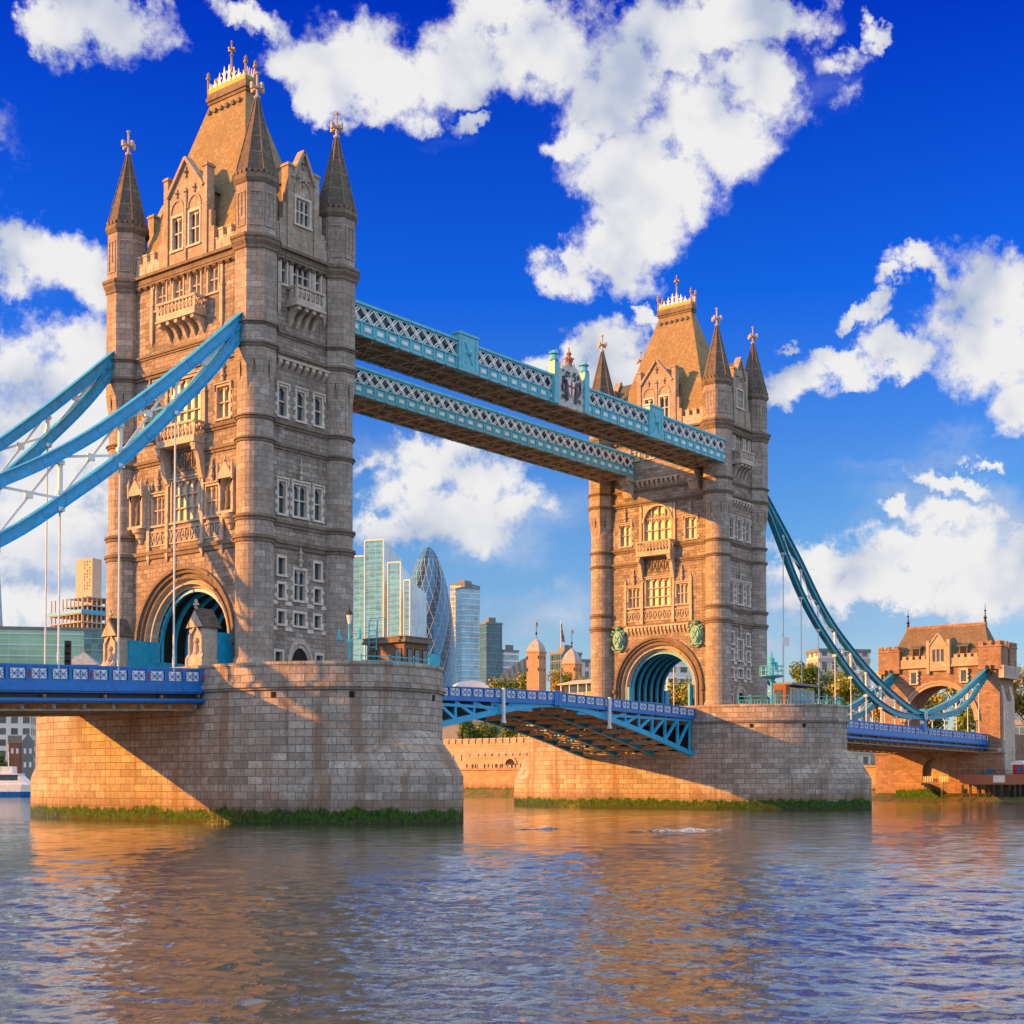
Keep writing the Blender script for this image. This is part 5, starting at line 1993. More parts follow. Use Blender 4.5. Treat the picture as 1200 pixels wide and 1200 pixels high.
# ------------------------------------------------------------------ gatehouse on the north bank
def make_gatehouse():
    X0 = 178.5
    t = thing('gatehouse', 'reddish stone gatehouse with battlements and hipped roof over the road at the bank', 'gatehouse', (X0, 0, 0))
    D = 7.6
    m = MB()
    # front and back walls pierced by the road arch
    zc, ro, zs = 15.4, 7.15, 26.2
    N = 24
    for x, fl in ((0, False), (D, True)):
        def q(p):
            p = [(x, -u, z) for u, z in p]
            m.face(p[::-1] if fl else p)
        q([(-11.8, 4), (-ro, 4), (-ro, zs), (-11.8, zs)])
        q([(ro, 4), (11.8, 4), (11.8, zs), (ro, zs)])
        for k in range(N):
            t0, t1 = PI - PI * k / N, PI - PI * (k + 1) / N
            q([(ro * math.cos(t0), zc + ro * math.sin(t0)), (ro * math.cos(t1), zc + ro * math.sin(t1)), (ro * math.cos(t1), zs), (ro * math.cos(t0), zs)])
    for k in range(N):
        t0, t1 = PI - PI * k / N, PI - PI * (k + 1) / N
        m.face([(0, -ro * math.cos(t0), zc + ro * math.sin(t0)), (D, -ro * math.cos(t0), zc + ro * math.sin(t0)), (D, -ro * math.cos(t1), zc + ro * math.sin(t1)), (0, -ro * math.cos(t1), zc + ro * math.sin(t1))])
    for sg in (-1, 1):
        m.face([(0, sg * ro, 4), (D, sg * ro, 4), (D, sg * ro, zc), (0, sg * ro, zc)])
        m.face([(0, sg * 11.8, 4), (D, sg * 11.8, 4), (D, sg * 11.8, zs), (0, sg * 11.8, zs)])
    m.face([(0, -11.8, zs), (D, -11.8, zs), (D, 11.8, zs), (0, 11.8, zs)])
    m.build('wall', ['abut_stone'], t)
    a = MB()
    for (r0, r1, d) in ((ro - .25, ro + .35, .22), (ro + .35, ro + .75, .36)):
        for k in range(N):
            t0, t1 = PI - PI * k / N, PI - PI * (k + 1) / N
            a.prism([(-d, -r_ * math.cos(tt), zc + r_ * math.sin(tt)) for r_, tt in ((r0, t0), (r1, t0), (r1, t1), (r0, t1))], (d + .02, 0, 0))
    a.build('road_arch', ['castle_stone'], t)
    # corner blocks with battlements
    for sg in (-1, 1):
        for (xa, xb) in ((-.55, 3.2), (D - 3.2, D + .55)):
            ya, yb = sorted((sg * 7.9, sg * 12.3))
            k_ = MB()
            k_.box(xa, xb, ya, yb, zs - 1.2, 29.3)
            k_.box(xa - .15, xb + .15, ya - .15, yb + .15, 29.3, 29.6)
            for i in range(3):
                y = ya + .1 + i * (yb - ya - 1.1) / 2
                for xx in (xa - .1, xb - .35):
                    k_.box(xx, xx + .45, y, y + .9, 29.6, 30.45)
            for i in range(2):
                x = xa + .6 + i * (xb - xa - 1.6)
                for yy in (ya - .1, yb - .35):
                    k_.box(x + .15, x + .95, yy, yy + .45, 29.602, 30.45)
            k_.build('corner_block', ['abut_stone'], t)
            w_ = MB()
            for s2 in (-1, 1):
                w_.box(xa - .3, xa - .252, (ya + yb) / 2 + s2 * .5 - .22, (ya + yb) / 2 + s2 * .5 + .22, 24.0, 25.8)
            w_.build('loophole', ['black_void'], t)
    # parapets between
    for x, d in ((-.3, 1), (D - .15, -1)):
        p = MB()
        p.box(x, x + .45, -7.88, 7.88, zs, 27.6)
        p.box(x - .14 * d, x + .45 - .14 * d, -7.88, 7.88, zs - .3, zs)
        for i in range(12):
            y = -7.7 + i * 1.3
            if abs(y + .35) > 2.2 or d < 0:
                p.box(x, x + .45, y, y + .75, 27.6, 28.3)
        p.build('battlement', ['castle_stone'], t)
    g_ = MB()
    g_.prism([(-.5, -1.75, 25.2), (-.5, 1.75, 25.2), (-.5, 1.75, 30.1), (-.5, 0, 32.3), (-.5, -1.75, 30.1)], (.6, 0, 0))
    for sg in (-1, 1):
        a_, b_ = sorted((sg * 1.76, sg * 2.35))
        g_.box(-.62, .3, a_, b_, 24.6, 31.2)
        g_.bar((-.3, sg * 1.9, 30.0), (-.3, 0, 32.5), .8, .25)
    go = g_.build('gable', ['castle_stone'], t)
    w_ = MB()
    for sg in (-1, 0, 1):
        w_.box(-.54, -.505, sg * .85 - .28, sg * .85 + .28, 27.0, 29.4)
    w_.build('window', ['window_glass'], go)
    for u in (-5.0, 5.0):
        fr, pn = window_mesh(1.1, 2.2, 1, 1, 'window_glass')
        o = link('window', fr, t, (-.40, -u, 22.9), -PI / 2)
        link('pane', pn, o).location = (0, -.38, 0)
    # roof with ridge spikes and dormers
    r_ = MB()
    b = [(-.1, -10.2, 27.2), (D + .1, -10.2, 27.2), (D + .1, 10.2, 27.2), (-.1, 10.2, 27.2)]
    c = [(3.4, -7.9, 34.0), (4.2, -7.9, 34.0), (4.2, 7.9, 34.0), (3.4, 7.9, 34.0)]
    for k in range(4):
        r_.face([b[k], b[(k + 1) % 4], c[(k + 1) % 4], c[k]])
    r_.box(3.3, 4.3, -8.0, 8.0, 33.9, 34.5, 1)
    ro_ = r_.build('roof', ['roof_brown', 'abut_stone'], t)
    for sg in (-1, 1):
        f = MB()
        f.lathe([(.3, 34.4), (.22, 35.2), (.4, 35.4), (.14, 35.7), (.1, 36.6), (.28, 36.75), (.08, 36.95), (.05, 37.9), (0, 38.2)], 8, 3.8, sg * 7.8)
        f.build('ridge_spike', ['dark_metal'], ro_)
        d = MB()
        u = sg * 4.75
        d.box(.15, 2.6, u - .8, u + .8, 28.2, 29.7, 0)
        d.box(.1, .148, u - .6, u + .6, 28.4, 29.6, 1)
        d.prism([(-.1, u - 1.1, 29.7), (-.1, u + 1.1, 29.7), (2.8, u + 1.1, 30.6), (2.8, u - 1.1, 30.6)], (0, 0, .25), 2)
        d.build('dormer', ['string_stone', 'black_void', 'slate_dark'], ro_)
    # side gallery and buttress on the river side
    for sg in (-1, 1):
        s_ = MB()
        a_, b_ = sorted((sg * 11.81, sg * 12.75))
        s_.box(-.4, D + .4, a_, b_, 23.6, 25.4)
        s_.box(-.5, D + .5, a_ - .06, b_ + .06, 25.4, 25.7)
        s_.box(-.5, D + .5, a_ - .06, b_ + .06, 23.3, 23.6)
        for k in range(11):
            x = .1 + k * .74
            s_.box(x, x + .34, min(sg * 12.76, sg * 12.82), max(sg * 12.76, sg * 12.82), 23.9, 25.1)
        a_, b_ = sorted((sg * 11.81, sg * 12.4))
        s_.box(.6, D - 1.2, a_, b_, 3, 19.0)
        for xx in (.6, D - 2.6):
            s_.prism([(xx, sg * 11.81, 19.0), (xx, sg * 12.4, 19.0), (xx, sg * 11.81, 22.0)], (1.4, 0, 0))
        s_.build('side_gallery', ['limestone'], t)
    # abutment under the roadway, with a low vault at water level
    p = MB()
    p.box(-1.6, -.02, 2.9, 12.6, -1.5, 9.0)
    p.box(-1.6, -.02, -12.6, -2.3, -1.5, 9.0)
    p.box(-1.6, -.02, -2.298, 2.898, 8.2, 9.0)
    p.box(-1.9, -.02, -12.8, 12.8, 9.0, 9.3)
    for sg, yc in ((1, .3),):
        for k in range(8):
            t0, t1 = PI * k / 8, PI * (k + 1) / 8
            p.prism([(-1.62, yc + 2.6 * math.cos(t0), 5.9 + 2.29 * math.sin(t0)), (-1.62, yc + 2.6 * math.cos(t1), 5.9 + 2.29 * math.sin(t1)), (-1.62, yc + 2.6 * math.cos(t1), 8.19), (-1.62, yc + 2.6 * math.cos(t0), 8.19)], (1.58, 0, 0))
    p.box(-1.55, -.02, -2.29, 2.89, -1.5, 3.6)
    p.build('abutment', ['abut_stone'], t)
    v = MB()
    v.box(-.3, -.06, -2.29, 2.89, 3.602, 8.19)
    v.build('vault', ['soffit_brown'], t)
    r2 = MB()
    for k in range(15):
        if 6 <= k <= 8:
            continue
        y = -2.1 + k * .34
        r2.box(-1.5, -1.42, y - .07, y + .07, 3.61, 4.7)
    r2.build('railing', ['white_paint'], t)
    c2 = MB()
    for y in (-12, -5, 4, 11.5):
        c2.box(-1.3, -.9, y - .3, y + .3, 9.3, 9.9)
    c2.box(-1.0, -.9, -12.4, 12.4, 9.85, 10.0)
    c2.build('bearing', ['beam_brown'], t)
    return t


make_gatehouse()
g = MB()
g.box(186.2, 700, -9.4, 9.4, -1, 12.0)
g.box(186.2, 700, 9.0, 9.4, 12.0, 13.1)
g.box(186.2, 700, -9.4, -9.0, 12.0, 13.1)
kind(g.build('approach_road', ['abut_stone']), 'structure')
#PART4
# ------------------------------------------------------------------ trees
def crown_mesh(seed, rx, rz, n, cols, leaf=0.55, lobes=9):
    rnd = random.Random(seed)
    m = MB()
    cl = []
    for k in range(lobes):
        a = rnd.uniform(0, 2 * PI)
        rr = rnd.uniform(0.15, 0.68)
        zz = rnd.uniform(-0.55, 0.75)
        rr *= math.sqrt(max(0.1, 1 - zz * zz * .8))
        cl.append((rr * math.cos(a) * rx, rr * math.sin(a) * rx, zz * rz, rnd.uniform(.30, .50)))
    for k in range(n):
        c = cl[rnd.randrange(lobes)]
        u, v = rnd.uniform(0, 2 * PI), rnd.uniform(-1, 1)
        q = math.sqrt(1 - v * v)
        rad = c[3] * rnd.uniform(.55, 1.12)
        d = Vector((q * math.cos(u), q * math.sin(u), v))
        p = Vector((c[0] + d.x * rad * rx, c[1] + d.y * rad * rx, c[2] + d.z * rad * rz))
        nrm = (d + Vector((rnd.gauss(0, .5), rnd.gauss(0, .5), rnd.gauss(.25, .5)))).normalized()
        t = nrm.orthogonal().normalized()
        b = nrm.cross(t)
        an = rnd.uniform(0, PI)
        t, b = t * math.cos(an) + b * math.sin(an), b * math.cos(an) - t * math.sin(an)
        s_ = leaf * rnd.uniform(.6, 1.35)
        m.face([p - t * s_ * .5, p + b * s_ * .35, p + t * s_ * .5, p - b * s_ * .35], rnd.choices(range(len(cols)), [3, 2, 1][:len(cols)])[0], [(0, 0), (1, 0), (1, 1), (0, 1)])
    return m.mesh('crown', cols)


def trunk_mesh(seed, h, r, spread):
    rnd = random.Random(seed)
    m = MB()
    m.tube([(0, 0, -.3), (rnd.uniform(-.15, .15), rnd.uniform(-.15, .15), h * .4), (rnd.uniform(-.3, .3), rnd.uniform(-.3, .3), h * .8)], [r * 1.25, r * .85, r * .45], 7)
    for k in range(6):
        a = k * 1.05 + rnd.uniform(-.3, .3)
        z0 = h * rnd.uniform(.38, .7)
        m.tube([(0, 0, z0), (math.cos(a) * spread * .45, math.sin(a) * spread * .45, z0 + h * .16), (math.cos(a) * spread * .85, math.sin(a) * spread * .85, z0 + h * .3)], [r * .5, r * .3, r * .1], 5)
    return m.mesh('trunk', ['bark'])


def m_leaf(name, col):
    m, h, b = mat_base(name, 0.6, 0, 0.3)
    uv, pos, ob = uvpos(h)
    n = h.noise(pos, 0.6, 3, 0.6)
    c = h.mix(h.step(n, 0.3, 0.7), tuple(x * .65 for x in col) + (1,), tuple(x * 1.35 for x in col) + (1,))
    h.l.new(c, b.inputs['Base Color'])
    b.inputs['Subsurface Weight'].default_value = 0.0
    MATS[name] = m


m_plain('bark', (0.09, 0.065, 0.045), 0.9, var=0.3)
m_leaf('leaf_dark', (0.040, 0.090, 0.016))
m_leaf('leaf_green', (0.10, 0.19, 0.03))
m_leaf('leaf_olive', (0.21, 0.24, 0.035))
m_leaf('leaf_yellow', (0.44, 0.34, 0.05))
m_leaf('leaf_orange', (0.34, 0.15, 0.025))
CROWN = {
    'green': crown_mesh(1, 5.0, 4.6, 2600, ['leaf_green', 'leaf_olive', 'leaf_dark'], .62),
    'green2': crown_mesh(2, 5.0, 4.6, 2600, ['leaf_olive', 'leaf_green', 'leaf_yellow'], .62, 11),
    'dark': crown_mesh(3, 5.0, 4.6, 2800, ['leaf_dark', 'leaf_green'], .60, 10),
    'autumn': crown_mesh(4, 5.0, 4.6, 2600, ['leaf_yellow', 'leaf_olive', 'leaf_orange'], .62, 9),
    'open': crown_mesh(5, 5.0, 4.6, 1300, ['leaf_olive', 'leaf_green', 'leaf_yellow'], .60, 13)}
TRUNK = trunk_mesh(3, 9.0, .34, 4.2)


def tree(kind_, x, y, z, h, r, label, group):
    t = thing('tree', label, 'tree', (x, y, z), random.uniform(0, 6.28), group)
    tr = link('trunk', TRUNK, t)
    cz = h - r * .92
    tr.scale = (r / 5, r / 5, max(.3, cz / 7.6))
    c = link('crown', CROWN[kind_], t, (0, 0, cz))
    c.scale = (r / 5, r / 5, r / 5)
    return t


m_plain('orange_paint', (0.60, 0.24, 0.03), 0.5)
m_plain('pink_render', (0.55, 0.42, 0.42), 0.7)

# ------------------------------------------------------------------ the old castle on the far bank
g = MB()   # rising ground behind the castle walls
for i in range(30):
    for j in range(30):
        def hp(i, j):
            x, y = 205 + i * 9, 70 + j * 5.5
            k = max(0.0, min(1.0, (x - 218) / 40.0))
            e = max(0.0, min(1.0, (j) / 5.0)) * max(0.0, min(1.0, (30 - j) / 5.0))
            return (x, y, 6.0 + (17.0 * (k * k * (3 - 2 * k)) + 1.2 * mnoise.noise(Vector((x * .03, y * .03, 0)))) * e)
        g.face([hp(i, j), hp(i + 1, j), hp(i + 1, j + 1), hp(i, j + 1)])
kind(g.build('castle_mound', ['bank_ground'], weld=True, smooth=True), 'structure')


def crenel_wall(name, label, x, y0, y1, z0, z1, mer, gap, mh, th=1.2, slots=False, turret=False):
    t = thing(name, label, 'castle wall', (x, y0, z0))
    L = y1 - y0
    m = MB()
    m.box(0, th, 0, L, -1, z1 - z0)
    m.box(-.12, th, 0, L, z1 - z0 - .5, z1 - z0 - .25)
    m.build('masonry', ['castle_stone'], t)
    m = MB()
    k = 0
    y = 0.0
    while y + mer <= L:
        m.box(-.06, th * .5, y, y + mer, z1 - z0 + .002, z1 - z0 + mh)
        m.prism([(-.14, y - .06, z1 - z0 + mh), (th * .5 + .08, y - .06, z1 - z0 + mh), (th * .22, y - .06, z1 - z0 + mh + .35)], (0, mer + .12, 0))
        y += mer + gap
    m.build('battlement', ['castle_stone'], t)
    if slots:
        m = MB()
        y = 1.2
        while y < L - 1:
            m.box(-.04, .05, y - .13, y + .13, (z1 - z0) * .38, (z1 - z0) * .62)
            y += 2.7
        m.build('arrow_slit', ['black_void'], t)
    return t


w = crenel_wall('castle_wall', 'low crenellated river wall with arrow slits in front of the taller castle wall', 192, 85, 131.0, 6.4, 10.2, 1.7, .55, .55, slots=False)
a = MB()
for k in range(10):
    t0, t1 = PI * k / 10, PI * (k + 1) / 10
    a.prism([(-.3, 32.0 + r_ * math.cos(tt), 1.6 + r_ * math.sin(tt)) for r_, tt in ((1.5, t0), (2.1, t0), (2.1, t1), (1.5, t1))], (.35, 0, 0))
a.face([(-.02, 32.0 + 1.5 * math.cos(PI * k / 12), 1.6 + 1.5 * math.sin(PI * k / 12)) for k in range(13)], 1)
a.build('gate_arch', ['castle_stone', 'black_void'], w)
w = crenel_wall('castle_wall', 'tall crenellated castle wall in pale stone above the river wall', 199, 84, 150, 6.4, 13.7, 1.75, .55, 1.1, slots=True)
h_ = MB()
h_.prism([(-.35, 22.2, 4.2), (-.35, 26.2, 4.2), (-.35, 26.2, 5.3), (-.35, 24.2, 6.6), (-.35, 22.2, 5.3)], (.36, 0, 0))
h_.build('gatehouse_gable', ['castle_stone'], w)
# inner ward buildings
t = thing('castle_house', 'long low stone house with dark doorways behind the castle battlements', 'house', (226, 124, 12.0))
m = MB()
m.box(0, 7, 0, 36, -6, 5.5)
m.prism([(0, -.3, 5.5), (7, -.3, 5.5), (3.5, -.3, 8.3)], (0, 36.6, 0), 1)
m.build('wall', ['limestone', 'slate_dark'], t)
for k in range(7):
    d = MB()
    d.box(-.05, .02, 2 + k * 4.8, 3.7 + k * 4.8, .2, 3.4)
    d.build('doorway', ['black_void'], t)
t = thing('white_keep_turret', 'tall square brick turret with lead cap and gilded vane', 'turret', (251, 153.8, 20), R(8))


def keep_turret(t, w, zb, zc, ztop):
    m = MB()
    m.box(-w, w, -w, w, -4, zb)
    m.box(-w - .2, w + .2, -w - .2, w + .2, zb, zb + .4)
    m.build('shaft', ['keep_stone'], t)
    for sg in (-1, 1):
        for z in (zb - 1.6, zb - 5.2):
            q = MB()
            q.box(sg * w * .45 - .22, sg * w * .45 + .22, -.03, .03, -.5, .5)
            q.build('window', ['black_void'], t, loc=(-w - .01, sg * .001, z), rz=PI / 2).location = (-w - .01, sg * w * .45, z)
            q = MB()
            q.box(-.22, .22, -.03, .03, -.5, .5)
            q.build('window', ['black_void'], t, loc=(sg * w * .45, -w - .01, z))
    m = MB()
    h = zc - zb
    m.lathe([(w * 1.42, zb + .402), (w * 1.28, zb + h * .35), (w * .95, zb + h * .62), (w * .45, zb + h * .85), (.12, zb + h)], 4, 0, 0, PI / 4)
    m.build('cap', ['lead'], t)
    m = MB()
    m.lathe([(.1, zc - .2), (.1, zc + 1.0), (.32, zc + 1.3), (.32, zc + 1.7), (.09, zc + 2.0), (.07, ztop)], 8)
    m.build('spindle', ['dark_metal'], t)
    m = MB()
    m.prism([(-.1, -.04, ztop - .9), (.9, -.04, ztop - 1.1), (1.0, -.04, ztop), (.4, -.04, ztop + .5), (-.2, -.04, ztop)], (0, .08, 0))
    m.sphere((.0, 0, ztop), .35, 8, 6)
    m.build('weathervane', ['gold'], t)


m_stone('keep_stone', (0.50, 0.34, 0.24), (0.40, 0.26, 0.18), (0.3, 0.22, 0.16), 0.8, 0.35, 0.012, 0.25, 0.2)
m_plain('lead', (0.30, 0.31, 0.33), 0.5, var=.2, streak=.3)
keep_turret(t, 2.15, 22.6, 27.0, 31.6)
t = thing('white_keep_turret', 'shorter brick turret with lead cap and gilded vane, half hidden by a tree', 'turret', (273.8, 157.1, 20), R(8))
keep_turret(t, 2.4, 20.6, 26.0, 31.5)
# flagpole
t = thing('flagpole', 'thin white flagpole with a limp flag between the two turrets', 'flagpole', (255.5, 148, 20))
m = MB()
m.lathe([(.12, 0), (.07, 32), (.16, 32.05), (.16, 32.3), (0, 32.4)], 8)
m.build('pole', ['white_paint'], t)
m = MB()
for k in range(6):
    z0, z1 = 31.4 - .9 * k, 30.5 - .9 * k
    x0, x1 = .1 + .35 * k * .7, .1 + .35 * (k + 1) * .7
    m.prism([(x0 * .3, -.05, z0), (x0 + .5, -.05 + .1 * math.sin(k), z0), (x1 + .5, -.05 + .1 * math.sin(k + 1), z1), (x1 * .3, -.05, z1)], (0, .05, 0), k % 2)
m.build('flag', ['slate_dark', 'red_paint'], t)
# cafe pavilion and stalls on the hill
t = thing('pavilion', 'low cream pavilion with flat canopy roof and orange side', 'pavilion', (205, 98.5, 18), R(-10))
m = MB()
m.box(0, 9, 0, 13, -10, 8.6)
m.box(-.1, 0, 0, 6, 7.0, 8.6, 1)
m.build('wall', ['limestone', 'orange_paint'], t)
m = MB()
m.box(-1.8, 9.5, -1, 14, 10.6, 11.0)
m.prism([(-1.4, -.6, 11.0), (9, -.6, 11.0), (3.8, -.6, 12.1)], (0, 14.2, 0))
m.build('canopy', ['limestone'], t)
m = MB()
m.box(-.05, 8.8, .2, 12.8, 8.602, 10.6)
m.build('glazing', ['window_glass'], t)
for k in range(5):
    m = MB()
    m.box(-1.5, -1.3, .3 + k * 3.1, .5 + k * 3.1, 7.5, 10.6)
    m.build('post', ['white_paint'], t)

# trees of the castle and hill
T_LIST = [('dark', 222, 157.0, 7, 14.5, 5.0, 'dark spreading tree behind the castle wall, under the left bascule leaf'),
          ('dark', 230, 147.5, 9, 11.5, 3.6, 'small dark tree in front of the castle house'),
          ('green', 221, 141.0, 7, 13.2, 4.6, 'bright green tree behind the castle wall, in the middle of three'),
          ('green2', 220, 132.5, 7, 12.6, 4.4, 'yellowish green tree over the castle wall beside the orange pier'),
          ('green', 225, 152.5, 7, 13.5, 5.0, 'green tree between the dark ones behind the castle wall'),
          ('dark', 224, 137.0, 7, 12.0, 4.6, 'dark tree right of the bright green one behind the castle wall'),
          ('green2', 217, 127.5, 7, 12.5, 4.8, 'yellow green tree partly hidden by the orange pier'),
          ('green2', 258, 171.5, 20, 17.5, 5.6, 'broad olive tree on the castle mound, left of the tall brick turret'),
          ('autumn', 252, 174.5, 18, 13.0, 4.4, 'low olive tree at the left end of the castle mound trees'),
          ('green2', 262, 164.5, 20, 19.0, 4.8, 'olive tree touching the tall brick turret'),
          ('autumn', 262, 153.0, 20, 18.3, 4.6, 'golden green tree between the two brick turrets'),
          ('green2', 268, 149.5, 20, 17.0, 4.6, 'golden green tree in front of the shorter brick turret')]
for q in T_LIST:
    tree(*q, group='trees on the far bank')
R_LIST = [('green', 214, 46.5, 6, 25.5, 6.0, 'tall green tree behind the farther pier, left of the row'),
          ('open', 219, 42.0, 6, 24.2, 5.5, 'sparse tree with thin top behind the farther pier'),
          ('green2', 215, 37.2, 6, 23.6, 5.6, 'olive tree behind the farther pier with the chain across it'),
          ('autumn', 222, 30.8, 6, 19.5, 5.2, 'golden tree behind the low end of the teal chain'),
          ('green', 206, 34.0, 6, 16.0, 4.2, 'smaller green tree below the teal chain'),
          ('autumn', 228, 22.5, 6, 19, 5.2, 'golden tree left of the gatehouse'),
          ('green2', 236, 17.5, 8, 27.0, 7.2, 'tall yellow green tree seen through the gatehouse arch'),
          ('autumn', 244, 11.0, 8, 24.0, 7.2, 'golden tree seen through the gatehouse arch'),
          ('green', 226, 12.0, 8, 13.5, 5.2, 'dark green tree low in the gatehouse arch'),
          ('green', 230, 22.0, 8, 15.0, 5.6, 'dark green tree on the left inside the gatehouse arch'),
          ('green2', 250, 6.0, 8, 19.0, 6.5, 'olive tree low on the right inside the gatehouse arch'),
          ('autumn', 214, -14.8, 5, 19.0, 5.2, 'orange tree right of the gatehouse'),
          ('green', 203, -17.5, 5, 13.5, 4.2, 'dark green tree beside the gatehouse buttress'),
          ('autumn', 226, -20.5, 5, 15.0, 5.0, 'orange tree at the right edge of the picture'),
          ('green2', 228, 88.5, 6, 25.5, 5.6, 'green tree seen through the farther road arch'),
          ('autumn', 224, 84.0, 6, 23.0, 5.0, 'golden tree seen through the farther road arch'),
          ('green', 221, 79.5, 6, 21.0, 4.8, 'shorter green tree seen through the farther road arch')]
for q in R_LIST:
    tree(*q, group='trees on the far bank')


# ------------------------------------------------------------------ city buildings
def m_facade(name, glass, frame, bw, bh, rough=0.18, ms=0.09, var=0.5):
    """curtain wall: panes that differ a little, set in a grid of frames"""
    m, h, b = mat_base(name, rough, 0.0, 0.7)
    uv, pos, ob = uvpos(h)
    br = h.new('ShaderNodeTexBrick')
    br.offset = 0.0
    h.l.new(uv, br.inputs['Vector'])
    br.inputs['Color1'].default_value = tuple(x * (1 + var) for x in glass) + (1,)
    br.inputs['Color2'].default_value = tuple(x * (1 - var) for x in glass) + (1,)
    br.inputs['Mortar'].default_value = (*frame, 1)
    br.inputs['Scale'].default_value = 1.0
    br.inputs['Mortar Size'].default_value = ms
    br.inputs['Mortar Smooth'].default_value = 0.0
    br.inputs['Brick Width'].default_value = bw
    br.inputs['Row Height'].default_value = bh
    n = h.noise(pos, 0.045, 4, 0.6)
    c = h.mix(h.math('MULTIPLY', h.step(n, 0.35, 0.7), 0.35), br.outputs[0], tuple(min(1, x * 1.9 + .03) for x in glass) + (1,))
    h.l.new(c, b.inputs['Base Color'])
    h.l.new(h.step(br.outputs[1], 0, 1, rough, 0.6), b.inputs['Roughness'])
    MATS[name] = m


m_facade('glass_aqua', (0.09, 0.33, 0.54), (0.28, 0.48, 0.58), 4.8, 4.0, ms=.10, var=.25)
m_facade('glass_pale', (0.42, 0.56, 0.66), (0.52, 0.62, 0.70), 3.0, 4.0, 0.3, var=.12)
m_facade('glass_blue', (0.16, 0.36, 0.52), (0.38, 0.52, 0.62), 3.2, 4.0, 0.2, var=.3)
m_facade('glass_navy', (0.015, 0.07, 0.12), (0.06, 0.13, 0.17), 1.5, 3.6, 0.12)
m_facade('glass_steel', (0.16, 0.28, 0.36), (0.42, 0.50, 0.56), 1.8, 3.8, 0.25)
m_facade('glass_green', (0.22, 0.42, 0.30), (0.40, 0.55, 0.44), 6.0, 3.6, 0.3, var=.12)
m_facade('glass_teal', (0.05, 0.17, 0.20), (0.10, 0.22, 0.24), 2.2, 3.6, 0.15)
m_facade('punched_white', (0.05, 0.07, 0.075), (0.62, 0.66, 0.68), 3.6, 3.6, 0.3, ms=.75)
m_facade('punched_stone', (0.10, 0.13, 0.16), (0.62, 0.60, 0.56), 3.2, 4.0, 0.3, ms=.8)
m_facade('punched_brick', (0.07, 0.09, 0.11), (0.52, 0.27, 0.15), 2.6, 3.2, 0.4, ms=.8)
m_plain('concrete', (0.42, 0.40, 0.37), 0.85, streak=.3)
m_plain('concrete_warm', (0.55, 0.42, 0.33), 0.85, streak=.3)
m_plain('white_metal', (0.70, 0.74, 0.78), 0.45)
m_plain('roof_grey', (0.16, 0.18, 0.20), 0.6)


def block(m, corner, ang, Lr, Ll, z0, z1r, z1l=None, mat=0):
    """box standing on a corner: Lr along direction ang, Ll along ang+90; the top may slope along Lr"""
    e, l = Vector((math.cos(R(ang)), math.sin(R(ang)))), Vector((-math.sin(R(ang)), math.cos(R(ang))))
    c = Vector(corner)
    p = [c, c + e * Lr, c + e * Lr + l * Ll, c + l * Ll]
    zt = [z1r, z1l if z1l is not None else z1r, z1l if z1l is not None else z1r, z1r]
    for k in range(4):
        a, b = p[k], p[(k + 1) % 4]
        m.face([(a.x, a.y, z0), (b.x, b.y, z0), (b.x, b.y, zt[(k + 1) % 4]), (a.x, a.y, zt[k])], mat)
    m.face([(q.x, q.y, z) for q, z in zip(p, zt)], mat)
    return p


def floors(m, corner, ang, Lr, Ll, z0, z1, step, out, hgt, mat=0):
    e, l = Vector((math.cos(R(ang)), math.sin(R(ang)))), Vector((-math.sin(R(ang)), math.cos(R(ang))))
    c = Vector(corner) - e * out - l * out
    z = z0
    while z < z1:
        block(m, c, ang, Lr + 2 * out, Ll + 2 * out, z, z + hgt, None, mat)
        z += step


t = thing('stepped_office_tower', 'tall pale blue glass office tower in stepped slabs, left of the bullet shaped one', 'skyscraper')
for (c, ang, Lr, Ll, zr, zl) in (((637.4, 600.4), 18.3, 30, 10.3, 164, 160), ((638.0, 583.5), 18.3, 32, 14.5, 174, 165), ((638.0, 567.3), 18.3, 43, 9.6, 156.5, 138), ((634.6, 555.4), 18.3, 29, 4.4, 142.5, 137)):
    m = MB()
    block(m, c, ang, Lr, Ll, 0, zr, zl, 0)
    for q in m.m:
        pass
    # long flank is plainer than the river front
    m.m = [1, 1, 0, 0, 1] if False else [1, 0, 1, 0, 1]
    s_ = m.build('slab', ['glass_aqua', 'glass_pale'], t)
    f = MB()
    e, l = Vector((math.cos(R(ang)), math.sin(R(ang)))), Vector((-math.sin(R(ang)), math.cos(R(ang))))
    cc = Vector(c)
    for k, p in enumerate((cc, cc + l * Ll)):
        block(f, p - e * .35 - l * .35, ang, .7, .7, 0, zr + .8, None)
    z = 30
    while z < zr - 3:
        block(f, cc - e * .25, ang, .24, Ll, z, z + .55, None, 1)
        z += 4.0
    block(f, cc - e * .3, ang, .6, Ll, zr, zr + .9, None)
    f.build('trim', ['white_metal', 'glass_steel'], s_)

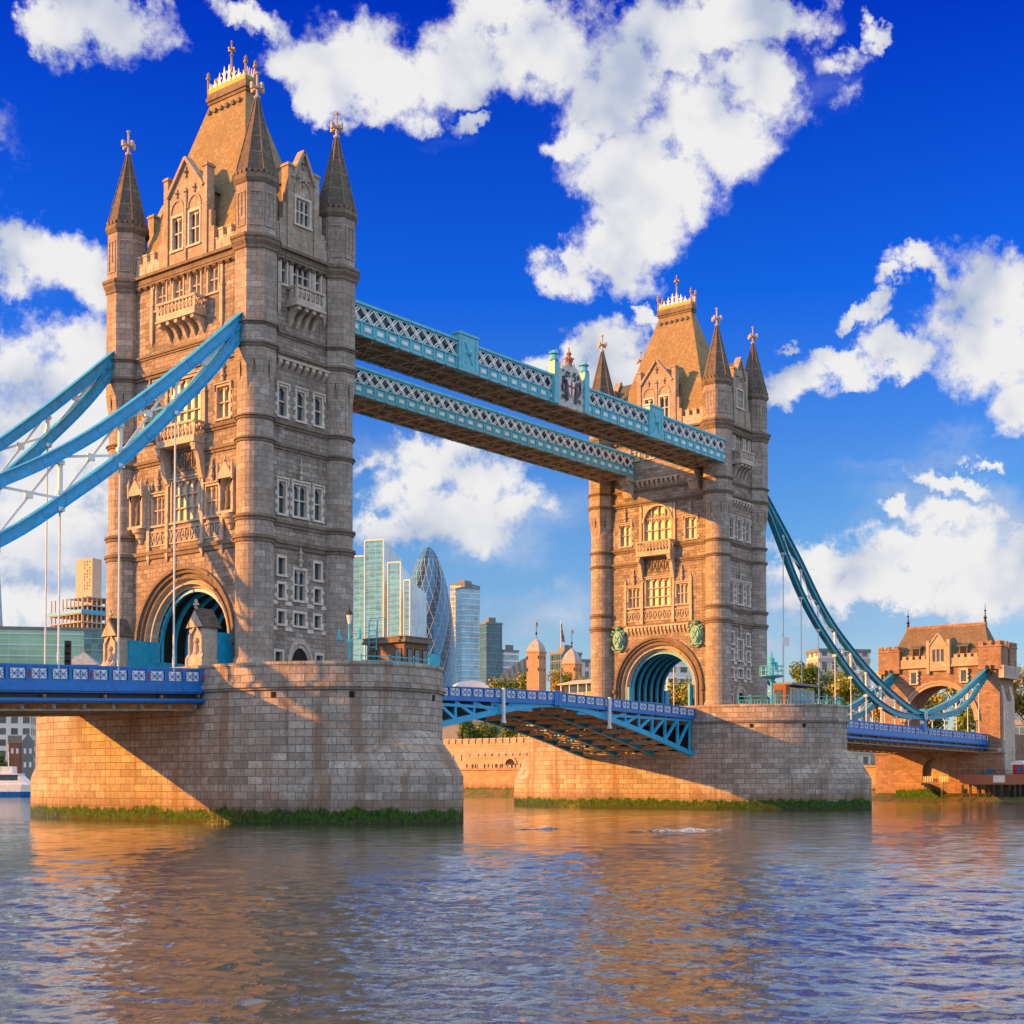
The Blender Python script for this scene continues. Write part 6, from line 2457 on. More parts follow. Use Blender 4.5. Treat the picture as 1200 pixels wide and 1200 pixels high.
# bullet-shaped tower with spiral bands
def m_spiral():
    m, h, b = mat_base('spiral_glass', 0.12, 0, 0.7)
    uv, pos, ob = uvpos(h)
    sp = h.new('ShaderNodeSeparateXYZ')
    h.l.new(uv, sp.inputs[0])
    u, v = sp.outputs[0], sp.outputs[1]
    # six dark spiral light wells; diamonds of frames between
    a = h.math('FRACT', h.math('ADD', h.math('MULTIPLY', u, 6.0), h.math('MULTIPLY', v, -0.0155)))
    dark = h.math('MULTIPLY', h.step(a, 0.02, 0.05), h.step(a, 0.40, 0.37))
    d1 = h.math('ABSOLUTE', h.math('SUBTRACT', h.math('FRACT', h.math('ADD', h.math('MULTIPLY', u, 18.0), h.math('MULTIPLY', v, 0.055))), 0.5))
    d2 = h.math('ABSOLUTE', h.math('SUBTRACT', h.math('FRACT', h.math('SUBTRACT', h.math('MULTIPLY', u, 18.0), h.math('MULTIPLY', v, 0.055))), 0.5))
    line = h.math('MAXIMUM', h.step(d1, 0.45, 0.49), h.step(d2, 0.45, 0.49))
    fl = h.step(h.math('ABSOLUTE', h.math('SUBTRACT', h.math('FRACT', h.math('DIVIDE', v, 4.15)), 0.5)), 0.42, 0.47)
    c = h.mix(dark, (0.02, 0.16, 0.33, 1), (0.004, 0.02, 0.07, 1))
    c = h.mix(h.math('MULTIPLY', fl, 0.35), c, (0.25, 0.38, 0.46, 1))
    c = h.mix(h.math('MULTIPLY', line, 0.25), c, (0.45, 0.52, 0.58, 1))
    h.l.new(c, b.inputs['Base Color'])
    MATS['spiral_glass'] = m


m_spiral()
t = thing('bullet_skyscraper', 'bullet shaped skyscraper with dark spiral bands and a diamond lattice of frames', 'skyscraper', (732.3, 625.3, 0), R(214))
m = MB()
prof = [(18.5, 0), (20.5, 40), (21.6, 80), (21.0, 105), (19.2, 126), (16.5, 145), (13.0, 161), (9.2, 173), (5.2, 181), (2.2, 185), (0, 186)]
prof = [(r_, z) for r_, z in smooth_path(prof, 6)]
N = 48
for (r0, z0), (r1, z1) in zip(prof, prof[1:]):
    for k in range(N):
        a0, a1 = 2 * PI * k / N, 2 * PI * (k + 1) / N
        p = [(r0 * math.cos(a0), r0 * math.sin(a0), z0), (r0 * math.cos(a1), r0 * math.sin(a1), z0), (r1 * math.cos(a1), r1 * math.sin(a1), z1), (r1 * math.cos(a0), r1 * math.sin(a0), z1)]
        uv = [(k / N, z0), ((k + 1) / N, z0), ((k + 1) / N, z1), (k / N, z1)]
        if r1 < .01:
            p, uv = p[:3], uv[:3]
        m.face(p, 0, uv)
m.build('glass_shell', ['spiral_glass'], t, smooth=True)
f = MB()
for sg in (-1, 1):
    for j in range(18):
        pts = []
        for i in range(30):
            z = 20 + (176 - 20) * i / 29
            rr_ = lerp_path([(b_, a_) for a_, b_ in prof], z) + .12
            ang = 2 * PI * j / 18 + sg * z * .0192
            pts.append((rr_ * math.cos(ang), rr_ * math.sin(ang), z))
        f.tube(pts, .10, 4)
f.build('diagrid', ['white_metal'], t)


def office(label, corner, ang, Lr, Ll, top, mat, step=3.9, band='white_metal', out=.18, hgt=.5, roofbox=True, z0=0, name='office_block', group=None):
    t = thing(name, label, 'office building', (0, 0, 0), 0, group)
    m = MB()
    block(m, corner, ang, Lr, Ll, z0, top)
    m.build('wall', [mat], t)
    f = MB()
    floors(f, corner, ang, Lr, Ll, z0 + step, top - .5, step, out, hgt)
    f.build('floor_bands', [band], t)
    r_ = MB()
    e, l = Vector((math.cos(R(ang)), math.sin(R(ang)))), Vector((-math.sin(R(ang)), math.cos(R(ang))))
    block(r_, Vector(corner) - e * .3 - l * .3, ang, Lr + .6, Ll + .6, top + .002, top + 1.0)
    if roofbox:
        block(r_, Vector(corner) + e * Lr * .25 + l * Ll * .25, ang, Lr * .45, Ll * .45, top + 1.002, top + 4)
    r_.build('roof', ['roof_grey'], t)
    return t


office('grey glass office tower right of the bullet shaped skyscraper, the rear of two', (776.0, 626.0), 8.3, 24, 13, 162, 'glass_steel')
office('pale gridded glass office tower right of the bullet shaped skyscraper, the front of two', (672.0, 540.3), -28, 13.5, 11.7, 140, 'glass_blue')
office('dark navy glass office tower standing alone left of the castle turret', (543.5, 412.7), -21.7, 10.4, 8.2, 95.0, 'glass_navy', band='glass_teal', hgt=.4)
office('low blue grey office block with pale bands beside the navy tower', (557.4, 411.2), -21.7, 10.2, 4.0, 80, 'glass_steel', hgt=1.0)
office('dark glass block behind the castle flagpole', (393.2, 248.0), -11.7, 10.5, 8.1, 57.8, 'glass_navy', band='roof_grey')
office('white stone office with a row of tall windows beside the orange turret', (364.5, 219.8), -41.7, 14.8, 8, 51.0, 'punched_stone', step=40, roofbox=False)
t = thing('curved_roof_hall', 'low hall with a dark ribbed curved roof left of the castle turret', 'hall', (478, 338, 40), R(-51.7))
m = MB()
m.box(-14, 12, 0, 14, -40, 13)
m.build('wall', ['white_metal'], t)
m = MB()
for k in range(10):
    a0, a1 = k / 10, (k + 1) / 10
    z = lambda a: 13.2 + 15.5 * math.sin(a * PI / 2)
    m.prism([(-14 + 26 * a0, -.5, z(a0)), (-14 + 26 * a1, -.5, z(a1)), (-14 + 26 * a1, -.5, 13.0), (-14 + 26 * a0, -.5, 13.0)], (0, 15, 0))
    m.bar((-14 + 26 * a0, -.6, z(a0)), (-14 + 26 * a0 + 2, -.6, 13.1), .25, .35, 1)
m.build('roof', ['roof_grey', 'glass_steel'], t)
t = thing('rounded_white_hall', 'rounded white low building in front of the navy tower', 'hall', (470, 362, 30), R(-40))
m = MB()
for k in range(8):
    a0, a1 = PI * k / 8, PI * (k + 1) / 8
    m.prism([(-9 * math.cos(a0), 0, 22.0 + 4.0 * math.sin(a0)), (-9 * math.cos(a1), 0, 22.0 + 4.0 * math.sin(a1)), (-9 * math.cos(a1), 0, -20), (-9 * math.cos(a0), 0, -20)], (0, 16, 0))
m.build('shell', ['white_metal'], t)
m = MB()
m.box(-8.6, 8.6, -.2, -.01, 14, 17.5)
m.build('window_band', ['window_glass'], t)
t = thing('low_cafe', 'low flat roofed kiosk with an orange end, just above the left bascule parapet', 'kiosk', (330, 243, 20), R(-45))
m = MB()
m.box(-7, 7, 0, 6, -16, 8.0)
m.box(-7.6, 7.6, -.8, 6.5, 10.2, 10.8)
m.box(3.2, 6.9, -.06, -.005, 8.05, 10.15, 2)
m.box(-6.9, 6.9, .0, 5.9, 8.002, 10.198, 1)
m.build('wall', ['limestone', 'window_glass', 'orange_paint'], t)
# far up the north approach, seen through the arch
office('white building with orange blinds far up the road behind the farther arch', (276, 123), -42, 18, 14, 49.5, 'punched_white', step=3.6, roofbox=False, z0=6)
t = bpy.data.objects[[o.name for o in bpy.data.objects if o.get('label', '').startswith('white building with orange')][0]]
for i in range(3):
    for j in range(6):
        q = MB()
        e, l = Vector((math.cos(R(-42)), math.sin(R(-42)))), Vector((-math.sin(R(-42)), math.cos(R(-42))))
        c = Vector((276, 123)) + e * (1.0 + 2.9 * j) - l * .5
        block(q, c, -42, 1.7, .2, 41 + i * 2.9, 42.6 + i * 2.9)
        if (i + j) % 3:
            q.build('blind', ['orange_paint'], t)
# left bank of the view: between the chain and the tower
t = thing('leaning_glass_tower', 'very tall tapering glass tower at the left edge of the picture', 'skyscraper')
m = MB()
b0 = [Vector(p) for p in ((362, 612), (372, 622), (352, 650), (338, 640))]
for k in range(4):
    a, b = b0[k], b0[(k + 1) % 4]
    ctr = Vector((352, 634))
    a2, b2 = ctr + (a - ctr) * .34, ctr + (b - ctr) * .34
    m.face([(a.x, a.y, 0), (b.x, b.y, 0), (b2.x, b2.y, 260), (a2.x, a2.y, 260)])
m.build('glass_shell', ['glass_steel'], t)
office('long pale green glass office range behind the left chain hangers', (222, 335), -41.7 + 180, 62, 14, 57.4, 'glass_green', band='glass_pale', roofbox=False, z0=5)
t = thing('glass_drum', 'dark glass drum projecting from the pale green office range', 'office building', (206, 343, 5))
m = MB()
m.lathe([(4.6, 0), (4.6, 51.8), (4.2, 52.2), (0, 52.2)], 28)
m.build('drum', ['glass_teal'], t)
office('teal glass office block close to the nearer tower', (196.0, 303.0), -41.7, 10, 10, 54.6, 'glass_teal', band='glass_green', hgt=.3, roofbox=False, z0=5)
t = thing('unfinished_tower', 'unfinished concrete building with bare floor slabs round a tall lift core', 'construction site')
m = MB()
block(m, (294.4, 437.7), 8.3, 5.6, 10.2, 5, 104.5)
c_ = m.build('lift_core', ['concrete_warm'], t)
for k in range(10):
    for s2 in range(3):
        q = MB()
        e, l = Vector((math.cos(R(8.3)), math.sin(R(8.3)))), Vector((-math.sin(R(8.3)), math.cos(R(8.3))))
        p = Vector((294.4, 437.7)) + l * (1.2 + 1.6 * s2) - e * .06
        if (k + s2) % 4:
            block(q, p, 8.3, .1, .6, 90.5 + k * 1.35, 91.2 + k * 1.35)
            q.build('opening', ['black_void'], c_)
for k in range(6):
    q = MB()
    z = 66 + k * 3.7
    block(q, (279.6 + .5 * k * (k > 3), 424.2), -1.7, 22, 25.3 - 2.0 * k * (k > 3), z, z + .5)
    q.build('floor_slab', ['concrete'], t)
q = MB()
for k in range(9):
    l = Vector((-math.sin(R(-1.7)), math.cos(R(-1.7))))
    p = Vector((280.2, 424.6)) + l * (.2 + 3.0 * k)
    block(q, p, -1.7, .5, .5, 5, 84.6)
    block(q, (280.4 + 2.3 * k, 424.5 - .07 * k), -1.7, .5, .5, 5, 84.6)
q.build('column', ['concrete'], t)
q = MB()
block(q, (279.3, 424.0), -1.7, 22.5, 25.7, 77.5, 79.0)
q.build('safety_sheet', ['blue_sky_paint'], t)
q = MB()
block(q, (281.5, 426), -1.7, 18, 21, 5, 65)
q.build('lower_floors', ['glass_navy'], t)
q = MB()
block(q, (280.8, 425.2), -1.7, 19, 20, 61.5, 65.5)
q.build('hoarding', ['white_metal'], t)
t = thing('tent_roof_pavilion', 'pinkish low pavilion with a pointed grey roof beside the traffic signal', 'pavilion', (88, 150, 0), R(-48))
m = MB()
m.box(-5.2, 5.2, 0, 6, 0, 28.2)
m.build('wall', ['pink_render'], t)
m = MB()
m.lathe([(5.2, 28.2), (.4, 31.0), (0, 31.4)], 4, 0, 3.2, PI / 4)
m.build('roof', ['lead'], t)
# waterfront at the far left, seen under the roadway
office('white gridded office block by the water under the left roadway', (181.0, 306.5), 138.3, 34, 14, 34, 'punched_white', step=60, roofbox=False, z0=5)
t = thing('brick_house', 'dark gabled brick warehouse in front of the white gridded block', 'house', (151.6, 263.6, 4), R(-31))
m = MB()
m.box(-3.4, 0, 0, 6, 0, 11.5, 1)
m.prism([(-3.4, 0, 11.5), (0, 0, 11.5), (-1.7, 0, 14.0)], (0, 6, 0), 1)
m.box(-7.0, -3.402, .6, 6, 0, 11.0)
m.prism([(-7.2, .4, 11.0), (-7.2, 6.2, 11.0), (-7.2, 3.3, 13.4)], (3.9, 0, 0), 2)
m.build('wall', ['red_brick', 'roof_grey', 'slate_dark'], t)
for (x, z) in ((-2.5, 4), (-1.0, 4), (-2.5, 8), (-1.0, 8), (-4.6, 8), (-6.0, 8)):
    q = MB()
    y = 0 if x > -3.4 else .6
    q.box(x - .32, x + .32, y - .04, y - .005, z, z + 1.5)
    q.build('window', ['white_metal'], t)
tree('dark', 143, 268, 4, 7.5, 3.0, 'dark bushy tree on the waterfront under the left roadway', 'trees on the far bank')
tree('dark', 137, 273, 4, 8.5, 3.2, 'dark tree at the left edge on the waterfront', 'trees on the far bank')
g = MB()
g.box(128, 189, 258, 420, -1.5, 4.4)
kind(g.build('waterfront_quay', ['quay_stone']), 'structure')
g = MB()
# passenger boat moored at the far left
t = thing('river_boat', 'white passenger boat with red panels moored at the far left bank', 'boat', (104.5, 207.5, 0), R(-52))
m = MB()
hull = [(-13, -2.6), (7, -2.8), (11, -1.6), (13.5, 0), (11, 1.6), (7, 2.8), (-13, 2.6)]
n = len(hull)
for k in range(n):
    a, b = hull[k], hull[(k + 1) % n]
    m.face([(a[0] * .94, a[1] * .8, -.5), (b[0] * .94, b[1] * .8, -.5), (b[0], b[1], 1.3), (a[0], a[1], 1.3)], 1)
    m.face([(a[0], a[1], 1.3), (b[0], b[1], 1.3), (b[0], b[1], 3.0), (a[0], a[1], 3.0)], 0)
m.face([(x, y, 3.0) for x, y in hull], 0)
m.build('hull', ['white_metal', 'blue_deep'], t)
m = MB()
m.box(-11, 6, -2.2, 2.2, 3.003, 4.0)
m.prism([(6, -2.2, 3.003), (6, -2.2, 5.4), (8.5, -2.2, 3.003)], (0, 4.4, 0))
m.box(-11.3, 6.2, -2.4, 2.4, 5.4, 5.7)
m.box(-10.8, 5.8, -2.1, 2.1, 4.003, 5.398, 1)
m.build('cabin', ['white_metal', 'window_glass'], t)
m = MB()
m.box(1.5, 4.5, -1.6, 1.6, 5.703, 7.4)
m.build('wheelhouse', ['white_metal'], t)
for k in range(3):
    m = MB()
    m.box(-8 + 3.4 * k, -6.4 + 3.4 * k, -2.26, -2.203, 3.1, 4.6)
    m.build('red_panel', ['red_paint'], t)
m = MB()
m.lathe([(.1, 7.4), (.06, 11), (0, 11.1)], 6, 3, 0)
m.build('mast', ['white_metal'], t)

# right edge beyond the gatehouse
office('grey modern office block at the right edge behind the gatehouse', (305, 36.5), -60, 22, 10, 33, 'glass_steel', band='concrete', hgt=1.4, roofbox=False)
office('pale office block behind the teal chain, left of the gatehouse', (294.6, 82.3), -40, 16, 9, 42, 'punched_stone', band='concrete', hgt=1.2, roofbox=False)
office('orange brick building with small windows behind the gatehouse arch', (262, 8.5), -60, 14, 8, 21.5, 'punched_brick', step=60, roofbox=False)
#PART5
for nm, c in (('navy_cloth', (.03, .05, .12)), ('grey_cloth', (.18, .18, .19)), ('red_cloth', (.35, .05, .04)), ('khaki_cloth', (.28, .22, .14)), ('dark_cloth', (.02, .02, .025)), ('skin', (.45, .27, .19)), ('hair', (.03, .02, .015)), ('pink_cloth', (.70, .08, .28)), ('jetty_timber', (.05, .042, .035)), ('jetty_red', (.30, .13, .09))):
    m_plain(nm, c, .8) if nm not in MATS else None
# ------------------------------------------------------------------ small things on the piers
def lamp_post(x, y, z, label, h=6.2, arms=True, paint='blue_turq_bright'):
    t = thing('street_lamp', label, 'street lamp', (x, y, z), 0, 'lamps on the piers')
    m = MB()
    m.lathe([(.28, 0), (.28, .5), (.16, .7), (.12, 1.2), (.10, h - 1.4), (.16, h - 1.35), (.08, h - 1.2)], 10)
    if arms:
        for sg in (-1, 1):
            m.tube([(0, 0, h * .52), (0, sg * .5, h * .60), (0, sg * 1.0, h * .58), (0, sg * 1.25, h * .62)], .06, 6)
            m.lathe([(.1, h * .58), (.16, h * .62), (.1, h * .72), (0, h * .76)], 6, 0, sg * 1.28)
    m.build('post', [paint], t)
    m = MB()
    m.lathe([(.12, h - 1.2), (.26, h - .45), (.26, h - .42), (.30, h - .4)], 8)
    m.build('lantern', ['white_paint'], t)
    m = MB()
    m.lathe([(.32, h - .40), (.22, h - .15), (.06, h + .1), (.05, h + .4), (0, h + .5)], 8)
    m.build('cap', ['dark_metal'], t)
    return t


m_plain('blue_turq_bright', (0.05, 0.42, 0.62), 0.4, var=.12)
lamp_post(-1.6, -18.0, 12.36, 'bright blue lamp post with curled arms on the nearer pier')
t = thing('control_cabin', 'dark timber cabin with corniced flat roof on the nearer pier', 'cabin', (2.0, -21.3, 12.36))
m = MB()
m.box(0, 3.1, 0, 4.6, 0, 3.5)
m.box(-.12, 3.22, -.12, 4.72, 0, .5)
m.build('wall', ['cabin_wood'], t)
m = MB()
m.box(-.35, 3.45, -.35, 4.95, 3.5, 3.72)
m.box(-.25, 3.35, -.25, 4.85, 3.72, 3.95)
m.box(-.3, 3.4, -.3, 4.9, 3.95, 4.05)
m.build('roof', ['string_stone'], t)
for y in (.75, 3.75):
    q = MB()
    q.box(-.06, .0, y - .42, y + .42, 1.25, 2.95)
    wo = q.build('window', ['black_void'], t)
    q = MB()
    q.box(-.075, -.062, y - .34, y - .03, 1.33, 2.87)
    q.box(-.075, -.062, y + .03, y + .34, 1.33, 2.87)
    q.build('pane', ['cabin_glass'], wo)
for x, dr in ((.6, 0), (1.55, 1), (2.6, 0)):
    q = MB()
    q.box(x - .34, x + .34, -.06, .0, .15 if dr else 1.25, 2.95)
    wo = q.build('door' if dr else 'window', ['black_void'], t)
    q = MB()
    q.box(x - .27, x + .27, -.075, -.062, 1.4, 2.87)
    q.build('pane', ['cabin_glass'], wo)
q = MB()
for (z0, z1) in ((3.95, 6.2),):
    for y in (3.0, 3.9):
        q.tube([(-.5, y, 2.9), (-.5, y, 5.4), (-.2, y, 5.9), (.6, y, 5.9), (.6, y, 4.05)], .05, 6)
    for k in range(5):
        q.tube([(-.5, 3.0, 3.2 + .5 * k), (-.5, 3.9, 3.2 + .5 * k)], .035, 6)
q.build('ladder', ['blue_turq_bright'], t)


def railing(pts, label, z=12.36, h=2.05, mesh_panel=False, paint='blue_turq_bright', first=1.0):
    t = thing('railing', label, 'railing', (pts[0][0], pts[0][1], z))
    o = Vector((pts[0][0], pts[0][1]))
    m = MB()
    p = MB()
    for a, b in zip(pts, pts[1:]):
        a, b = Vector(a) - o, Vector(b) - o
        for zz in (h, h * .78):
            m.bar((a.x, a.y, zz), (b.x, b.y, zz), .07, .08)
        n = max(1, int((b - a).length / 1.5))
        for k in range(n + 1):
            q = a + (b - a) * k / n
            p.lathe([(.09, 0), (.07, h - .05), (.12, h), (.1, h + .12), (0, h + .22)], 6, q.x, q.y)
        if mesh_panel:
            d = (b - a).normalized() * .03
            m.face([(a.x, a.y, .9), (b.x, b.y, .9), (b.x, b.y, h), (a.x, a.y, h)])
            m.face([(b.x + d.y, b.y - d.x, .9), (a.x + d.y, a.y - d.x, .9), (a.x + d.y, a.y - d.x, h), (b.x + d.y, b.y - d.x, h)])
        else:
            for k in range(n * 4):
                q = a + (b - a) * (k + .5) / (n * 4)
                m.box(q.x - .025, q.x + .025, q.y - .025, q.y + .025, .2, h * .78)
    m.build('rails', [paint], t)
    p.build('posts', [paint], t)
    return t


def rim(x0, th_list, off=-.7):
    out = []
    for th in th_list:
        th = R(th)
        r = pier_rad(th, False) + off
        out.append((x0 - r * math.cos(th), -YC - r * math.sin(th)))
    return out


railing([(4.25, -20.75), (5.7, -22.1)], 'solid bright blue barrier beside the timber cabin', mesh_panel=True, h=2.6)
railing(rim(0, (70, 80, 90, 100)), 'light blue railing in front of the timber cabin', h=1.75)
railing(rim(82.3, (30, 45, 60, 75, 90, 105, 120, 135)), 'turquoise railing round the rim of the farther pier', h=2.3)
# pink and white bunting tarpaulin on the railing
t = thing('folded_tarpaulin', 'pink and white tarpaulin heaped against the timber cabin', 'tarpaulin', (1.3, -20.6, 12.36))
m = MB()
m.sphere((0, 0, 1.1), .5, 10, 6, 0, .6)
m.sphere((.1, -.9, 1.1), .42, 10, 6, 1, .7)
m.sphere((-.1, .8, 1.15), .38, 10, 6, 1, .6)
m.box(-.4, .4, -1.4, 1.3, 0, .9, 1)
m.build('cloth', ['pink_cloth', 'white_paint'], t, smooth=False)

# far pier: brick and glass cabin, platform on a turquoise column
t = thing('control_cabin', 'long low grey cabin with an orange brick end on the farther pier', 'cabin', (79.5, -18.3, 12.36))
m = MB()
m.box(0, 1.2, 0, 2.2, 0, 4.1, 0)
m.box(1.202, 8.6, .1, 2.2, 0, 3.7, 1)
m.build('wall', ['red_brick', 'concrete'], t)
m = MB()
m.box(.9, 9.1, -.5, 2.7, 4.11, 4.4)
m.build('roof', ['roof_grey'], t)
for k in range(5):
    q = MB()
    q.box(2.0 + k * 1.15, 3.0 + k * 1.15, .04, .1, 1.7, 3.5)
    q.build('window', ['cabin_glass'], t)
q = MB()
q.box(-.06, 0, .5, 1.6, 1.6, 3.4)
q.build('window', ['window_glass'], t)
t = thing('lookout_platform', 'turquoise column carrying a railed lookout platform on the farther pier', 'platform', (76.6, -17.8, 12.36))
m = MB()
m.lathe([(.35, 0), (.3, .4), (.22, .6), (.2, 4.2), (.5, 4.7), (1.5, 4.9), (1.6, 5.0), (1.6, 5.1), (0, 5.12)], 14)
m.build('column', ['blue_turq_bright'], t)
m = MB()
for k in range(12):
    a = 2 * PI * k / 12
    m.box(1.5 * math.cos(a) - .04, 1.5 * math.cos(a) + .04, 1.5 * math.sin(a) - .04, 1.5 * math.sin(a) + .04, 5.12, 6.3)
for z in (5.7, 6.3):
    m.tube([(1.5 * math.cos(2 * PI * k / 24), 1.5 * math.sin(2 * PI * k / 24), z) for k in range(25)], .05, 6)
m.build('railing', ['blue_turq_bright'], t)
m = MB()
m.lathe([(.3, 5.12), (.3, 6.6), (.4, 6.7), (.4, 7.3), (.1, 7.6), (.08, 8.2), (0, 8.3)], 10)
m.box(.6, 1.1, -.3, .3, 5.9, 6.9)
m.build('signal_lantern', ['blue_turq_bright'], t)

# white flag blowing beside the farther tower
t = thing('flag', 'small white flag on a thin pole beside the farther tower', 'flag', (88.6, -13.2, 12.36))
m = MB()
m.lathe([(.07, 0), (.05, 11.6), (.1, 11.65), (0, 11.8)], 8)
m.build('pole', ['white_paint'], t)
m = MB()
for k in range(8):
    a0, a1 = k / 8, (k + 1) / 8
    w_ = lambda a: .16 * math.sin(a * 5)
    m.prism([(1.7 * a0, w_(a0), 10.2), (1.7 * a1, w_(a1), 10.2 + .1 * a1), (1.7 * a1, w_(a1), 11.5 - .1 * a1), (1.7 * a0, w_(a0), 11.5)], (0, .03, 0))
m.build('cloth', ['white_paint', 'blue_deep'], t)

# traffic signal on the left roadway
t = thing('traffic_signal', 'black traffic signal on a blue post above the left parapet', 'traffic signal', (-11.9, 8.6, dz_near(-11.9) - 1.2), R(50))
m = MB()
m.lathe([(.11, 0), (.09, 4.2)], 8)
m.build('post', ['blue_turq_bright'], t)
m = MB()
m.box(-1.0, -.25, -.28, .28, 2.2, 4.6)
for k in range(3):
    m.prism([(-1.3, -.2, 2.75 + .72 * k), (-1.002, -.2, 2.75 + .72 * k), (-1.002, -.2, 2.62 + .72 * k)], (0, .4, 0))
m.build('head', ['dark_metal'], t)
t = thing('lamp_standard', 'slim white lamp standard on the roadway between the towers and the far bank', 'lamp post', (100.0, -2.0, 12.3))
m = MB()
m.lathe([(.14, 0), (.09, 6.5), (.2, 6.6), (.25, 7.1), (0, 7.4)], 8)
m.build('post', ['white_paint'], t)

# jetty and quay furniture below the gatehouse
t = thing('timber_jetty', 'dark timber jetty with a red deck edge in front of the gatehouse', 'jetty', (174.5, -18, 0))
m = MB()
m.box(0, 9, -60, 12.5, 4.1, 4.5)
m.box(-.25, 0, -60, 12.5, 3.1, 5.0, 1)
m.build('deck', ['jetty_timber', 'jetty_red'], t)
k = 0
y = 12.0
while y > -14:
    q = MB()
    q.box(-.28, .05, y - .2, y + .2, -1.5, 3.098)
    q.build('pile', ['jetty_timber' if k % 3 else 'weed_dark'], t)
    q = MB()
    q.box(3.0, 3.3, y - .45, y - .15, -1.5, 4.098)
    q.build('pile', ['jetty_timber'], t)
    y -= .95 if y < 4 else 1.5
    k += 1
q = MB()
q.box(.4, .7, -60, 7.0, .2, 3.0)
q.build('fender', ['jetty_timber'], t)
q = MB()
for k in range(36):
    q.box(.05, .12, 12 - k * 2, 12.06 - k * 2, 4.502, 5.7)
for z in (5.1, 5.65):
    q.box(.05, .12, -60, 12.3, z, z + .07)
q.build('railing', ['dark_metal'], t)
q = MB()
q.box(-.32, -.26, 3.9, 6.1, 3.5, 4.8)
q.build('notice_board', ['white_paint'], t)
t = thing('stone_steps', 'green weeded stone steps with an ochre wall beside the jetty', 'steps', (173.6, 2.0, 0))
m = MB()
for k in range(8):
    m.box(0, 4.4, -4.6 + k * .55, -4.6 + (k + 1) * .55, -1, .3 + .38 * k)
m.box(-.02, 4.4, -.2, 5.0, -1, 3.4)
m.box(-.35, -.022, -4.6, -4.2, -1, 3.6)
m.build('masonry', ['quay_stone'], t)
for k, (x, y) in enumerate(((178.8, -10.2), (179.3, -12.1))):
    t = thing('deck_chair', ['blue deck chair on the jetty, the left of two', 'blue deck chair on the jetty, the right of two'][k], 'chair', (x - 2.6, y, 4.5), R(160 + 30 * k), 'blue chairs on the jetty')
    m = MB()
    m.bar((0, 0, .3), (.9, 0, .55), .8, .08)
    m.build('seat', ['blue_deep'], t)
    m = MB()
    m.bar((.05, 0, .35), (-.6, 0, 1.5), .8, .08)
    m.build('backrest', ['blue_deep'], t)
    for sx in (0, .8):
        for sy in (-.35, .35):
            m = MB()
            m.box(sx - .04, sx + .04, sy - .04, sy + .04, 0, .45)
            m.build('leg', ['dark_metal'], t)
t = thing('ticket_kiosk', 'small red and blue kiosk with a white curved roof at the right edge', 'kiosk', (178.0, -15.6, 4.5), R(0))
m = MB()
m.box(-1, 1, -1, 1, 0, 2.3, 0)
m.box(-1.02, -1.0, -.7, .1, .9, 2.0, 1)
m.build('wall', ['red_paint', 'blue_deep'], t)
m = MB()
for k in range(6):
    a0, a1 = PI * k / 6, PI * (k + 1) / 6
    m.prism([(-1.3, 1.3 * math.cos(a0), 2.3 + .8 * math.sin(a0)), (-1.3, 1.3 * math.cos(a1), 2.3 + .8 * math.sin(a1)), (-1.3, 0, 2.3)], (2.6, 0, 0))
m.build('roof', ['white_paint'], t)


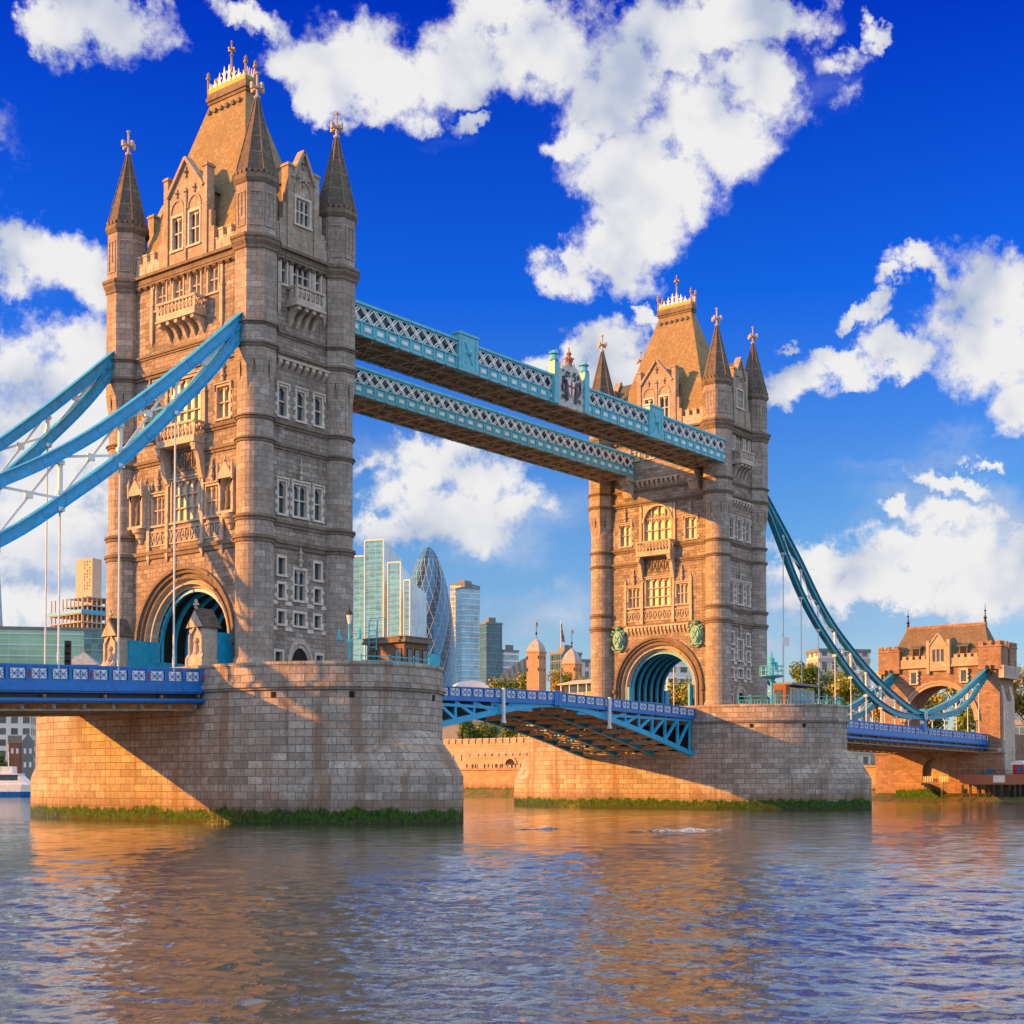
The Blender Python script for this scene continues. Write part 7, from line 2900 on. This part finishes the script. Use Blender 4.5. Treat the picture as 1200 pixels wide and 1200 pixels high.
# people on the castle wharf, and a few on the bridge
def person_mesh(seed):
    rnd = random.Random(seed)
    import bmesh
    st = rnd.uniform(.12, .3)
    arm = rnd.uniform(.05, .3)
    J = {'pel': (0, 0, .95), 'che': (.02, 0, 1.32), 'nek': (.02, 0, 1.5), 'hd0': (.03, 0, 1.58), 'hd1': (.04, 0, 1.74),
         'hl': (0, .1, .9), 'kl': (st * .6, .1, .5), 'fl': (st * .6 - .05, .1, .08), 'tl': (st * .6 + .15, .1, .04),
         'hr': (0, -.1, .9), 'kr': (-st * .3, -.1, .5), 'fr': (-st - .05, -.1, .1), 'tr': (-st + .13, -.1, .04),
         'sl': (.02, .19, 1.42), 'el': (-arm * .4, .25, 1.14), 'wl': (arm * .3, .25, .9), 'fgl': (arm * .5, .24, .78),
         'sr': (.02, -.19, 1.42), 'er': (arm * .1, -.25, 1.14), 'wr': (arm * .7, -.24, .92), 'fgr': (arm * .9, -.23, .81)}
    rad = {'pel': .16, 'che': .17, 'nek': .06, 'hd0': .085, 'hd1': .095, 'hl': .1, 'kl': .065, 'fl': .05, 'tl': .04, 'hr': .1, 'kr': .065, 'fr': .05, 'tr': .04,
           'sl': .075, 'el': .05, 'wl': .035, 'fgl': .03, 'sr': .075, 'er': .05, 'wr': .035, 'fgr': .03}
    E_ = [('pel', 'che'), ('che', 'nek'), ('nek', 'hd0'), ('hd0', 'hd1'), ('pel', 'hl'), ('hl', 'kl'), ('kl', 'fl'), ('fl', 'tl'), ('pel', 'hr'), ('hr', 'kr'), ('kr', 'fr'), ('fr', 'tr'),
          ('che', 'sl'), ('sl', 'el'), ('el', 'wl'), ('wl', 'fgl'), ('che', 'sr'), ('sr', 'er'), ('er', 'wr'), ('wr', 'fgr')]
    ks = list(J)
    me = bpy.data.meshes.new('person')
    me.from_pydata([J[k] for k in ks], [(ks.index(a), ks.index(b)) for a, b in E_], [])
    o = bpy.data.objects.new('person_base', me)
    COL.objects.link(o)
    md = o.modifiers.new('skin', 'SKIN')
    for k, sv in zip(ks, me.skin_vertices[0].data):
        sv.radius = (rad[k], rad[k])
    me.skin_vertices[0].data[0].use_root = True
    ss = o.modifiers.new('sub', 'SUBSURF')
    ss.levels = ss.render_levels = 1
    dg = bpy.context.evaluated_depsgraph_get()
    out = bpy.data.meshes.new_from_object(o.evaluated_get(dg))
    out.name = 'person'
    bpy.data.objects.remove(o)
    cols = [['navy_cloth', 'grey_cloth', 'red_cloth', 'khaki_cloth'][rnd.randrange(4)], ['dark_cloth', 'grey_cloth'][rnd.randrange(2)], 'skin', 'hair']
    out.materials.clear()
    for c in cols:
        out.materials.append(MATS[c])
    for p in out.polygons:
        z = p.center.z
        x = p.center.x
        far_arm = abs(p.center.y) > .2 and z < 1.0
        p.material_index = 3 if z > 1.72 or (z > 1.6 and x < -.01) else 2 if z > 1.53 or (far_arm and z < .93) else 0 if z > .95 or (abs(p.center.y) > .2) else 1
        p.use_smooth = True
    return out


bodies = [person_mesh(k) for k in range(6)]
rnd = random.Random(11)
for k in range(18):
    y = 110.5 + k * 1.0 + rnd.uniform(-.35, .35)
    o = link('person', bodies[k % 6], None, (187.4 + rnd.uniform(-.5, .9), y, 6.62), rnd.choice([PI / 2, -PI / 2]) + rnd.uniform(-.4, .4))
    tag(o, 'person strolling along the wharf in front of the castle wall', 'person', 'people on the castle wharf')
